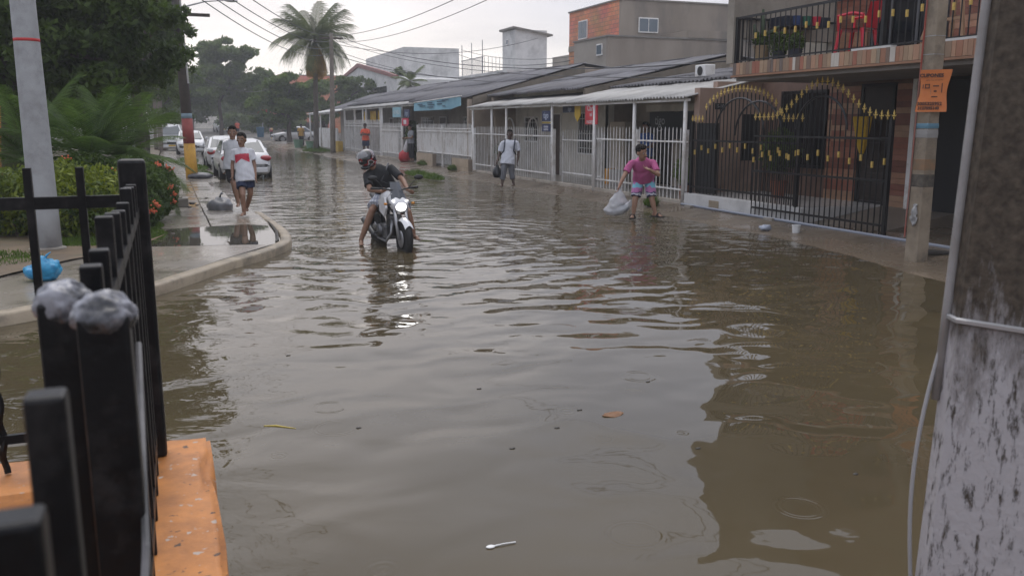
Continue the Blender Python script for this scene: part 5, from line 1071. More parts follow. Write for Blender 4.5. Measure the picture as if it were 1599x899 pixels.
# ================================================================== motorcycle
def motorbike(loc, rz, label):
    t = thing('motorcycle', loc, label, 'motorcycle', None, rz)
    WB = .66; WR = .30; MWH = mat('white fairing', (.66,.66,.67), (.58,.58,.59), .25, 4, coat=.5); BK = mat('black plastic', (.012,.012,.013), (.02,.02,.02), .45, 6); ENG = mat('engine metal', (.16,.16,.165), (.08,.08,.08), .4, 9, metal=.7); B_ = lambda m, n, mt, p=t, sm=True, bv=0: m.build(n, mt, p, smooth=sm, bevel=bv, local=True)
    def wheel(y, wd, nm):
        ty = B_(MB().lathe([(.215,-wd*.8), (.26,-wd), (.29,-wd*.7), (.302,0), (.29,wd*.7), (.26,wd), (.215,wd*.8)], (0, y, WR), 28, 'x'), nm, RUBBER)
        B_(MB().lathe([(.19,-wd*.7), (.222,-wd*.8), (.222,wd*.8), (.19,wd*.7)], (0, y, WR), 28, 'x'), 'rim', BK, ty)
        for k in range(6):
            a = k*math.pi/3; B_(MB().tube([(0, y, WR), (0, y+.2*math.cos(a), WR+.2*math.sin(a))], [.022,.014], 6), 'spoke', BK, ty)
        B_(MB().lathe([(0,-.05),(.04,-.05),(.04,.05),(0,.05)], (0, y, WR), 12, 'x'), 'hub', ENG, ty)
        B_(MB().lathe([(.07,.055),(.13,.055),(.13,.06),(.07,.06)], (0, y, WR), 20, 'x'), 'brake_disc', STEEL, ty); return ty
    wheel(WB, .05, 'front_wheel'); wheel(-WB, .065, 'rear_wheel')
    top = Vector((0, WB-.38, .98))
    for sx in (-1, 1):
        B_(MB().tube([(sx*.085, WB, WR), (sx*.085, WB-.14, .62), (sx*.085, WB-.30, .95)], [.026,.024,.020], 9), 'fork_leg', STEEL)
        B_(MB().tube([(sx*.03, WB-.31, .99), (sx*.16, WB-.35, 1.02), (sx*.34, WB-.42, 1.03)], .013, 7), 'handlebar', BK); B_(MB().tube([(sx*.24, WB-.38, 1.027), (sx*.37, WB-.43, 1.03)], .019, 9), 'grip', BK)
        B_(MB().tube([(sx*.20, WB-.35, 1.03), (sx*.27, WB-.33, 1.12), (sx*.33, WB-.34, 1.17)], .006, 6), 'mirror_stem', BK)
        B_(MB().ell((sx*.36, WB-.345, 1.185), (.075, .018, .04), 12, 8), 'mirror', BK)
        B_(MB().tube([(sx*.13, WB-.22, .80), (sx*.20, WB-.20, .81)], .008, 5), 'indicator_stem', BK); B_(MB().ell((sx*.215, WB-.2, .81), (.03,.022,.02), 8, 6), 'indicator', mat('amber lens', (.5,.2,.02), None, .2))
        # side shrouds of the tank
        B_(MB().prism([(sx*.13, WB-.42, .90), (sx*.15, WB-.30, .74), (sx*.15, WB-.40, .60), (sx*.15, WB-.62, .66), (sx*.14, WB-.72, .84)], (sx*.035, 0, 0)), 'shroud', MWH, t, False, .012)
        B_(MB().prism([(sx*.10, -.30, .78), (sx*.10, -.02, .72), (sx*.10, -.10, .56), (sx*.10, -.34, .64)], (sx*.03, 0, 0)), 'side_panel', BK, t, False, .01)
        B_(MB().tube([(sx*.06, -WB, WR), (sx*.09, -.20, .42)], .022, 8), 'swing_arm', BK); B_(MB().tube([(sx*.13, -WB+.12, .42), (sx*.13, -.50, .74)], .028, 9), 'shock_absorber', mat('spring grey', (.06,.06,.065), None, .4))
        B_(MB().tube([(sx*.10, -.08, .34), (sx*.24, -.06, .33)], .014, 6), 'foot_peg', BK)
    # front mudguard, headlight cowl, screen
    m = MB(); m.grid(lambda u, v: ((v-.5)*.13, WB+.325*math.cos(.75+u*1.5), WR+.325*math.sin(.75+u*1.5)-.09*abs(v-.5)**1.5*1.6), 14, 6); k = len(m.v); m.v += [(x*.96, WB+(y-WB)*.975, WR+(z-WR)*.975) for x, y, z in m.v]; m.f += [tuple(i+k for i in reversed(f)) for f in list(m.f)]; B_(m, 'front_mudguard', MWH)
    cw = MB(); secs = []
    for y, w_, z0, z1 in ((WB-.40, .13, .70, .98), (WB-.30, .155, .68, .96), (WB-.20, .145, .67, .90), (WB-.12, .10, .69, .84)):
        secs.append([(w_*math.cos(a)*(1 if math.sin(a) > 0 else .85), y, (z0+z1)/2+(z1-z0)/2*math.sin(a)) for a in np.linspace(0, 2*math.pi, 17)[:-1]])
    cowl = B_(loft(cw, secs), 'headlight_cowl', MWH)
    em = bpy.data.materials.new('lit headlight'); em.use_nodes = True; em.node_tree.nodes['Principled BSDF'].inputs['Emission Color'].default_value = (1,.98,.95,1); em.node_tree.nodes['Principled BSDF'].inputs['Emission Strength'].default_value = 6; em.node_tree.nodes['Principled BSDF'].inputs['Base Color'].default_value = (.8,.8,.8,1)
    B_(MB().ell((0, WB-.125, .765), (.082, .05, .062), 16, 10), 'headlight', em, cowl)
    for sx in (-1, 1): B_(MB().ell((sx*.105, WB-.165, .855), (.020, .014, .010), 8, 6), 'position_lamp', em, cowl)
    m = MB(); m.grid(lambda u, v: ((u-.5)*(.24-.10*v), WB-.17-.20*v-.10*abs(u-.5)*2*.6, .88+.24*v), 10, 6); k = len(m.v); m.v += [(x, y-.006, z) for x, y, z in m.v]; m.f += [tuple(i+k for i in reversed(f)) for f in list(m.f)]; B_(m, 'wind_screen', mat('smoked screen', (.05,.055,.065), None, .06))
    # tank, seat, tail, engine, exhaust
    secs = []
    for y, w_, z0, z1 in ((WB-.38, .07, .80, .92), (WB-.48, .14, .76, 1.0), (WB-.62, .165, .74, 1.02), (WB-.78, .14, .74, .94), (WB-.88, .09, .75, .85)): secs.append([(w_*math.cos(a), y, (z0+z1)/2+(z1-z0)/2*math.sin(a)) for a in np.linspace(0, 2*math.pi, 15)[:-1]])
    B_(loft(MB(), secs), 'fuel_tank', MWH)
    secs = []
    for y, w_, z0, z1 in ((WB-.84, .09, .74, .82), (-.34, .13, .74, .83), (-.55, .13, .77, .87), (-.78, .10, .82, .92)): secs.append([(w_*math.cos(a), y, (z0+z1)/2+(z1-z0)/2*math.sin(a)) for a in np.linspace(0, 2*math.pi, 15)[:-1]])
    B_(loft(MB(), secs), 'seat', mat('seat vinyl', (.015,.015,.016), None, .6))
    secs = []
    for y, w_, z0, z1 in ((-.35, .10, .62, .74), (-.6, .11, .68, .80), (-.92, .05, .80, .88)): secs.append([(w_*math.cos(a), y, (z0+z1)/2+(z1-z0)/2*math.sin(a)) for a in np.linspace(0, 2*math.pi, 13)[:-1]])
    B_(loft(MB(), secs), 'tail_cowl', MWH); B_(MB().ell((0,-.93,.83), (.05,.02,.03), 8, 6), 'tail_lamp', TAIL)
    B_(MB().box(-.08, .08, -.85, -.78, .50, .70), 'rear_mudguard', BK, t, False, .01)
    e1 = B_(MB().box(-.15, .15, -.18, .18, .24, .46), 'engine', ENG, t, False, .03); B_(MB().lathe([(.0,-.19),(.10,-.19),(.11,-.15),(.11,.15),(.10,.19),(0,.19)], (0, -.06, .36), 16, 'x'), 'crankcase', ENG, e1)
    for k in range(6): B_(MB().box(-.10, .10, .10+k*.028, .116+k*.028, .40+k*.012, .62), 'cooling_fin', ENG, e1, False)
    B_(MB().tube([(0, WB-.33, .92), (0, WB-.42, .62), (0, .20, .30)], .03, 8), 'down_tube', BK); B_(MB().tube([(0, WB-.35, .88), (0, 0, .72), (0, -.4, .68)], .03, 8), 'top_tube', BK)
    B_(MB().tube([(.06, .27, .55), (.10, .34, .36), (.14, .2, .22), (.15, -.2, .24)], .02, 8), 'exhaust_header', STEEL); B_(MB().tube([(.15,-.2,.24), (.17,-.35,.28), (.19,-.80,.46)], [.03,.05,.055], 12), 'silencer', mat('silencer', (.06,.06,.06), None, .35, metal=.5))
    B_(MB().ell((.195,-.81,.463), (.042,.015,.042), 10, 7), 'silencer_tip', CHROME)
    return t
bw = G(632, 391, 0)
BK_RZ = math.pi + R_(4); BK_LOC = Vector((bw.x, bw.y, -.13)) + Vector((math.sin(BK_RZ), -math.cos(BK_RZ), 0))*(.66)
motorbike(BK_LOC, BK_RZ, 'white motorcycle with its headlight on standing in the water')
def far_bike():
    q = SS(424, 216, 95); z = road_z(95); t = thing('motorcycle', (q.x, 95, z+.1), 'small red motorcycle parked far along the right kerb', 'motorcycle')
    for y in (-.6, .6): MB().lathe([(.2,-.05),(.3,-.05),(.3,.05),(.2,.05)], (q.x, 95+y, z+.4), 14, 'x').build('wheel', RUBBER, t)
    m = MB(); m.tube([(q.x, 94.5, z+.75), (q.x, 95, z+.8), (q.x, 95.4, z+.95)], [.14,.2,.12], 8); m.build('body', paint('red paint', (.35,.03,.03)), t, smooth=True); MB().ell((q.x, 94.3, z+.95), (.14,.08,.12)).build('headlight', mat('warm lamp', (.6,.4,.2)), t); MB().tube([(q.x-.3,94.5,z+1.1),(q.x+.3,94.5,z+1.1)], .02, 6).build('handlebar', TRIM, t)
far_bike()
# ================================================================== people: one continuous body per person, clothes as parts
SKIN = {'brown': mat('brown skin', (.26,.14,.088), (.215,.115,.07), .5, 6), 'tan': mat('tan skin', (.38,.22,.15), (.32,.18,.12), .5, 6), 'dark': mat('dark skin', (.085,.048,.033), (.065,.037,.026), .5, 6)}
HAIR = mat('black hair', (.010,.008,.007), (.016,.013,.011), .85, 30, .004, 60, spec=.15); EYE = mat('eye white', (.5,.48,.46), None, .3); IRIS = mat('iris', (.012,.008,.006), None, .2); LIP = mat('lips', (.16,.06,.05), None, .5)
def fuse(mb, name, mt, parent, vox, smooth=4, fold=0., fscale=22, seed=0):
    """closed shapes -> one continuous skin"""
    me = mb.mesh('t', None); ob = bpy.data.objects.new('t', me); COL.objects.link(ob)
    md = ob.modifiers.new('r', 'REMESH'); md.mode = 'VOXEL'; md.voxel_size = vox
    sm = ob.modifiers.new('s', 'SMOOTH'); sm.iterations = smooth; sm.factor = .5
    bpy.context.view_layer.update(); m2 = bpy.data.meshes.new_from_object(ob.evaluated_get(bpy.context.evaluated_depsgraph_get())); bpy.data.objects.remove(ob)
    if fold:
        n = len(m2.vertices); co = np.empty(n*3, np.float32); m2.vertices.foreach_get('co', co); co = co.reshape(-1,3); nr = np.empty(n*3, np.float32); m2.vertices.foreach_get('normal', nr); nr = nr.reshape(-1,3)
        d = np.sin(co[:,0]*fscale*1.1+2.1*np.sin(co[:,2]*fscale*.5+seed)+seed)*np.sin(co[:,2]*fscale*.6+1.7*np.sin(co[:,1]*fscale*.7+seed)); co += nr*(d*fold)[:,None]; m2.vertices.foreach_set('co', co.ravel())
    m2.transform(MW[parent].inverted()); m2.polygons.foreach_set('use_smooth', [True]*len(m2.polygons)); m2.materials.clear(); m2.materials.append(mt); m2.name = name
    o = bpy.data.objects.new(name, m2); COL.objects.link(o); o.parent = parent; MW[o] = MW[parent]; return o
def basis(up, fwd):
    u = Vector(up).normalized(); f = Vector(fwd); f = (f-u*f.dot(u)).normalized(); r = f.cross(u); return r, f, u     # right hand, forward, up
def frameM(r, f, u): return Matrix((r, f, u)).transposed()
def hand(m, w_, d, palm_n, sc=1., curl=.5, thumb=1):
    d = d.normalized(); n = (palm_n-d*palm_n.dot(d)).normalized(); s = d.cross(n)
    M_ = frameM(s, d, n); m.ell(w_+d*.045*sc, (.040*sc, .052*sc, .018*sc), 10, 7, M_)
    for k, (off, ln) in enumerate(((-.030,.068), (-.010,.078), (.010,.074), (.029,.058))):
        a = w_+d*.085*sc+s*off*sc; b = a+(d*math.cos(curl*.6)+n*math.sin(curl*.6))*ln*.5*sc; c = b+(d*math.cos(curl*1.6)+n*math.sin(curl*1.6))*ln*.5*sc
        m.capsule(a, b, .0095*sc, .0088*sc, 7); m.capsule(b, c, .0088*sc, .0075*sc, 7)
    a = w_+d*.025*sc-s*.034*sc*thumb; b = a+(d*.6-s*.7*thumb+n*.3).normalized()*.04*sc; m.capsule(a, b, .011*sc, .0098*sc, 7); m.capsule(b, b+(d*.9-s*.2*thumb+n*.4).normalized()*.032*sc, .0098*sc, .008*sc, 7)
def person(label, J, skin='brown', face=None, sc=1., vox=.010, chest_w=.165, belly=0., hk=1.1, top=None, bottom=None, hair=True, feet='bare', group=None, hands=True):
    """J: joint name -> world point. l/r = picture left/right. top / bottom describe clothing"""
    J = {k: Vector(v) for k, v in J.items()}; fa = Vector(face).normalized()
    base = (J['an_l']+J['an_r'])/2; base.z = min(J['an_l'].z, J['an_r'].z)-.08; t = thing('person', base, label, 'person', group)
    up = (J['neck']-J['pelvis']); across = (J['sh_r']-J['sh_l']); tf = across.cross(up).normalized()
    if tf.dot(fa) < 0: tf = -tf
    r_, f_, u_ = basis(up, tf); MT = frameM(r_, f_, u_); TL = up.length
    m = MB()
    def torso(m, g=0., low=0.):
        P, Nk = J['pelvis'], J['neck']
        m.ell(P+u_*.02, (.155*sc+g, .115*sc+g, .13*sc+g), 16, 10, MT); m.ell(P.lerp(Nk,.30)+f_*belly*.6, (.145*sc+g+belly*.6, .105*sc+g+belly, .17*sc+g), 16, 10, MT); m.ell(P.lerp(Nk,.66), (chest_w*sc+g, .120*sc+g+belly*.4, .20*sc+g), 16, 10, MT)
        m.capsule(J['sh_l'].lerp(J['neck'],.16)-u_*.015, J['sh_r'].lerp(J['neck'],.16)-u_*.015, .056*sc+g*.7, .056*sc+g*.7, 12)
    torso(m)
    hd = J['head']; hu = (hd-J['neck']).normalized()*.6+Vector((0,0,.7)); hr, hf, hup = basis(hu, fa); HM = frameM(hr, hf, hup); hs = sc*hk
    m.capsule(J['neck']-u_*.04, hd-hup*.05*hs, .060*sc, .053*sc, 12)
    m.ell(hd+hup*.030*hs-hf*.008*hs, (.076*hs,.095*hs,.092*hs), 18, 12, HM); m.ell(hd-hup*.045*hs+hf*.022*hs, (.056*hs,.066*hs,.068*hs), 14, 10, HM)
    m.capsule(hd+hf*.085*hs+hup*.015*hs, hd+hf*.108*hs-hup*.022*hs, .010*hs, .017*hs, 8); m.ell(hd+hf*.074*hs-hup*.095*hs, (.026*hs,.02*hs,.02*hs), 8, 6, HM)
    for s in (-1, 1): m.ell(hd+hr*s*.077*hs-hf*.008*hs, (.012*hs,.022*hs,.032*hs), 8, 6, HM)
    for s in 'lr':
        sh, el, wr = J['sh_'+s], J['el_'+s], J['wr_'+s]; m.capsule(sh, el, .052*sc, .040*sc); m.capsule(el, el.lerp(wr,.35), .041*sc, .040*sc); m.capsule(el.lerp(wr,.35), wr, .040*sc, .027*sc)
        pn = J.get('palm_'+s); pn = Vector(pn) if pn else (-r_ if s == 'r' else r_)
        hdv = Vector(J['hd_'+s])-wr if 'hd_'+s in J else wr-el
        if hands: hand(m, wr, hdv, pn, sc, J.get('curl', .6) if isinstance(J.get('curl', .6), float) else .6, 1 if s == 'l' else -1)
        else: m.ell(wr+hdv.normalized()*.07, .045*sc)
        hp, kn, an = J['hip_'+s], J['kn_'+s], J['an_'+s]; m.capsule(hp, kn, .088*sc, .058*sc); m.capsule(kn, kn.lerp(an,.35), .056*sc, .057*sc); m.capsule(kn.lerp(an,.35), an, .056*sc, .036*sc)
        toe = J.get('toe_'+s); toe = Vector(toe) if toe else an+Vector((fa.x,fa.y,0)).normalized()*.17*sc-Vector((0,0,.055*sc))
        td = (toe-an); td.z = 0; td.normalize(); heel = an-td*.045*sc-Vector((0,0,.045*sc)); m.capsule(an, heel, .038*sc, .033*sc, 9); m.capsule(heel+Vector((0,0,0)), an.lerp(toe,.65), .034*sc, .030*sc, 9); m.capsule(an.lerp(toe,.6), toe, .034*sc, .022*sc, 9)
        sdv_ = td.cross(Vector((0,0,1)))
        if hands:
            for q in range(5): m.capsule(toe+sdv_*(q-2)*.016*sc-td*.02, toe+sdv_*(q-2)*.018*sc+td*(.022-.004*abs(q-1.5))*sc, .0105*sc, .009*sc, 6)
            m.ell(an.lerp(toe,.8), (.036*sc,.036*sc,.018*sc), 10, 7)
        J['toe_'+s] = toe; J['td_'+s] = td; J['heel_'+s] = heel
    body = fuse(m, 'body', SKIN[skin], t, vox, 3)
    for s in (-1, 1):
        e_ = hd+hr*s*.030*hs+hf*.080*hs+hup*.018*hs; o = MB().ell(e_, (.013*hs,.010*hs,.008*hs), 8, 6, HM).build('eye', EYE, t, smooth=True); MB().ell(e_+hf*.008*hs, (.006*hs,.004*hs,.006*hs), 8, 6, HM).build('iris', IRIS, o, smooth=True)
        MB().capsule(e_+hup*.021*hs-hr*.016*hs, e_+hup*.022*hs+hr*.016*hs, .005*hs, .004*hs, 6).build('eyebrow', HAIR, t, smooth=True)
    MB().capsule(hd+hf*.088*hs-hup*.055*hs-hr*.02*hs, hd+hf*.088*hs-hup*.055*hs+hr*.02*hs, .0065*hs, .0065*hs, 6).build('mouth', LIP, t, smooth=True)
    if hair:
        h = MB(); h.ell(hd+hup*.050*hs-hf*.024*hs, (.083*hs,.096*hs,.086*hs), 16, 10, HM); h.ell(hd-hf*.055*hs+hup*.0*hs, (.070*hs,.055*hs,.075*hs), 12, 8, HM); h.ell(hd+hup*.105*hs+hf*.035*hs, (.058*hs,.055*hs,.036*hs), 12, 8, HM)
        fuse(h, 'hair', HAIR, t, .009, 2, .003, 90)
    if top:
        c = MB(); g = top.get('g', .017); torso(c, g)
        P = J['pelvis']; rg = []
        for hz, rx, ry in ((.30, .150, .115), (.18, .160+belly*.5, .125+belly*.7), (.06, .178+belly*.4, .140+belly*.5), (-top.get('hem', .06)-.03, .192+belly*.3, .152+belly*.3)): rg.append([P+u_*hz*sc+f_*belly*.3+MT @ Vector(((rx*sc+g)*math.cos(a), (ry*sc+g)*math.sin(a), 0)) for a in np.linspace(0, 6.2832, 21)[:-1]])
        nq = 20; c.add([v for q_ in rg for v in q_], [(i*nq+k, i*nq+(k+1) % nq, (i+1)*nq+(k+1) % nq, (i+1)*nq+k) for i in range(3) for k in range(nq)]+[tuple(range(nq)), tuple(reversed(range(3*nq, 4*nq)))])
        if not top.get('tank'):
            for s in 'lr':
                sl = top.get('sleeve', .62); a, b = J['sh_'+s], J['sh_'+s].lerp(J['el_'+s], sl); d = (b-a); c.tube([a-d*.10, a+d*.3, b], [.054*sc+g*.4, .056*sc+g*.6, .054*sc+g*1.1], 12)
        o = fuse(c, top.get('name', 'shirt'), top['mat'], t, max(vox, .011), 3, .006, 26, seed=len(label)); t_shirt = o
        if top.get('collar'): MB().tube([J['neck']+MT @ Vector((.066*math.cos(a), .066*math.sin(a), -.01-.02*math.sin(a))) for a in np.linspace(0, 6.28, 14)], .013, 6).build('collar', top['mat'], o, smooth=True)
    if bottom:
        c = MB(); g = bottom.get('g', .012); P = J['pelvis']; c.ell(P-u_*.0, (.160*sc+g, .120*sc+g, .115*sc), 16, 9, MT)
        for s in 'lr':
            hp, kn, an = J['hip_'+s], J['kn_'+s], J['an_'+s]; ln = bottom['len']
            if ln <= 1: b = hp.lerp(kn, ln); c.tube([hp-(b-hp).normalized()*.06, hp.lerp(b,.5), b], [.095*sc, .098*sc+g, bottom.get('flare', .09)*sc+g], 14)
            else: b = kn.lerp(an, ln-1); c.tube([hp-(kn-hp).normalized()*.06, hp.lerp(kn,.5), kn, b], [.095*sc, .092*sc+g, .075*sc+g, .062*sc+g], 14)
        fuse(c, bottom.get('name', 'shorts'), bottom['mat'], t, max(vox, .011), 2, .006, 24, seed=3)
    if feet == 'sandal':
        for s in 'lr':
            an, toe, td, heel = J['an_'+s], J['toe_'+s], J['td_'+s], J['heel_'+s]; sv = td.cross(Vector((0,0,1))); zb = min(heel.z, toe.z)-.030
            h0 = Vector((heel.x, heel.y, zb))-td*.04; t0 = Vector((toe.x, toe.y, zb))+td*.05; n = 9; L_ = (t0-h0).length
            pl = [h0+td*(L_*i/n)+sv*.052*(.75+.35*math.sin(math.pi*min(1,(i+.6)/n*.9))) for i in range(n+1)]+[h0+td*(L_*i/n)-sv*.052*(.75+.35*math.sin(math.pi*min(1,(i+.6)/n*.9))) for i in range(n,-1,-1)]
            so_ = MB().prism(pl, (0,0,.022)).build('sandal', mat('black rubber sandal', (.015,.015,.015), None, .6), t)
            m_ = MB(); mid = an.lerp(toe,.62); m_.tube([mid+sv*.054-Vector((0,0,.02)), mid+sv*.03+Vector((0,0,.032)), mid-sv*.03+Vector((0,0,.032)), mid-sv*.054-Vector((0,0,.02))], .02, 7, sq=.5); m_.build('strap', mat('black rubber sandal', (.015,.015,.015)), so_, smooth=True)
    return t, J, dict(r=r_, f=f_, u=u_, hr=hr, hf=hf, hup=hup, HM=HM, MT=MT)
def joints(depth, dd=None, **px):
    o = {}
    for k, v in px.items(): o[k] = A(v[0], v[1], depth+(v[2] if len(v) > 2 else 0))
    return o
TOCAM = -FH
def cloth(n, c, **k): return mat(n, c, tuple(v*.86 for v in c), .85, 9, .002, 120, **k)
# --- rider
def plaid():
    m = bpy.data.materials.new('plaid cotton'); m.use_nodes = True; t = m.node_tree; b = t.nodes['Principled BSDF']; tcn = N(t, 'ShaderNodeTexCoord'); col = None
    ws = []
    for rot, sc_ in (((0,0,.4), 7.), ((0,1.57,0), 6.)):
        mp = N(t, 'ShaderNodeMapping'); mp.inputs['Rotation'].default_value = rot; L(t, tcn.outputs['Object'], mp.inputs[0]); w_ = N(t, 'ShaderNodeTexWave'); w_.inputs['Scale'].default_value = sc_; L(t, mp.outputs[0], w_.inputs['Vector']); mr = N(t, 'ShaderNodeMapRange'); mr.inputs[1].default_value = .72; mr.inputs[2].default_value = .85; L(t, w_.outputs['Fac'], mr.inputs[0]); ws.append(mr.outputs[0])
    ad = N(t, 'ShaderNodeMath', operation='MAXIMUM'); L(t, ws[0], ad.inputs[0]); L(t, ws[1], ad.inputs[1]); mx = N(t, 'ShaderNodeMix', data_type='RGBA'); mx.inputs[6].default_value = (.50,.51,.55,1); mx.inputs[7].default_value = (.24,.26,.32,1); L(t, ad.outputs[0], mx.inputs[0]); L(t, mx.outputs[2], b.inputs['Base Color']); b.inputs['Roughness'].default_value = .85; return m
d0 = depth_of(BK_LOC)
J = joints(d0, pelvis=(606,300,.30), neck=(586,263,-.02), head=(573,250,-.14), sh_l=(573,273,-.06), sh_r=(610,263,.10), el_l=(577,296,-.22), wr_l=(597,299,-.30), hd_l=(606,297,-.33), el_r=(629,281,-.02), wr_r=(637,297,-.22), hd_r=(641,300,-.30), hip_l=(597,305,.30), hip_r=(614,304,.32), kn_l=(581,329,-.02), kn_r=(637,331,.02), an_l=(564,374,.02), an_r=(646,366,.10))
J['toe_l'] = J['an_l']+Vector((-.03,-.16,-.06)); J['toe_r'] = J['an_r']+Vector((.03,-.16,-.06))
rid, RJ, RF = person('rider in black shirt, plaid shorts and helmet leaning over the motorcycle', J, 'brown', TOCAM*.8-cR*.55+Vector((0,0,-.45)), vox=.009, top=dict(mat=cloth('black cotton', (.016,.017,.019)), sleeve=.75), bottom=dict(mat=plaid(), len=.80, flare=.105), hair=False)
hm = thing('helmet', RJ['head'], 'black helmet with red and silver flashes on the rider', 'helmet'); hd = RJ['head']; hr, hf, hup = RF['hr'], RF['hf'], RF['hup']; HM = RF['HM']
def helmet_mat():
    m = bpy.data.materials.new('helmet shell'); m.use_nodes = True; t = m.node_tree; b = t.nodes['Principled BSDF']; tcn = N(t, 'ShaderNodeTexCoord'); n = N(t, 'ShaderNodeTexNoise'); n.inputs['Scale'].default_value = 5.5; n.inputs['Detail'].default_value = 0; n.inputs['Distortion'].default_value = 1.2; L(t, tcn.outputs['Object'], n.inputs['Vector'])
    r = N(t, 'ShaderNodeValToRGB'); r.color_ramp.interpolation = 'CONSTANT'; e = r.color_ramp.elements; e[0].position = 0; e[0].color = (.012,.012,.014,1); e[1].position = .5; e[1].color = (.28,.03,.035,1); q = e.new(.56); q.color = (.38,.42,.43,1); q = e.new(.62); q.color = (.015,.015,.016,1); L(t, n.outputs['Fac'], r.inputs[0]); L(t, r.outputs[0], b.inputs['Base Color']); b.inputs['Roughness'].default_value = .22; b.inputs['Coat Weight'].default_value = .6; return m
h = MB(); h.ell(hd+hup*.028-hf*.012, (.128,.150,.138), 20, 14, HM); h.ell(hd-hup*.04-hf*.045, (.118,.110,.105), 16, 10, HM); fuse(h, 'shell', helmet_mat(), hm, .011, 3)
h = MB(); h.ell(hd-hup*.088+hf*.075, (.098,.062,.038), 16, 10, HM); fuse(h, 'chin_bar', mat('black shell', (.012,.012,.013), None, .25), hm, .010, 2)
def visor_mat():
    m_ = mat('pale visor', (.40,.40,.41), (.34,.34,.35), .10); t_ = m_.node_tree; b = t_.nodes['Principled BSDF']; o = t_.nodes['Material Output']; tr = N(t_, 'ShaderNodeBsdfTransparent'); ms = N(t_, 'ShaderNodeMixShader'); ms.inputs[0].default_value = .62; L(t_, b.outputs[0], ms.inputs[1]); L(t_, tr.outputs[0], ms.inputs[2]); L(t_, ms.outputs[0], o.inputs['Surface']); return m_
def visor(u, v, o=0.): a = (u-.5)*2.5; z = .085+.085*v; k_ = math.sqrt(max(.05, 1-(.075+.085*v-.03)**2/.15**2)); return hd+hup*z+(hr*math.sin(a)*(.142+o)*k_+hf*(math.cos(a)*(.168+o)*k_+.012))
m = MB(); m.grid(lambda u, v: visor(u, v), 14, 5); k = len(m.v); m.v += [tuple(visor(i/14, j/5, -.004)) for j in range(6) for i in range(15)]; m.f += [tuple(i+k for i in reversed(f)) for f in list(m.f)]; m.build('raised_visor', visor_mat(), hm, smooth=True)
h = MB(); h.ell(hd+hf*.07+hup*.005, (.088,.075,.052), 14, 9, HM); h.build('face_opening', mat('helmet lining', (.02,.02,.02), None, .8), hm, smooth=True)
# bag strap across the back
st_ = MB(); st_.tube([RJ['sh_r']+Vector((-.04,-.03,.085)), RJ['neck'].lerp(RJ['pelvis'],.3)+RF['f']*.155+RF['r']*.04, RJ['pelvis']+RF['r']*-.14+RF['f']*.08+RF['u']*.05], .02, 6, sq=.35); st_.build('bag_strap', mat('grey strap', (.08,.08,.09), None, .7), rid, smooth=True)
# --- man in pink
def surf_shorts():
    m = bpy.data.materials.new('patterned shorts'); m.use_nodes = True; t = m.node_tree; b = t.nodes['Principled BSDF']; g_ = N(t, 'ShaderNodeNewGeometry'); n = N(t, 'ShaderNodeTexNoise'); n.inputs['Scale'].default_value = 7; n.inputs['Detail'].default_value = 3; L(t, g_.outputs['Position'], n.inputs['Vector'])
    sp = N(t, 'ShaderNodeSeparateXYZ'); L(t, g_.outputs['Position'], sp.inputs[0]); ad = N(t, 'ShaderNodeMath', operation='MULTIPLY_ADD'); ad.inputs[1].default_value = .22; L(t, n.outputs['Fac'], ad.inputs[0]); L(t, sp.outputs['Z'], ad.inputs[2])
    mr = N(t, 'ShaderNodeMapRange'); mr.inputs[1].default_value = .52; mr.inputs[2].default_value = .92; L(t, ad.outputs[0], mr.inputs[0]); r = N(t, 'ShaderNodeValToRGB'); r.color_ramp.interpolation = 'CONSTANT'; e = r.color_ramp.elements; e[0].position = 0; e[0].color = (.03,.03,.08,1); e[1].position = .16; e[1].color = (.5,.5,.55,1)
    for p_, c_ in ((.24,(.05,.05,.12)), (.30,(.45,.17,.36)), (.55,(.20,.50,.62)), (.78,(.42,.16,.36))): q = e.new(p_); q.color = (*c_, 1)
    L(t, mr.outputs[0], r.inputs[0]); L(t, r.outputs[0], b.inputs['Base Color']); b.inputs['Roughness'].default_value = .85; return m
dp = depth_of(G(1006, 338, .06))
J = joints(dp, pelvis=(1005,279,.06), neck=(1002,249,-.30), head=(1002,238,-.50), sh_l=(985,255,-.26), sh_r=(1020,254,-.24), el_l=(975,274,-.30), wr_l=(967,291,-.30), hd_l=(965,297,-.30), el_r=(1028,273,-.40), wr_r=(1014,265,-.56), hd_r=(1005,262,-.58), hip_l=(997,284,.05), hip_r=(1014,284,.05), kn_l=(992,311,.02), kn_r=(1018,311,.02), an_l=(989,334,.06), an_r=(1023,332,.08))
J['toe_l'] = J['an_l']+TOCAM*.15-cR*.05+Vector((0,0,-.055)); J['toe_r'] = J['an_r']+TOCAM*.13+cR*.09+Vector((0,0,-.055))
pinkp, PJ, PF = person('man in a pink shirt and patterned shorts bending with a plastic bag', J, 'tan', TOCAM*.75+cR*.55+Vector((0,0,-.25)), vox=.009, chest_w=.175, belly=.03, hk=1.18, top=dict(mat=cloth('pink cotton', (.46,.10,.25)), sleeve=.72, collar=True, hem=-.04), bottom=dict(mat=surf_shorts(), len=.86, flare=.090, g=.010), feet='sandal')
bc = A(967, 293, dp-.30); t = thing('plastic_bag', bc-Vector((0,0,.5)), 'translucent white plastic bag of clothes held by the man in pink', 'bag')
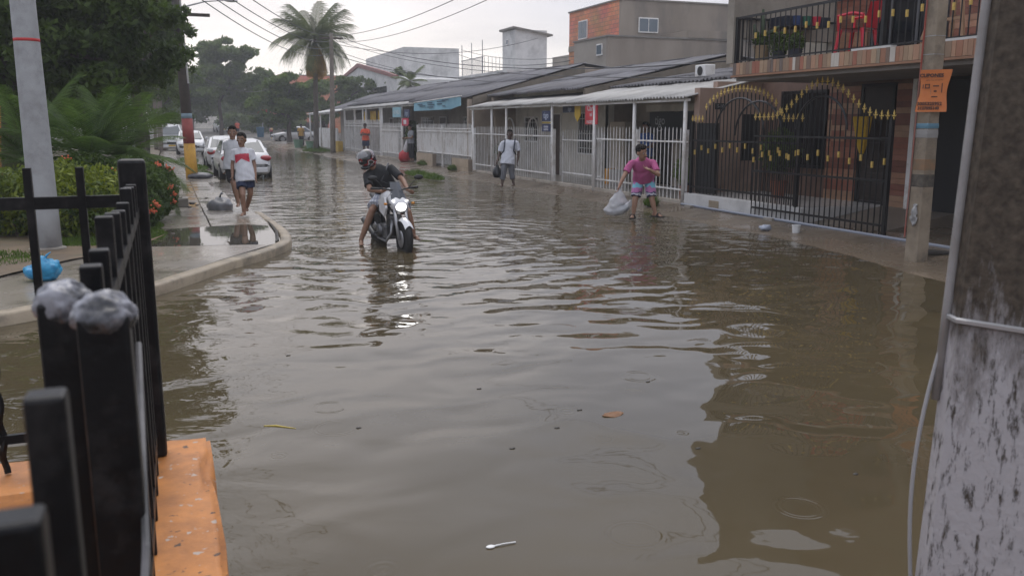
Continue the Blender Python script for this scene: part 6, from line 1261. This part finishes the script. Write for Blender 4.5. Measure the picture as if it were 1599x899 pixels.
def bagw(u, v):
    a = u*2*math.pi; prof = np.interp(v, [0, .06, .2, .5, .8, .95, 1], [.05, .03, .07, .15, .215, .17, 0]); drop = .55*v; x = prof*math.cos(a)*1.15; y = prof*math.sin(a)*.8; k = 1+.16*noise.noise(Vector((x*9, y*9, v*6)))+.08*noise.noise(Vector((x*24, y*24, v*15)))
    return bc + cR*(x*k - .02*v + (.05*v if x > 0 else -.04*v)*1) + FH*(y*k) + Vector((0,0,-drop + (.14*max(0,x)/.25 if v > .6 else 0)))
m = MB(); m.grid(bagw, 36, 22)
def bag_mat():
    m_ = mat('milky plastic', (.62,.62,.63), (.50,.50,.52), .25, 10, .006, 30); t_ = m_.node_tree; b = t_.nodes['Principled BSDF']; o = t_.nodes['Material Output']; tr = N(t_, 'ShaderNodeBsdfTransparent'); ms = N(t_, 'ShaderNodeMixShader'); ms.inputs[0].default_value = .36; L(t_, b.outputs[0], ms.inputs[1]); L(t_, tr.outputs[0], ms.inputs[2]); L(t_, ms.outputs[0], o.inputs['Surface']); return m_
m.build('bag', bag_mat(), t, smooth=True)
for k, (dx, dz, r_, c_) in enumerate(((-.06,-.45,.12,(.03,.035,.05)), (.07,-.40,.11,(.10,.15,.22)), (-.04,-.31,.08,(.30,.29,.30)), (.05,-.27,.07,(.35,.14,.15)))):
    c = bc+cR*(dx+.02)+Vector((0,0,dz)); mm = MB().ell(c, (r_,r_*.8,r_*.7), 14, 9); mm.v = [tuple(Vector(v)+(Vector(v)-c)*.3*noise.noise(Vector(v)*14)) for v in mm.v]; mm.build('clothes', cloth('bagged cloth %d' % k, c_), t, smooth=True)
# --- man with backpack
dw = depth_of(G(795, 293, .03))
J = joints(dw, pelvis=(793,250), neck=(796,219), head=(796,210,-.05), sh_l=(785,223), sh_r=(807,223), el_l=(780,239,.03), wr_l=(776,253,-.06), hd_l=(774,259,-.07), el_r=(810,238,.05), wr_r=(808,252), hip_l=(788,253), hip_r=(798,253), kn_l=(786,271,-.05), kn_r=(799,270,.05), an_l=(784,288,-.05), an_r=(802,287,.06))
wm, WJ, WF = person('man in a white shirt with rolled grey trousers and a backpack', J, 'dark', TOCAM*.9-cR*.15+Vector((0,0,-.2)), vox=.011, top=dict(mat=cloth('white cotton', (.58,.60,.66)), sleeve=.85, hem=.10, g=.024, collar=True), bottom=dict(mat=cloth('grey trousers', (.13,.135,.15)), len=1.58, name='trousers'))
bpk = thing('backpack', WJ['neck'].lerp(WJ['pelvis'],.5)-WF['f']*.25, 'dark backpack with shoulder straps on the man in white', 'backpack'); h = MB(); cbp = WJ['neck'].lerp(WJ['pelvis'],.42)-WF['f']*.20; h.ell(cbp, (.15,.09,.22), 14, 10, WF['MT']); h.ell(cbp-WF['u']*.08-WF['f']*.05, (.12,.06,.12), 12, 8, WF['MT']); fuse(h, 'pack', mat('navy pack', (.02,.025,.045), None, .7), bpk, .014, 2)
for s in 'lr':
    sh = WJ['sh_'+s].lerp(WJ['neck'],.30); f_, u_ = WF['f'], WF['u']; MB().tube([sh-f_*.13-u_*.02, sh+u_*.088, sh+f_*.125-u_*.04, sh+f_*.165-u_*.16, sh+f_*.14-u_*.28, sh-f_*.02+(WJ['sh_'+s]-WJ['neck'])*.35-u_*.34], .022, 6, sq=.4).build('strap', mat('navy pack', (.02,.025,.045)), bpk, smooth=True)
hb_ = WJ['wr_l']+Vector((0,0,-.10)); t = thing('carrier_bag', hb_-Vector((0,0,.35)), 'black carrier bag hanging from the hand of the man in white', 'bag'); bagshape_ = MB().lathe([(0,-.36),(.09,-.35),(.13,-.25),(.11,-.12),(.04,-.02),(.03,.02)], hb_, 14); bagshape_.v = [tuple(Vector(v)+Vector((.03*noise.noise(Vector(v)*14), .03*noise.noise(Vector(v)*14+Vector((5,0,0))), 0))) for v in bagshape_.v]; bagshape_.build('bag', mat('black plastic bag', (.012,.012,.013), None, .3, 9), t, smooth=True)
# --- the two boys
db1 = depth_of(G(381, 338, .08)); db2 = depth_of(G(372, 329, .06))
J = joints(db1, pelvis=(383,273), neck=(378,231), head=(377,219,-.06), sh_l=(366,236,.02), sh_r=(392,236,.02), el_l=(363,257,.05), wr_l=(363,276,-.02), el_r=(397,256,.05), wr_r=(399,276,.0), hip_l=(377,277), hip_r=(389,277), kn_l=(379,305,-.14), kn_r=(391,303,.06), an_l=(381,331,-.08), an_r=(385,325,.28))
b1, BJ, BF = person('boy in a white shirt with a red print and navy shorts walking barefoot', J, 'brown', TOCAM*.9+Vector((0,0,-.3)), sc=.93, hk=1.2, vox=.010, top=dict(mat=cloth('white tee', (.60,.60,.63)), sleeve=.72, hem=.12, g=.022), bottom=dict(mat=cloth('navy cotton', (.02,.03,.07)), len=.60, flare=.10))
# red print: faces of the shirt front inside a notched block
sh_o = [c for c in b1.children if c.name.startswith('shirt')][0]; me = sh_o.data; cen = BJ['neck'].lerp(BJ['pelvis'], .42); inv = MW[b1].inverted(); vs_, fs_, mp_ = [], [], {}
for f in me.polygons:
    c = MW[b1] @ f.center; d = c-cen; x, z, y = d.dot(BF['r']), d.dot(BF['u']), d.dot(BF['f'])
    if y > .03 and abs(x) < .135 and z < .085 and z > -.085+.075*(1-min(1, abs(x)/.13)):
        ids = []
        for v in f.vertices:
            if v not in mp_: mp_[v] = len(vs_); vs_.append(me.vertices[v].co + me.vertices[v].normal*.003)
            ids.append(mp_[v])
        fs_.append(tuple(ids))
pm_ = MB(); pm_.v = [tuple(v) for v in vs_]; pm_.f = fs_
if fs_: pm_.build('red_print', flat('red print', (.50,.03,.06)), sh_o, smooth=True, local=True, fix=False)
J = joints(db2, pelvis=(363,258), neck=(363,219), head=(363,208,-.05), sh_l=(353,224,.02), sh_r=(374,224,.05), el_l=(352,245,.05), wr_l=(354,263,.0), hd_l=(352,270,-.02), el_r=(377,244,.1), wr_r=(377,262,.1), hip_l=(358,262), hip_r=(368,262), kn_l=(365,288,-.08), kn_r=(371,287,.12), an_l=(372,317,-.02), an_r=(374,310,.34))
person('taller boy in a plain white shirt walking behind the one with the red print', J, 'brown', TOCAM*.95+cR*.2+Vector((0,0,-.15)), sc=.97, hk=1.18, vox=.011, top=dict(mat=cloth('grey white tee', (.50,.50,.52)), sleeve=.55, hem=.08), bottom=dict(mat=cloth('black cotton shorts', (.016,.016,.02)), len=.80, flare=.10))
gb = A(341, 277, db2+.3); t = thing('rubbish_bag', Vector((gb.x, gb.y, 0)), 'grey bulging plastic bag in the water beside the two boys', 'bag'); h = MB().ell(Vector((gb.x, gb.y, .10)), (.27,.22,.21), 26, 18); h.v = [tuple(Vector(v)+Vector((0,0,.06*noise.noise(Vector(v)*5)))+Vector((noise.noise(Vector(v)*9), noise.noise(Vector(v)*9+Vector((7,0,0))), .6*noise.noise(Vector(v)*16)))*.04) for v in h.v]; h.build('bag', mat('grey plastic bag', (.13,.13,.14), (.20,.20,.21), .3, 8, .01, 20), t, smooth=True)
MB().tube([(gb.x,gb.y,.28), (gb.x+.02,gb.y-.02,.36), (gb.x+.06,gb.y-.03,.40)], [.03,.015,.03], 7).build('knot', mat('grey plastic bag', (.13,.13,.14)), t, smooth=True)
# --- standing figures further off (upright pose on their own ground point)
def stander(label, base, h, skin, face, topc, botc, arms='down', blen=.6, rz_lean=0., sleeve=.7, bname='shorts', hands=False):
    k = h/1.72; b = Vector(base); f = Vector((face[0], face[1], 0)).normalized(); r = f.cross(Vector((0,0,1)))
    if r.dot(cR) < 0: r = -r
    def q(x, y, z): return b + r*x*k + f*y*k + Vector((0,0,z*k))
    J = dict(pelvis=q(0,0,.94), neck=q(0,.02,1.45), head=q(0,.06,1.60), sh_l=q(-.18,0,1.40), sh_r=q(.18,0,1.40), hip_l=q(-.09,0,.90), hip_r=q(.09,0,.90), kn_l=q(-.10,.03,.50), kn_r=q(.11,.02,.50), an_l=q(-.10,-.01,.08), an_r=q(.13,0,.08))
    if arms == 'crossed': J.update(el_l=q(-.23,.08,1.13), wr_l=q(.02,.22,1.16), el_r=q(.23,.08,1.13), wr_r=q(-.02,.20,1.22))
    elif arms == 'fwd': J.update(el_l=q(-.22,.06,1.12), wr_l=q(-.16,.30,1.10), el_r=q(.22,.06,1.12), wr_r=q(.16,.30,1.10))
    else: J.update(el_l=q(-.24,-.01,1.12), wr_l=q(-.25,.06,.87), el_r=q(.24,-.01,1.12), wr_r=q(.25,.06,.87))
    return person(label, J, skin, f, sc=k, vox=.016, top=dict(mat=topc, sleeve=sleeve), bottom=dict(mat=botc, len=blen, name=bname), hands=hands)
ob_ = G(563, 241, .14); stander('man in a bright orange shirt with folded arms by the white grille', (9.9, ob_.y-3.0, .12), 1.72, 'dark', (-.6,-1,0), cloth('orange cotton', (.75,.12,.06)), cloth('navy cotton', (.02,.03,.07)), 'crossed', .85)
stander('person in a blue shirt behind the white fence by the counter', (11.75, 20.3, .15), 1.72, 'brown', (-.8,-.6,0), cloth('royal blue cotton', (.03,.10,.34)), cloth('navy cotton', (.02,.03,.07)), 'fwd', .9)
stander('person in a grey shirt standing by the dark gateway shrub', (10.55, 39.7, .13), 1.66, 'brown', (-1,-.2,0), cloth('grey cotton', (.25,.26,.28)), cloth('black cotton shorts', (.016,.016,.02)), 'fwd', 1.8, bname='trousers')
yq = SS(471, 226, 67); stander('person in a yellow shirt walking on the far right pavement', (yq.x, 67, .12), 1.68, 'dark', (.2,-1,0), cloth('yellow cotton', (.50,.28,.05)), cloth('black cotton shorts', (.016,.016,.02)), 'down', 1.8, bname='trousers')
oq = SS(371, 205, 105); stander('person in an orange top far up the street by the wall', (oq.x, 105, road_z(105)), 1.7, 'brown', (0,-1,0), cloth('orange cotton', (.75,.12,.06)), cloth('navy cotton', (.02,.03,.07)), 'down', .9)
# ================================================================== lamp post, poles, wires, litter
lp = G(75, 390, .12); lpt = SS(35, 0, lp.y); dirv = (lpt-lp)/(lpt.z-lp.z)
t = thing('lamp_post', lp, 'smooth grey lamp post with one red band beside the hedge', 'lamp post')
LPM = mat('grey pole paint', (.36,.37,.38), (.29,.295,.30), .55, 3, .002, 25, c3=(.22,.22,.22), s3=1.8)
taper_pole(t, lp-Vector((0,0,.2)), lp+dirv*7.5, .188, .115, LPM, 24)
zr = SS(40, 63, lp.y).z; c_ = lp+dirv*(zr-lp.z); MB().lathe([(.158,-.02),(.1615,-.019),(.1615,.019),(.158,.02)], c_, 24).build('red_band', flat('red band', (.5,.03,.03)), t, smooth=True)
MB().lathe([(.24,-.02),(.24,.03),(.19,.05)], lp, 20).build('base_collar', CONC, t)
# leaning pole painted red and yellow
yb = G(300, 276, .07); yt = SS(275, 0, yb.y); dv_ = (yt-yb)/(yt.z-yb.z)
t = thing('utility_pole', yb, 'leaning utility pole painted red and yellow at its foot', 'utility pole')
def seg(z0, z1, r0, r1, nm, mt):
    m = MB(); m.tube([yb+dv_*z0, yb+dv_*((z0+z1)/2), yb+dv_*z1], [r0, (r0+r1)/2, r1], 14); m.build(nm, mt, t, smooth=True)
seg(-.3, 1.12, .20, .185, 'yellow_foot', mat('yellow pole paint', (.55,.30,.03), (.46,.24,.025), .6, 5, c3=(.25,.15,.05), s3=2)); seg(1.12, 1.95, .186, .176, 'red_band', mat('red pole paint', (.30,.05,.04), (.22,.04,.035), .6, 5)); seg(1.95, 2.12, .177, .175, 'blue_band', flat('blue pole paint', (.20,.28,.33))); seg(2.12, 8.2, .172, .12, 'shaft', mat('dark pole', (.10,.085,.075), (.07,.06,.055), .7, 4))
MB().tube([yb+dv_*3.1+Vector((.14,-.1,0)), yb+dv_*7.8+Vector((.10,-.08,0))], .035, 8).build('conduit', mat('pale conduit', (.45,.44,.42)), t)
MB().tube([yb+dv_*5.5, yb+dv_*5.6+Vector((.9,-.2,.15)), yb+dv_*5.6+Vector((1.5,-.3,.2))], [.03,.025,.02], 7).build('lamp_arm', STEEL, t); MB().ell(yb+dv_*5.6+Vector((1.7,-.35,.19)), (.22,.09,.05)).build('lamp_head', STEEL, t, smooth=True)
MB().box(yb.x-.9, yb.x+.9, yb.y-.05, yb.y+.05, 5.35, 5.45).build('cross_arm', BARK, t)
m = MB(); m.ell((yb.x+.25, yb.y-.25, .10), (.42,.22,.11)); m.v = [(x+.05*noise.noise(Vector((x*6,y*6,z*6))), y, z+.04*noise.noise(Vector((x*8,y*8,3)))) for x,y,z in m.v]; tag(m.build('rubbish_bag', mat('dark bag', (.05,.05,.06), (.09,.09,.1), .35, 9, .01), smooth=True), 'dark rubbish bag at the foot of the yellow pole', 'bag')
def pole(label, px, py, topx, topy, r0, r1, mt, z=.1, h=None, s=None, cat='utility pole'):
    b = G(px, py, z) if s is None else Vector((SS(px, py, s).x, s, z)); tp = SS(topx, topy, b.y); d = (tp-b)/(tp.z-b.z); hh = h or tp.z-b.z
    t = thing('utility_pole', b, label, cat); taper_pole(t, b-Vector((0,0,.2)), b+d*hh, r0, r1, mt, 12); return t, b+d*hh
GP = mat('old wood pole', (.20,.17,.135), (.14,.115,.09), .8, 5, .006, 20)
p5, p5t = pole('slim tall utility pole beside the coconut palm', 520, 238, 517, 52, .17, .11, GP); MB().box(p5t.x-.7, p5t.x+.7, p5t.y-.05, p5t.y+.05, p5t.z-.35, p5t.z-.25).build('cross_arm', BARK, p5)
pole('pale slanted pole between the trees of the yard', 208, 205, 194, 108, .13, .11, mat('pale pole', (.42,.42,.41), (.34,.34,.33), .6), s=40, h=4.6)
pole('grey brown pole beyond the slanted one', 249, 212, 247, 95, .17, .14, GP, s=62, h=7.5); pole('dark post beside the grey brown pole', 242, 212, 240, 130, .12, .1, GP, s=64, h=6)
def wire(label, pts, sag, r=.012, name='overhead_cable'):
    m = MB(); o = []
    for a, b in zip(pts[:-1], pts[1:]):
        a, b = Vector(a), Vector(b)
        for k in range(25): u = k/24; p = a.lerp(b, u); p.z -= sag*4*u*(1-u); o.append(p)
    m.tube(o, r, 5); tag(m.build(name, mat('cable black', (.02,.02,.022), None, .5), smooth=True), label, 'cable', 'overhead cables')
yt0 = yb+dv_*7.6
wire('overhead cable from the slim far pole towards the balcony house', [p5t, SS(1150, 108, 18)+Vector((0,0,.2))], .9, .016)
wire('second overhead cable running beside the one to the balcony house', [p5t+Vector((0,0,-.3)), SS(1135, 120, 18)], .7, .012)
wire('high cable rising over the roofs to the slim poster pole', [p5t+Vector((0,0,-.15)), bp_+Vector((0,0,6.9))], 1.0, .014); wire('low cable of the pair to the slim poster pole', [p5t+Vector((0,0,-.5)), bp_+Vector((0,0,6.5))], 1.1, .012)
for k, (x, y) in enumerate(((375,-6), (345,-5), (322,-4), (300,-3))): wire(['topmost', 'upper', 'lower', 'lowest'][k]+' cable crossing from the leaning pole to the palm side pole', [SS(x, y, 20)+Vector((0,0,.1)), p5t+Vector((0,0,-.1-.35*k))], .3+.1*k, .012)
for k in range(3): wire(['left', 'middle', 'right'][k]+' cable running overhead along the street from the leaning pole', [yt0+Vector((-.5+.5*k,0,-.9)), Vector((.9+.6*k, 12, 7.2))], .3, .012)
wire('thin sagging line between the leaning pole and the far tree', [yb+dv_*3.6, SS(420, 138, 75)], .5, .012)
wire('house drop cable over the white terrace house', [PP(715, 85, 22), PP(890, 95, 20)], .5, .02); wire('lower house drop cable past the stair tower', [p5t+Vector((0,0,-1.2)), PP(890, 108, 20)], .9, .02)
wire('cable dropping from the slim far pole to the stair tower', [p5t+Vector((0,0,-.6)), PP(840, 60, 24)], .8, .016); wire('slack cable from the stair tower to the clay block building', [PP(720, 78, 22), PP(900, 88, 21)], .4, .016)
wire('long cable over the row house roofs', [p5t+Vector((0,0,-.9)), SS(1120, 112, 22)], 1.0, .014)
# litter and loose things
def lump(name, label, cat, c, r, mt, seed=0, amp=.25, n=20):
    m = MB(); m.ell((0,0,0), r, n, n*2//3); o = []
    for v in m.v: v = Vector(v); k = 1+amp*noise.noise(v*(2.2/max(r))+Vector((seed,0,0)))+amp*.5*noise.noise(v*(6/max(r))+Vector((0,seed,0))); o.append(tuple(Vector(c)+v*k))
    m.v = o; return tag(m.build(name, mt, smooth=True), label, cat)
bb = G(70, 436, .13); t = thing('plastic_bag', bb, 'bright blue knotted plastic bag on the soil by the lamp post', 'bag')
def bagshape(c, r, h, seed, tip=True):
    m = MB(); n = 22
    prof = [(.0,0),(.75,.02),(1,.25),(.95,.5),(.6,.78),(.22,.9),(.12,.95),(.3,1.12),(.22,1.15)] if tip else [(.0,0),(.75,.02),(1,.3),(.8,.7),(.3,.95),(0,1)]
    m.lathe([(a*r, b*h) for a, b in prof], (0,0,0), n); m.v = [tuple(Vector(c)+Vector((x*(1+.22*noise.noise(Vector((x*9,y*9,z*9+seed)))), y*(1+.22*noise.noise(Vector((x*9+4,y*9,z*9+seed)))), z))) for x,y,z in m.v]; return m
BLU = mat('blue plastic', (.03,.30,.52), (.015,.18,.36), .3, 14, .006, 30)
m = MB(); m.ell(Vector((0,0,.10)), (.20,.16,.125), 40, 26); m.v = [tuple(bb+Vector(v)*(1+.22*noise.noise(Vector(v)*8)-.22*abs(noise.noise(Vector((v[0]*20,v[1]*20,v[2]*7))))+.06*noise.noise(Vector(v)*45))+Vector((0,0,.05*max(0,v[2]-.1)*8*max(0,1-abs(v[0])*9)))) for v in m.v]; m.build('bag', BLU, t, smooth=True)
for sx in (-1, 1): MB().tube([bb+Vector((sx*.01,0,.20)), bb+Vector((sx*.04,.01,.27)), bb+Vector((sx*.085,.0,.285+.02*sx))], [.022,.028,.010], 7, sq=.45).build('tied_handle', BLU, t, smooth=True)
cb = G(275, 321, .07); t = thing('concrete_block', cb, 'low broken concrete block on the wet pavement', 'block')
m = MB(); m.box(cb.x-.22, cb.x+.26, cb.y-.22, cb.y+.2, .04, .24); m.build('block', CONC, t, bevel=.02); MB().box(cb.x-.10, cb.x+.14, cb.y-.1, cb.y+.1, .243, .247).build('hollow', mat('wet hollow', (.06,.055,.05), None, .1), t)
for k, (px, py, r_) in enumerate(((300,318,.05), (296,324,.035), (308,321,.03), (322,310,.03), (270,366,.03), (355,388,.028))):
    c = G(px, py, .09); lump('stone', ['loose dark stone beside the low concrete block', 'small stone touching the low concrete block', 'pebble between the block and the two boys', 'lone pebble on the wet pavement near the car', 'pebble beside the dry palm leaves', 'pebble on the slab in front of the puddle'][k], 'stone', (c.x, c.y, c.z+.01), (r_*1.4, r_, r_*.6), mat('dark stone', (.06,.05,.042), (.09,.075,.06), .6, 9), k, .3, 10)['group'] = 'loose stones on the pavement'
dl = thing('dry_palm_leaves', (-.55, 13.9, .12), 'heap of dry brown palm leaves at the pavement edge', 'leaves')
for k in range(9):
    a = random.uniform(0, 6.3); c = Vector((-.55+random.uniform(-.3,.25), 13.85+random.uniform(-.25,.25), .13)); d = Vector((math.cos(a), math.sin(a), .15))*.28
    m = MB(); m.add([c-d, c+Vector((-d.y,d.x,.25))*.14, c+d+Vector((0,0,.06)), c-Vector((-d.y,d.x,-.2))*.14], [(0,1,2,3)]); m.build('leaf', mat('dry leaf', (.20,.12,.08), (.13,.08,.05), .8, 9), dl)
c = G(1243, 360, .07); t = thing('plastic_tub', c, 'white plastic tub standing on the flooded pavement edge', 'tub'); MB().lathe([(.062,0),(.068,.12),(.074,.12),(.074,.135),(.060,.135),(.056,.03),(0,.03)], (c.x,c.y,.03), 20).build('tub', mat('white tub', (.66,.66,.65), (.58,.58,.57), .4), t, smooth=False)
c = G(1195, 358, .05); lump('crushed_carton', 'crushed pale blue carton lying near the white tub', 'carton', (c.x, c.y, .08), (.11,.07,.05), mat('pale carton', (.45,.48,.55), (.3,.33,.4), .5, 20), 4, .5, 14)
c = G(957, 647, 0); m = MB(); n = 14; m.add([(c.x+.068*math.cos(i*6.28/n)*(1.15 if i % 7 < 3 else .9), c.y+.045*math.sin(i*6.28/n)*(1 if i % 5 else 1.2), .004+.003*math.sin(i)) for i in range(n)], [tuple(range(n))]); m.prism([Vector(v) for v in m.v[:n]], (0,0,-.003)); tag(m.build('floating_leaf', mat('tan leaf', (.40,.23,.13), (.33,.18,.10), .6, 18)), 'flat tan leaf floating on the water', 'leaf')
c = G(780, 852, 0); t = thing('plastic_spoon', (c.x, c.y, 0), 'white plastic spoon floating on the water', 'spoon'); WP = mat('white spoon', (.7,.7,.68), None, .35)
e0, e1 = G(766, 854, 0), G(805, 847, 0); dd = (e1-e0).normalized(); MB().ell(e0+Vector((0,0,.004)), (.022,.015,.005), 12, 7).build('bowl', WP, t, smooth=True); MB().tube([e0+dd*.015+Vector((0,0,.004)), e0+dd*.06+Vector((0,0,.007)), e1+Vector((0,0,.005))], [.0045,.003,.0035], 6).build('handle', WP, t)
a, b = G(412, 665, 0), G(462, 669, 0); m = MB(); m.tube([a+Vector((0,0,.002)), a.lerp(b,.4)+Vector((0,.02,.003)), b+Vector((0,0,.002))], [.003,.006,.002], 5); tag(m.build('yellow_strip', mat('yellow strip', (.42,.32,.05), None, .5)), 'thin yellow blade floating near the orange wall', 'strip')
for k, (px, py) in enumerate(((450,555), (748,607), (870,668), (1012,596), (1090,700), (1336,740), (560,668), (905,640), (800,700))):
    c = G(px, py, 0); lump('debris', 'tiny dark scrap of debris floating on the water', 'debris', (c.x, c.y, .002), (.018,.010,.005), mat('wet scrap', (.03,.025,.02), None, .5), k, .4, 8)['group'] = 'scraps floating on the water'
# red and white bundle, far wall, bins, planters
c = G(638, 249, .14); t = thing('cloth_bundle', c, 'red and white cloth bundle in the gateway of the row house', 'bundle'); bagshape(Vector((10.32, c.y-1.6, .10)), .30, .58, 3, False).build('red_cloth', mat('red cloth', (.42,.02,.025), (.34,.015,.02), .7, 6), t, smooth=True); MB().tube([(10.33, c.y-1.6, .50), (10.35, c.y-1.72, .8), (10.38, c.y-1.85, 1.15)], [.24, .16, .03], 7, sq=.6).build('white_cloth', mat('white cloth', (.6,.58,.58), (.5,.48,.48), .7, 6), t, smooth=True)
c = G(803, 262, .1); c = PP(900, 262, 11.6); t = thing('yellow_drum', (11.7, 22.2, .15), 'small orange drum behind the slim grille', 'drum'); MB().lathe([(.13,0),(.15,.03),(.15,.42),(.13,.45),(0,.45)], (11.7,22.2,.15), 18).build('drum', mat('orange drum', (.6,.27,.02), None, .5), t, smooth=False)
for k, (px, s_) in enumerate(((466, 66), (486, 60))):
    q = SS(px, 222, s_); m = MB(); m.lathe([(.28,0),(.36,.55),(.38,.6),(.32,.6),(.30,.2),(0,.2)], (q.x, s_, .1), 12); t = thing('planter', (q.x, s_, .1), ['pale green planter beside the person in yellow', 'pale green planter at the palm trunk'][k], 'planter', 'pale green planters'); m.build('tub', mat('pale green', (.15,.27,.18), (.12,.22,.15), .6), t); MB().lathe([(0,.5),(.31,.5)], (q.x, s_, .1), 12).build('soil', BARK, t)
q = SS(407, 212, 100); t = thing('rubbish_bin', (q.x, 100, .5), 'blue rubbish bin far along the right kerb', 'bin'); MB().lathe([(.35,0),(.42,1.0),(.44,1.0),(.44,1.06),(0,1.1)], (q.x,100,.42), 12).build('bin', flat('bin blue', (.03,.13,.22)), t)
fw2 = thing('garden_wall', (12, 118, .6), 'low tan wall at the bend far up the street', 'wall'); MB().box(8.0, 20, 118, 118.4, .4, 2.0).build('wall', TANW, fw2)
fw3 = thing('garden_wall', (2, 150, 1), 'long pale wall closing the far end of the street', 'wall'); MB().box(-20, 12, 150, 150.4, .5, 3.2).build('wall', CREAM, fw3); MB().box(-20.1, 12.1, 149.9, 150.5, 3.2, 3.3).build('coping', CONC, fw3)
hb = thing('hedge', (11, 114, .6), 'bushy hedge in front of the far tan wall', 'hedge'); quads_obj('foliage', leaf_mesh('h', [(x, 114, 1.9+.3*math.sin(x), 1.3, 1.0, 1.0) for x in np.arange(7, 16, 1.2)], 6000, .4, GREEN_F, seed=71, gap=.3), GREEN_F, hb)
rsn = thing('round_sign', SS(409, 171, 100), 'red sign board on a post far up the street', 'sign'); q = SS(409, 171, 100); MB().box(q.x-.55, q.x+.55, 100, 100.06, q.z-.45, q.z+.45).build('panel', flat('far red', (.45,.05,.03)), rsn, bevel=.12); MB().tube([(q.x,100.1,.4), (q.x,100.1,q.z)], .05, 6).build('post', STEEL, rsn)
# house of the yard side (left), mostly behind the trees
lh = thing('yard_house', (-13, 40, 0), 'pale house mostly hidden behind the yard trees', 'house'); MB().box(-20, -9, 34, 56, 0, 3.6).build('wall', CREAM, lh); MB().prism([(-21,33,3.6),(-8.4,33,3.6),(-14.5,33,5.4)], (0,24,0)).build('roof', ZINC, lh)
for k in range(5): MB().box(-8.98, -8.95, 36+k*4, 37.6+k*4, 1.1, 2.5).build('window', DARK, lh)
MB().box(-15, -13.4, 33.95, 33.98, .1, 2.3).build('door', WOOD, lh); MB().box(-12, -10.4, 33.95, 33.98, 1.1, 2.4).build('window', DARK, lh)
op = SS(2, 215, 30); t = thing('painted_post', (op.x, 30, .1), 'orange painted post at the edge of the yard', 'post'); MB().box(op.x-.12, op.x+.12, 29.9, 30.1, 0, 2.6).build('post', flat('post orange', (.5,.2,.04)), t, bevel=.02); MB().box(op.x-.16, op.x+.16, 29.86, 30.14, 2.6, 2.7).build('cap', CONC, t)
# ================================================================== the air: thin evening haze round everything
hz = MB(); hz.box(-440, 500, -80, 400, -1.4, 16.5); hzm = bpy.data.materials.new('haze air'); hzm.use_nodes = True; ht = hzm.node_tree; ht.nodes.clear()
ho = N(ht, 'ShaderNodeOutputMaterial'); hv = N(ht, 'ShaderNodeVolumePrincipled'); hv.inputs['Color'].default_value = (.93, .94, .97, 1); hv.inputs['Density'].default_value = .0016; hv.inputs['Anisotropy'].default_value = .25
L(ht, hv.outputs[0], ho.inputs['Volume']); tag(hz.build('haze', hzm), 'thin pale evening haze filling the street', kind='stuff')
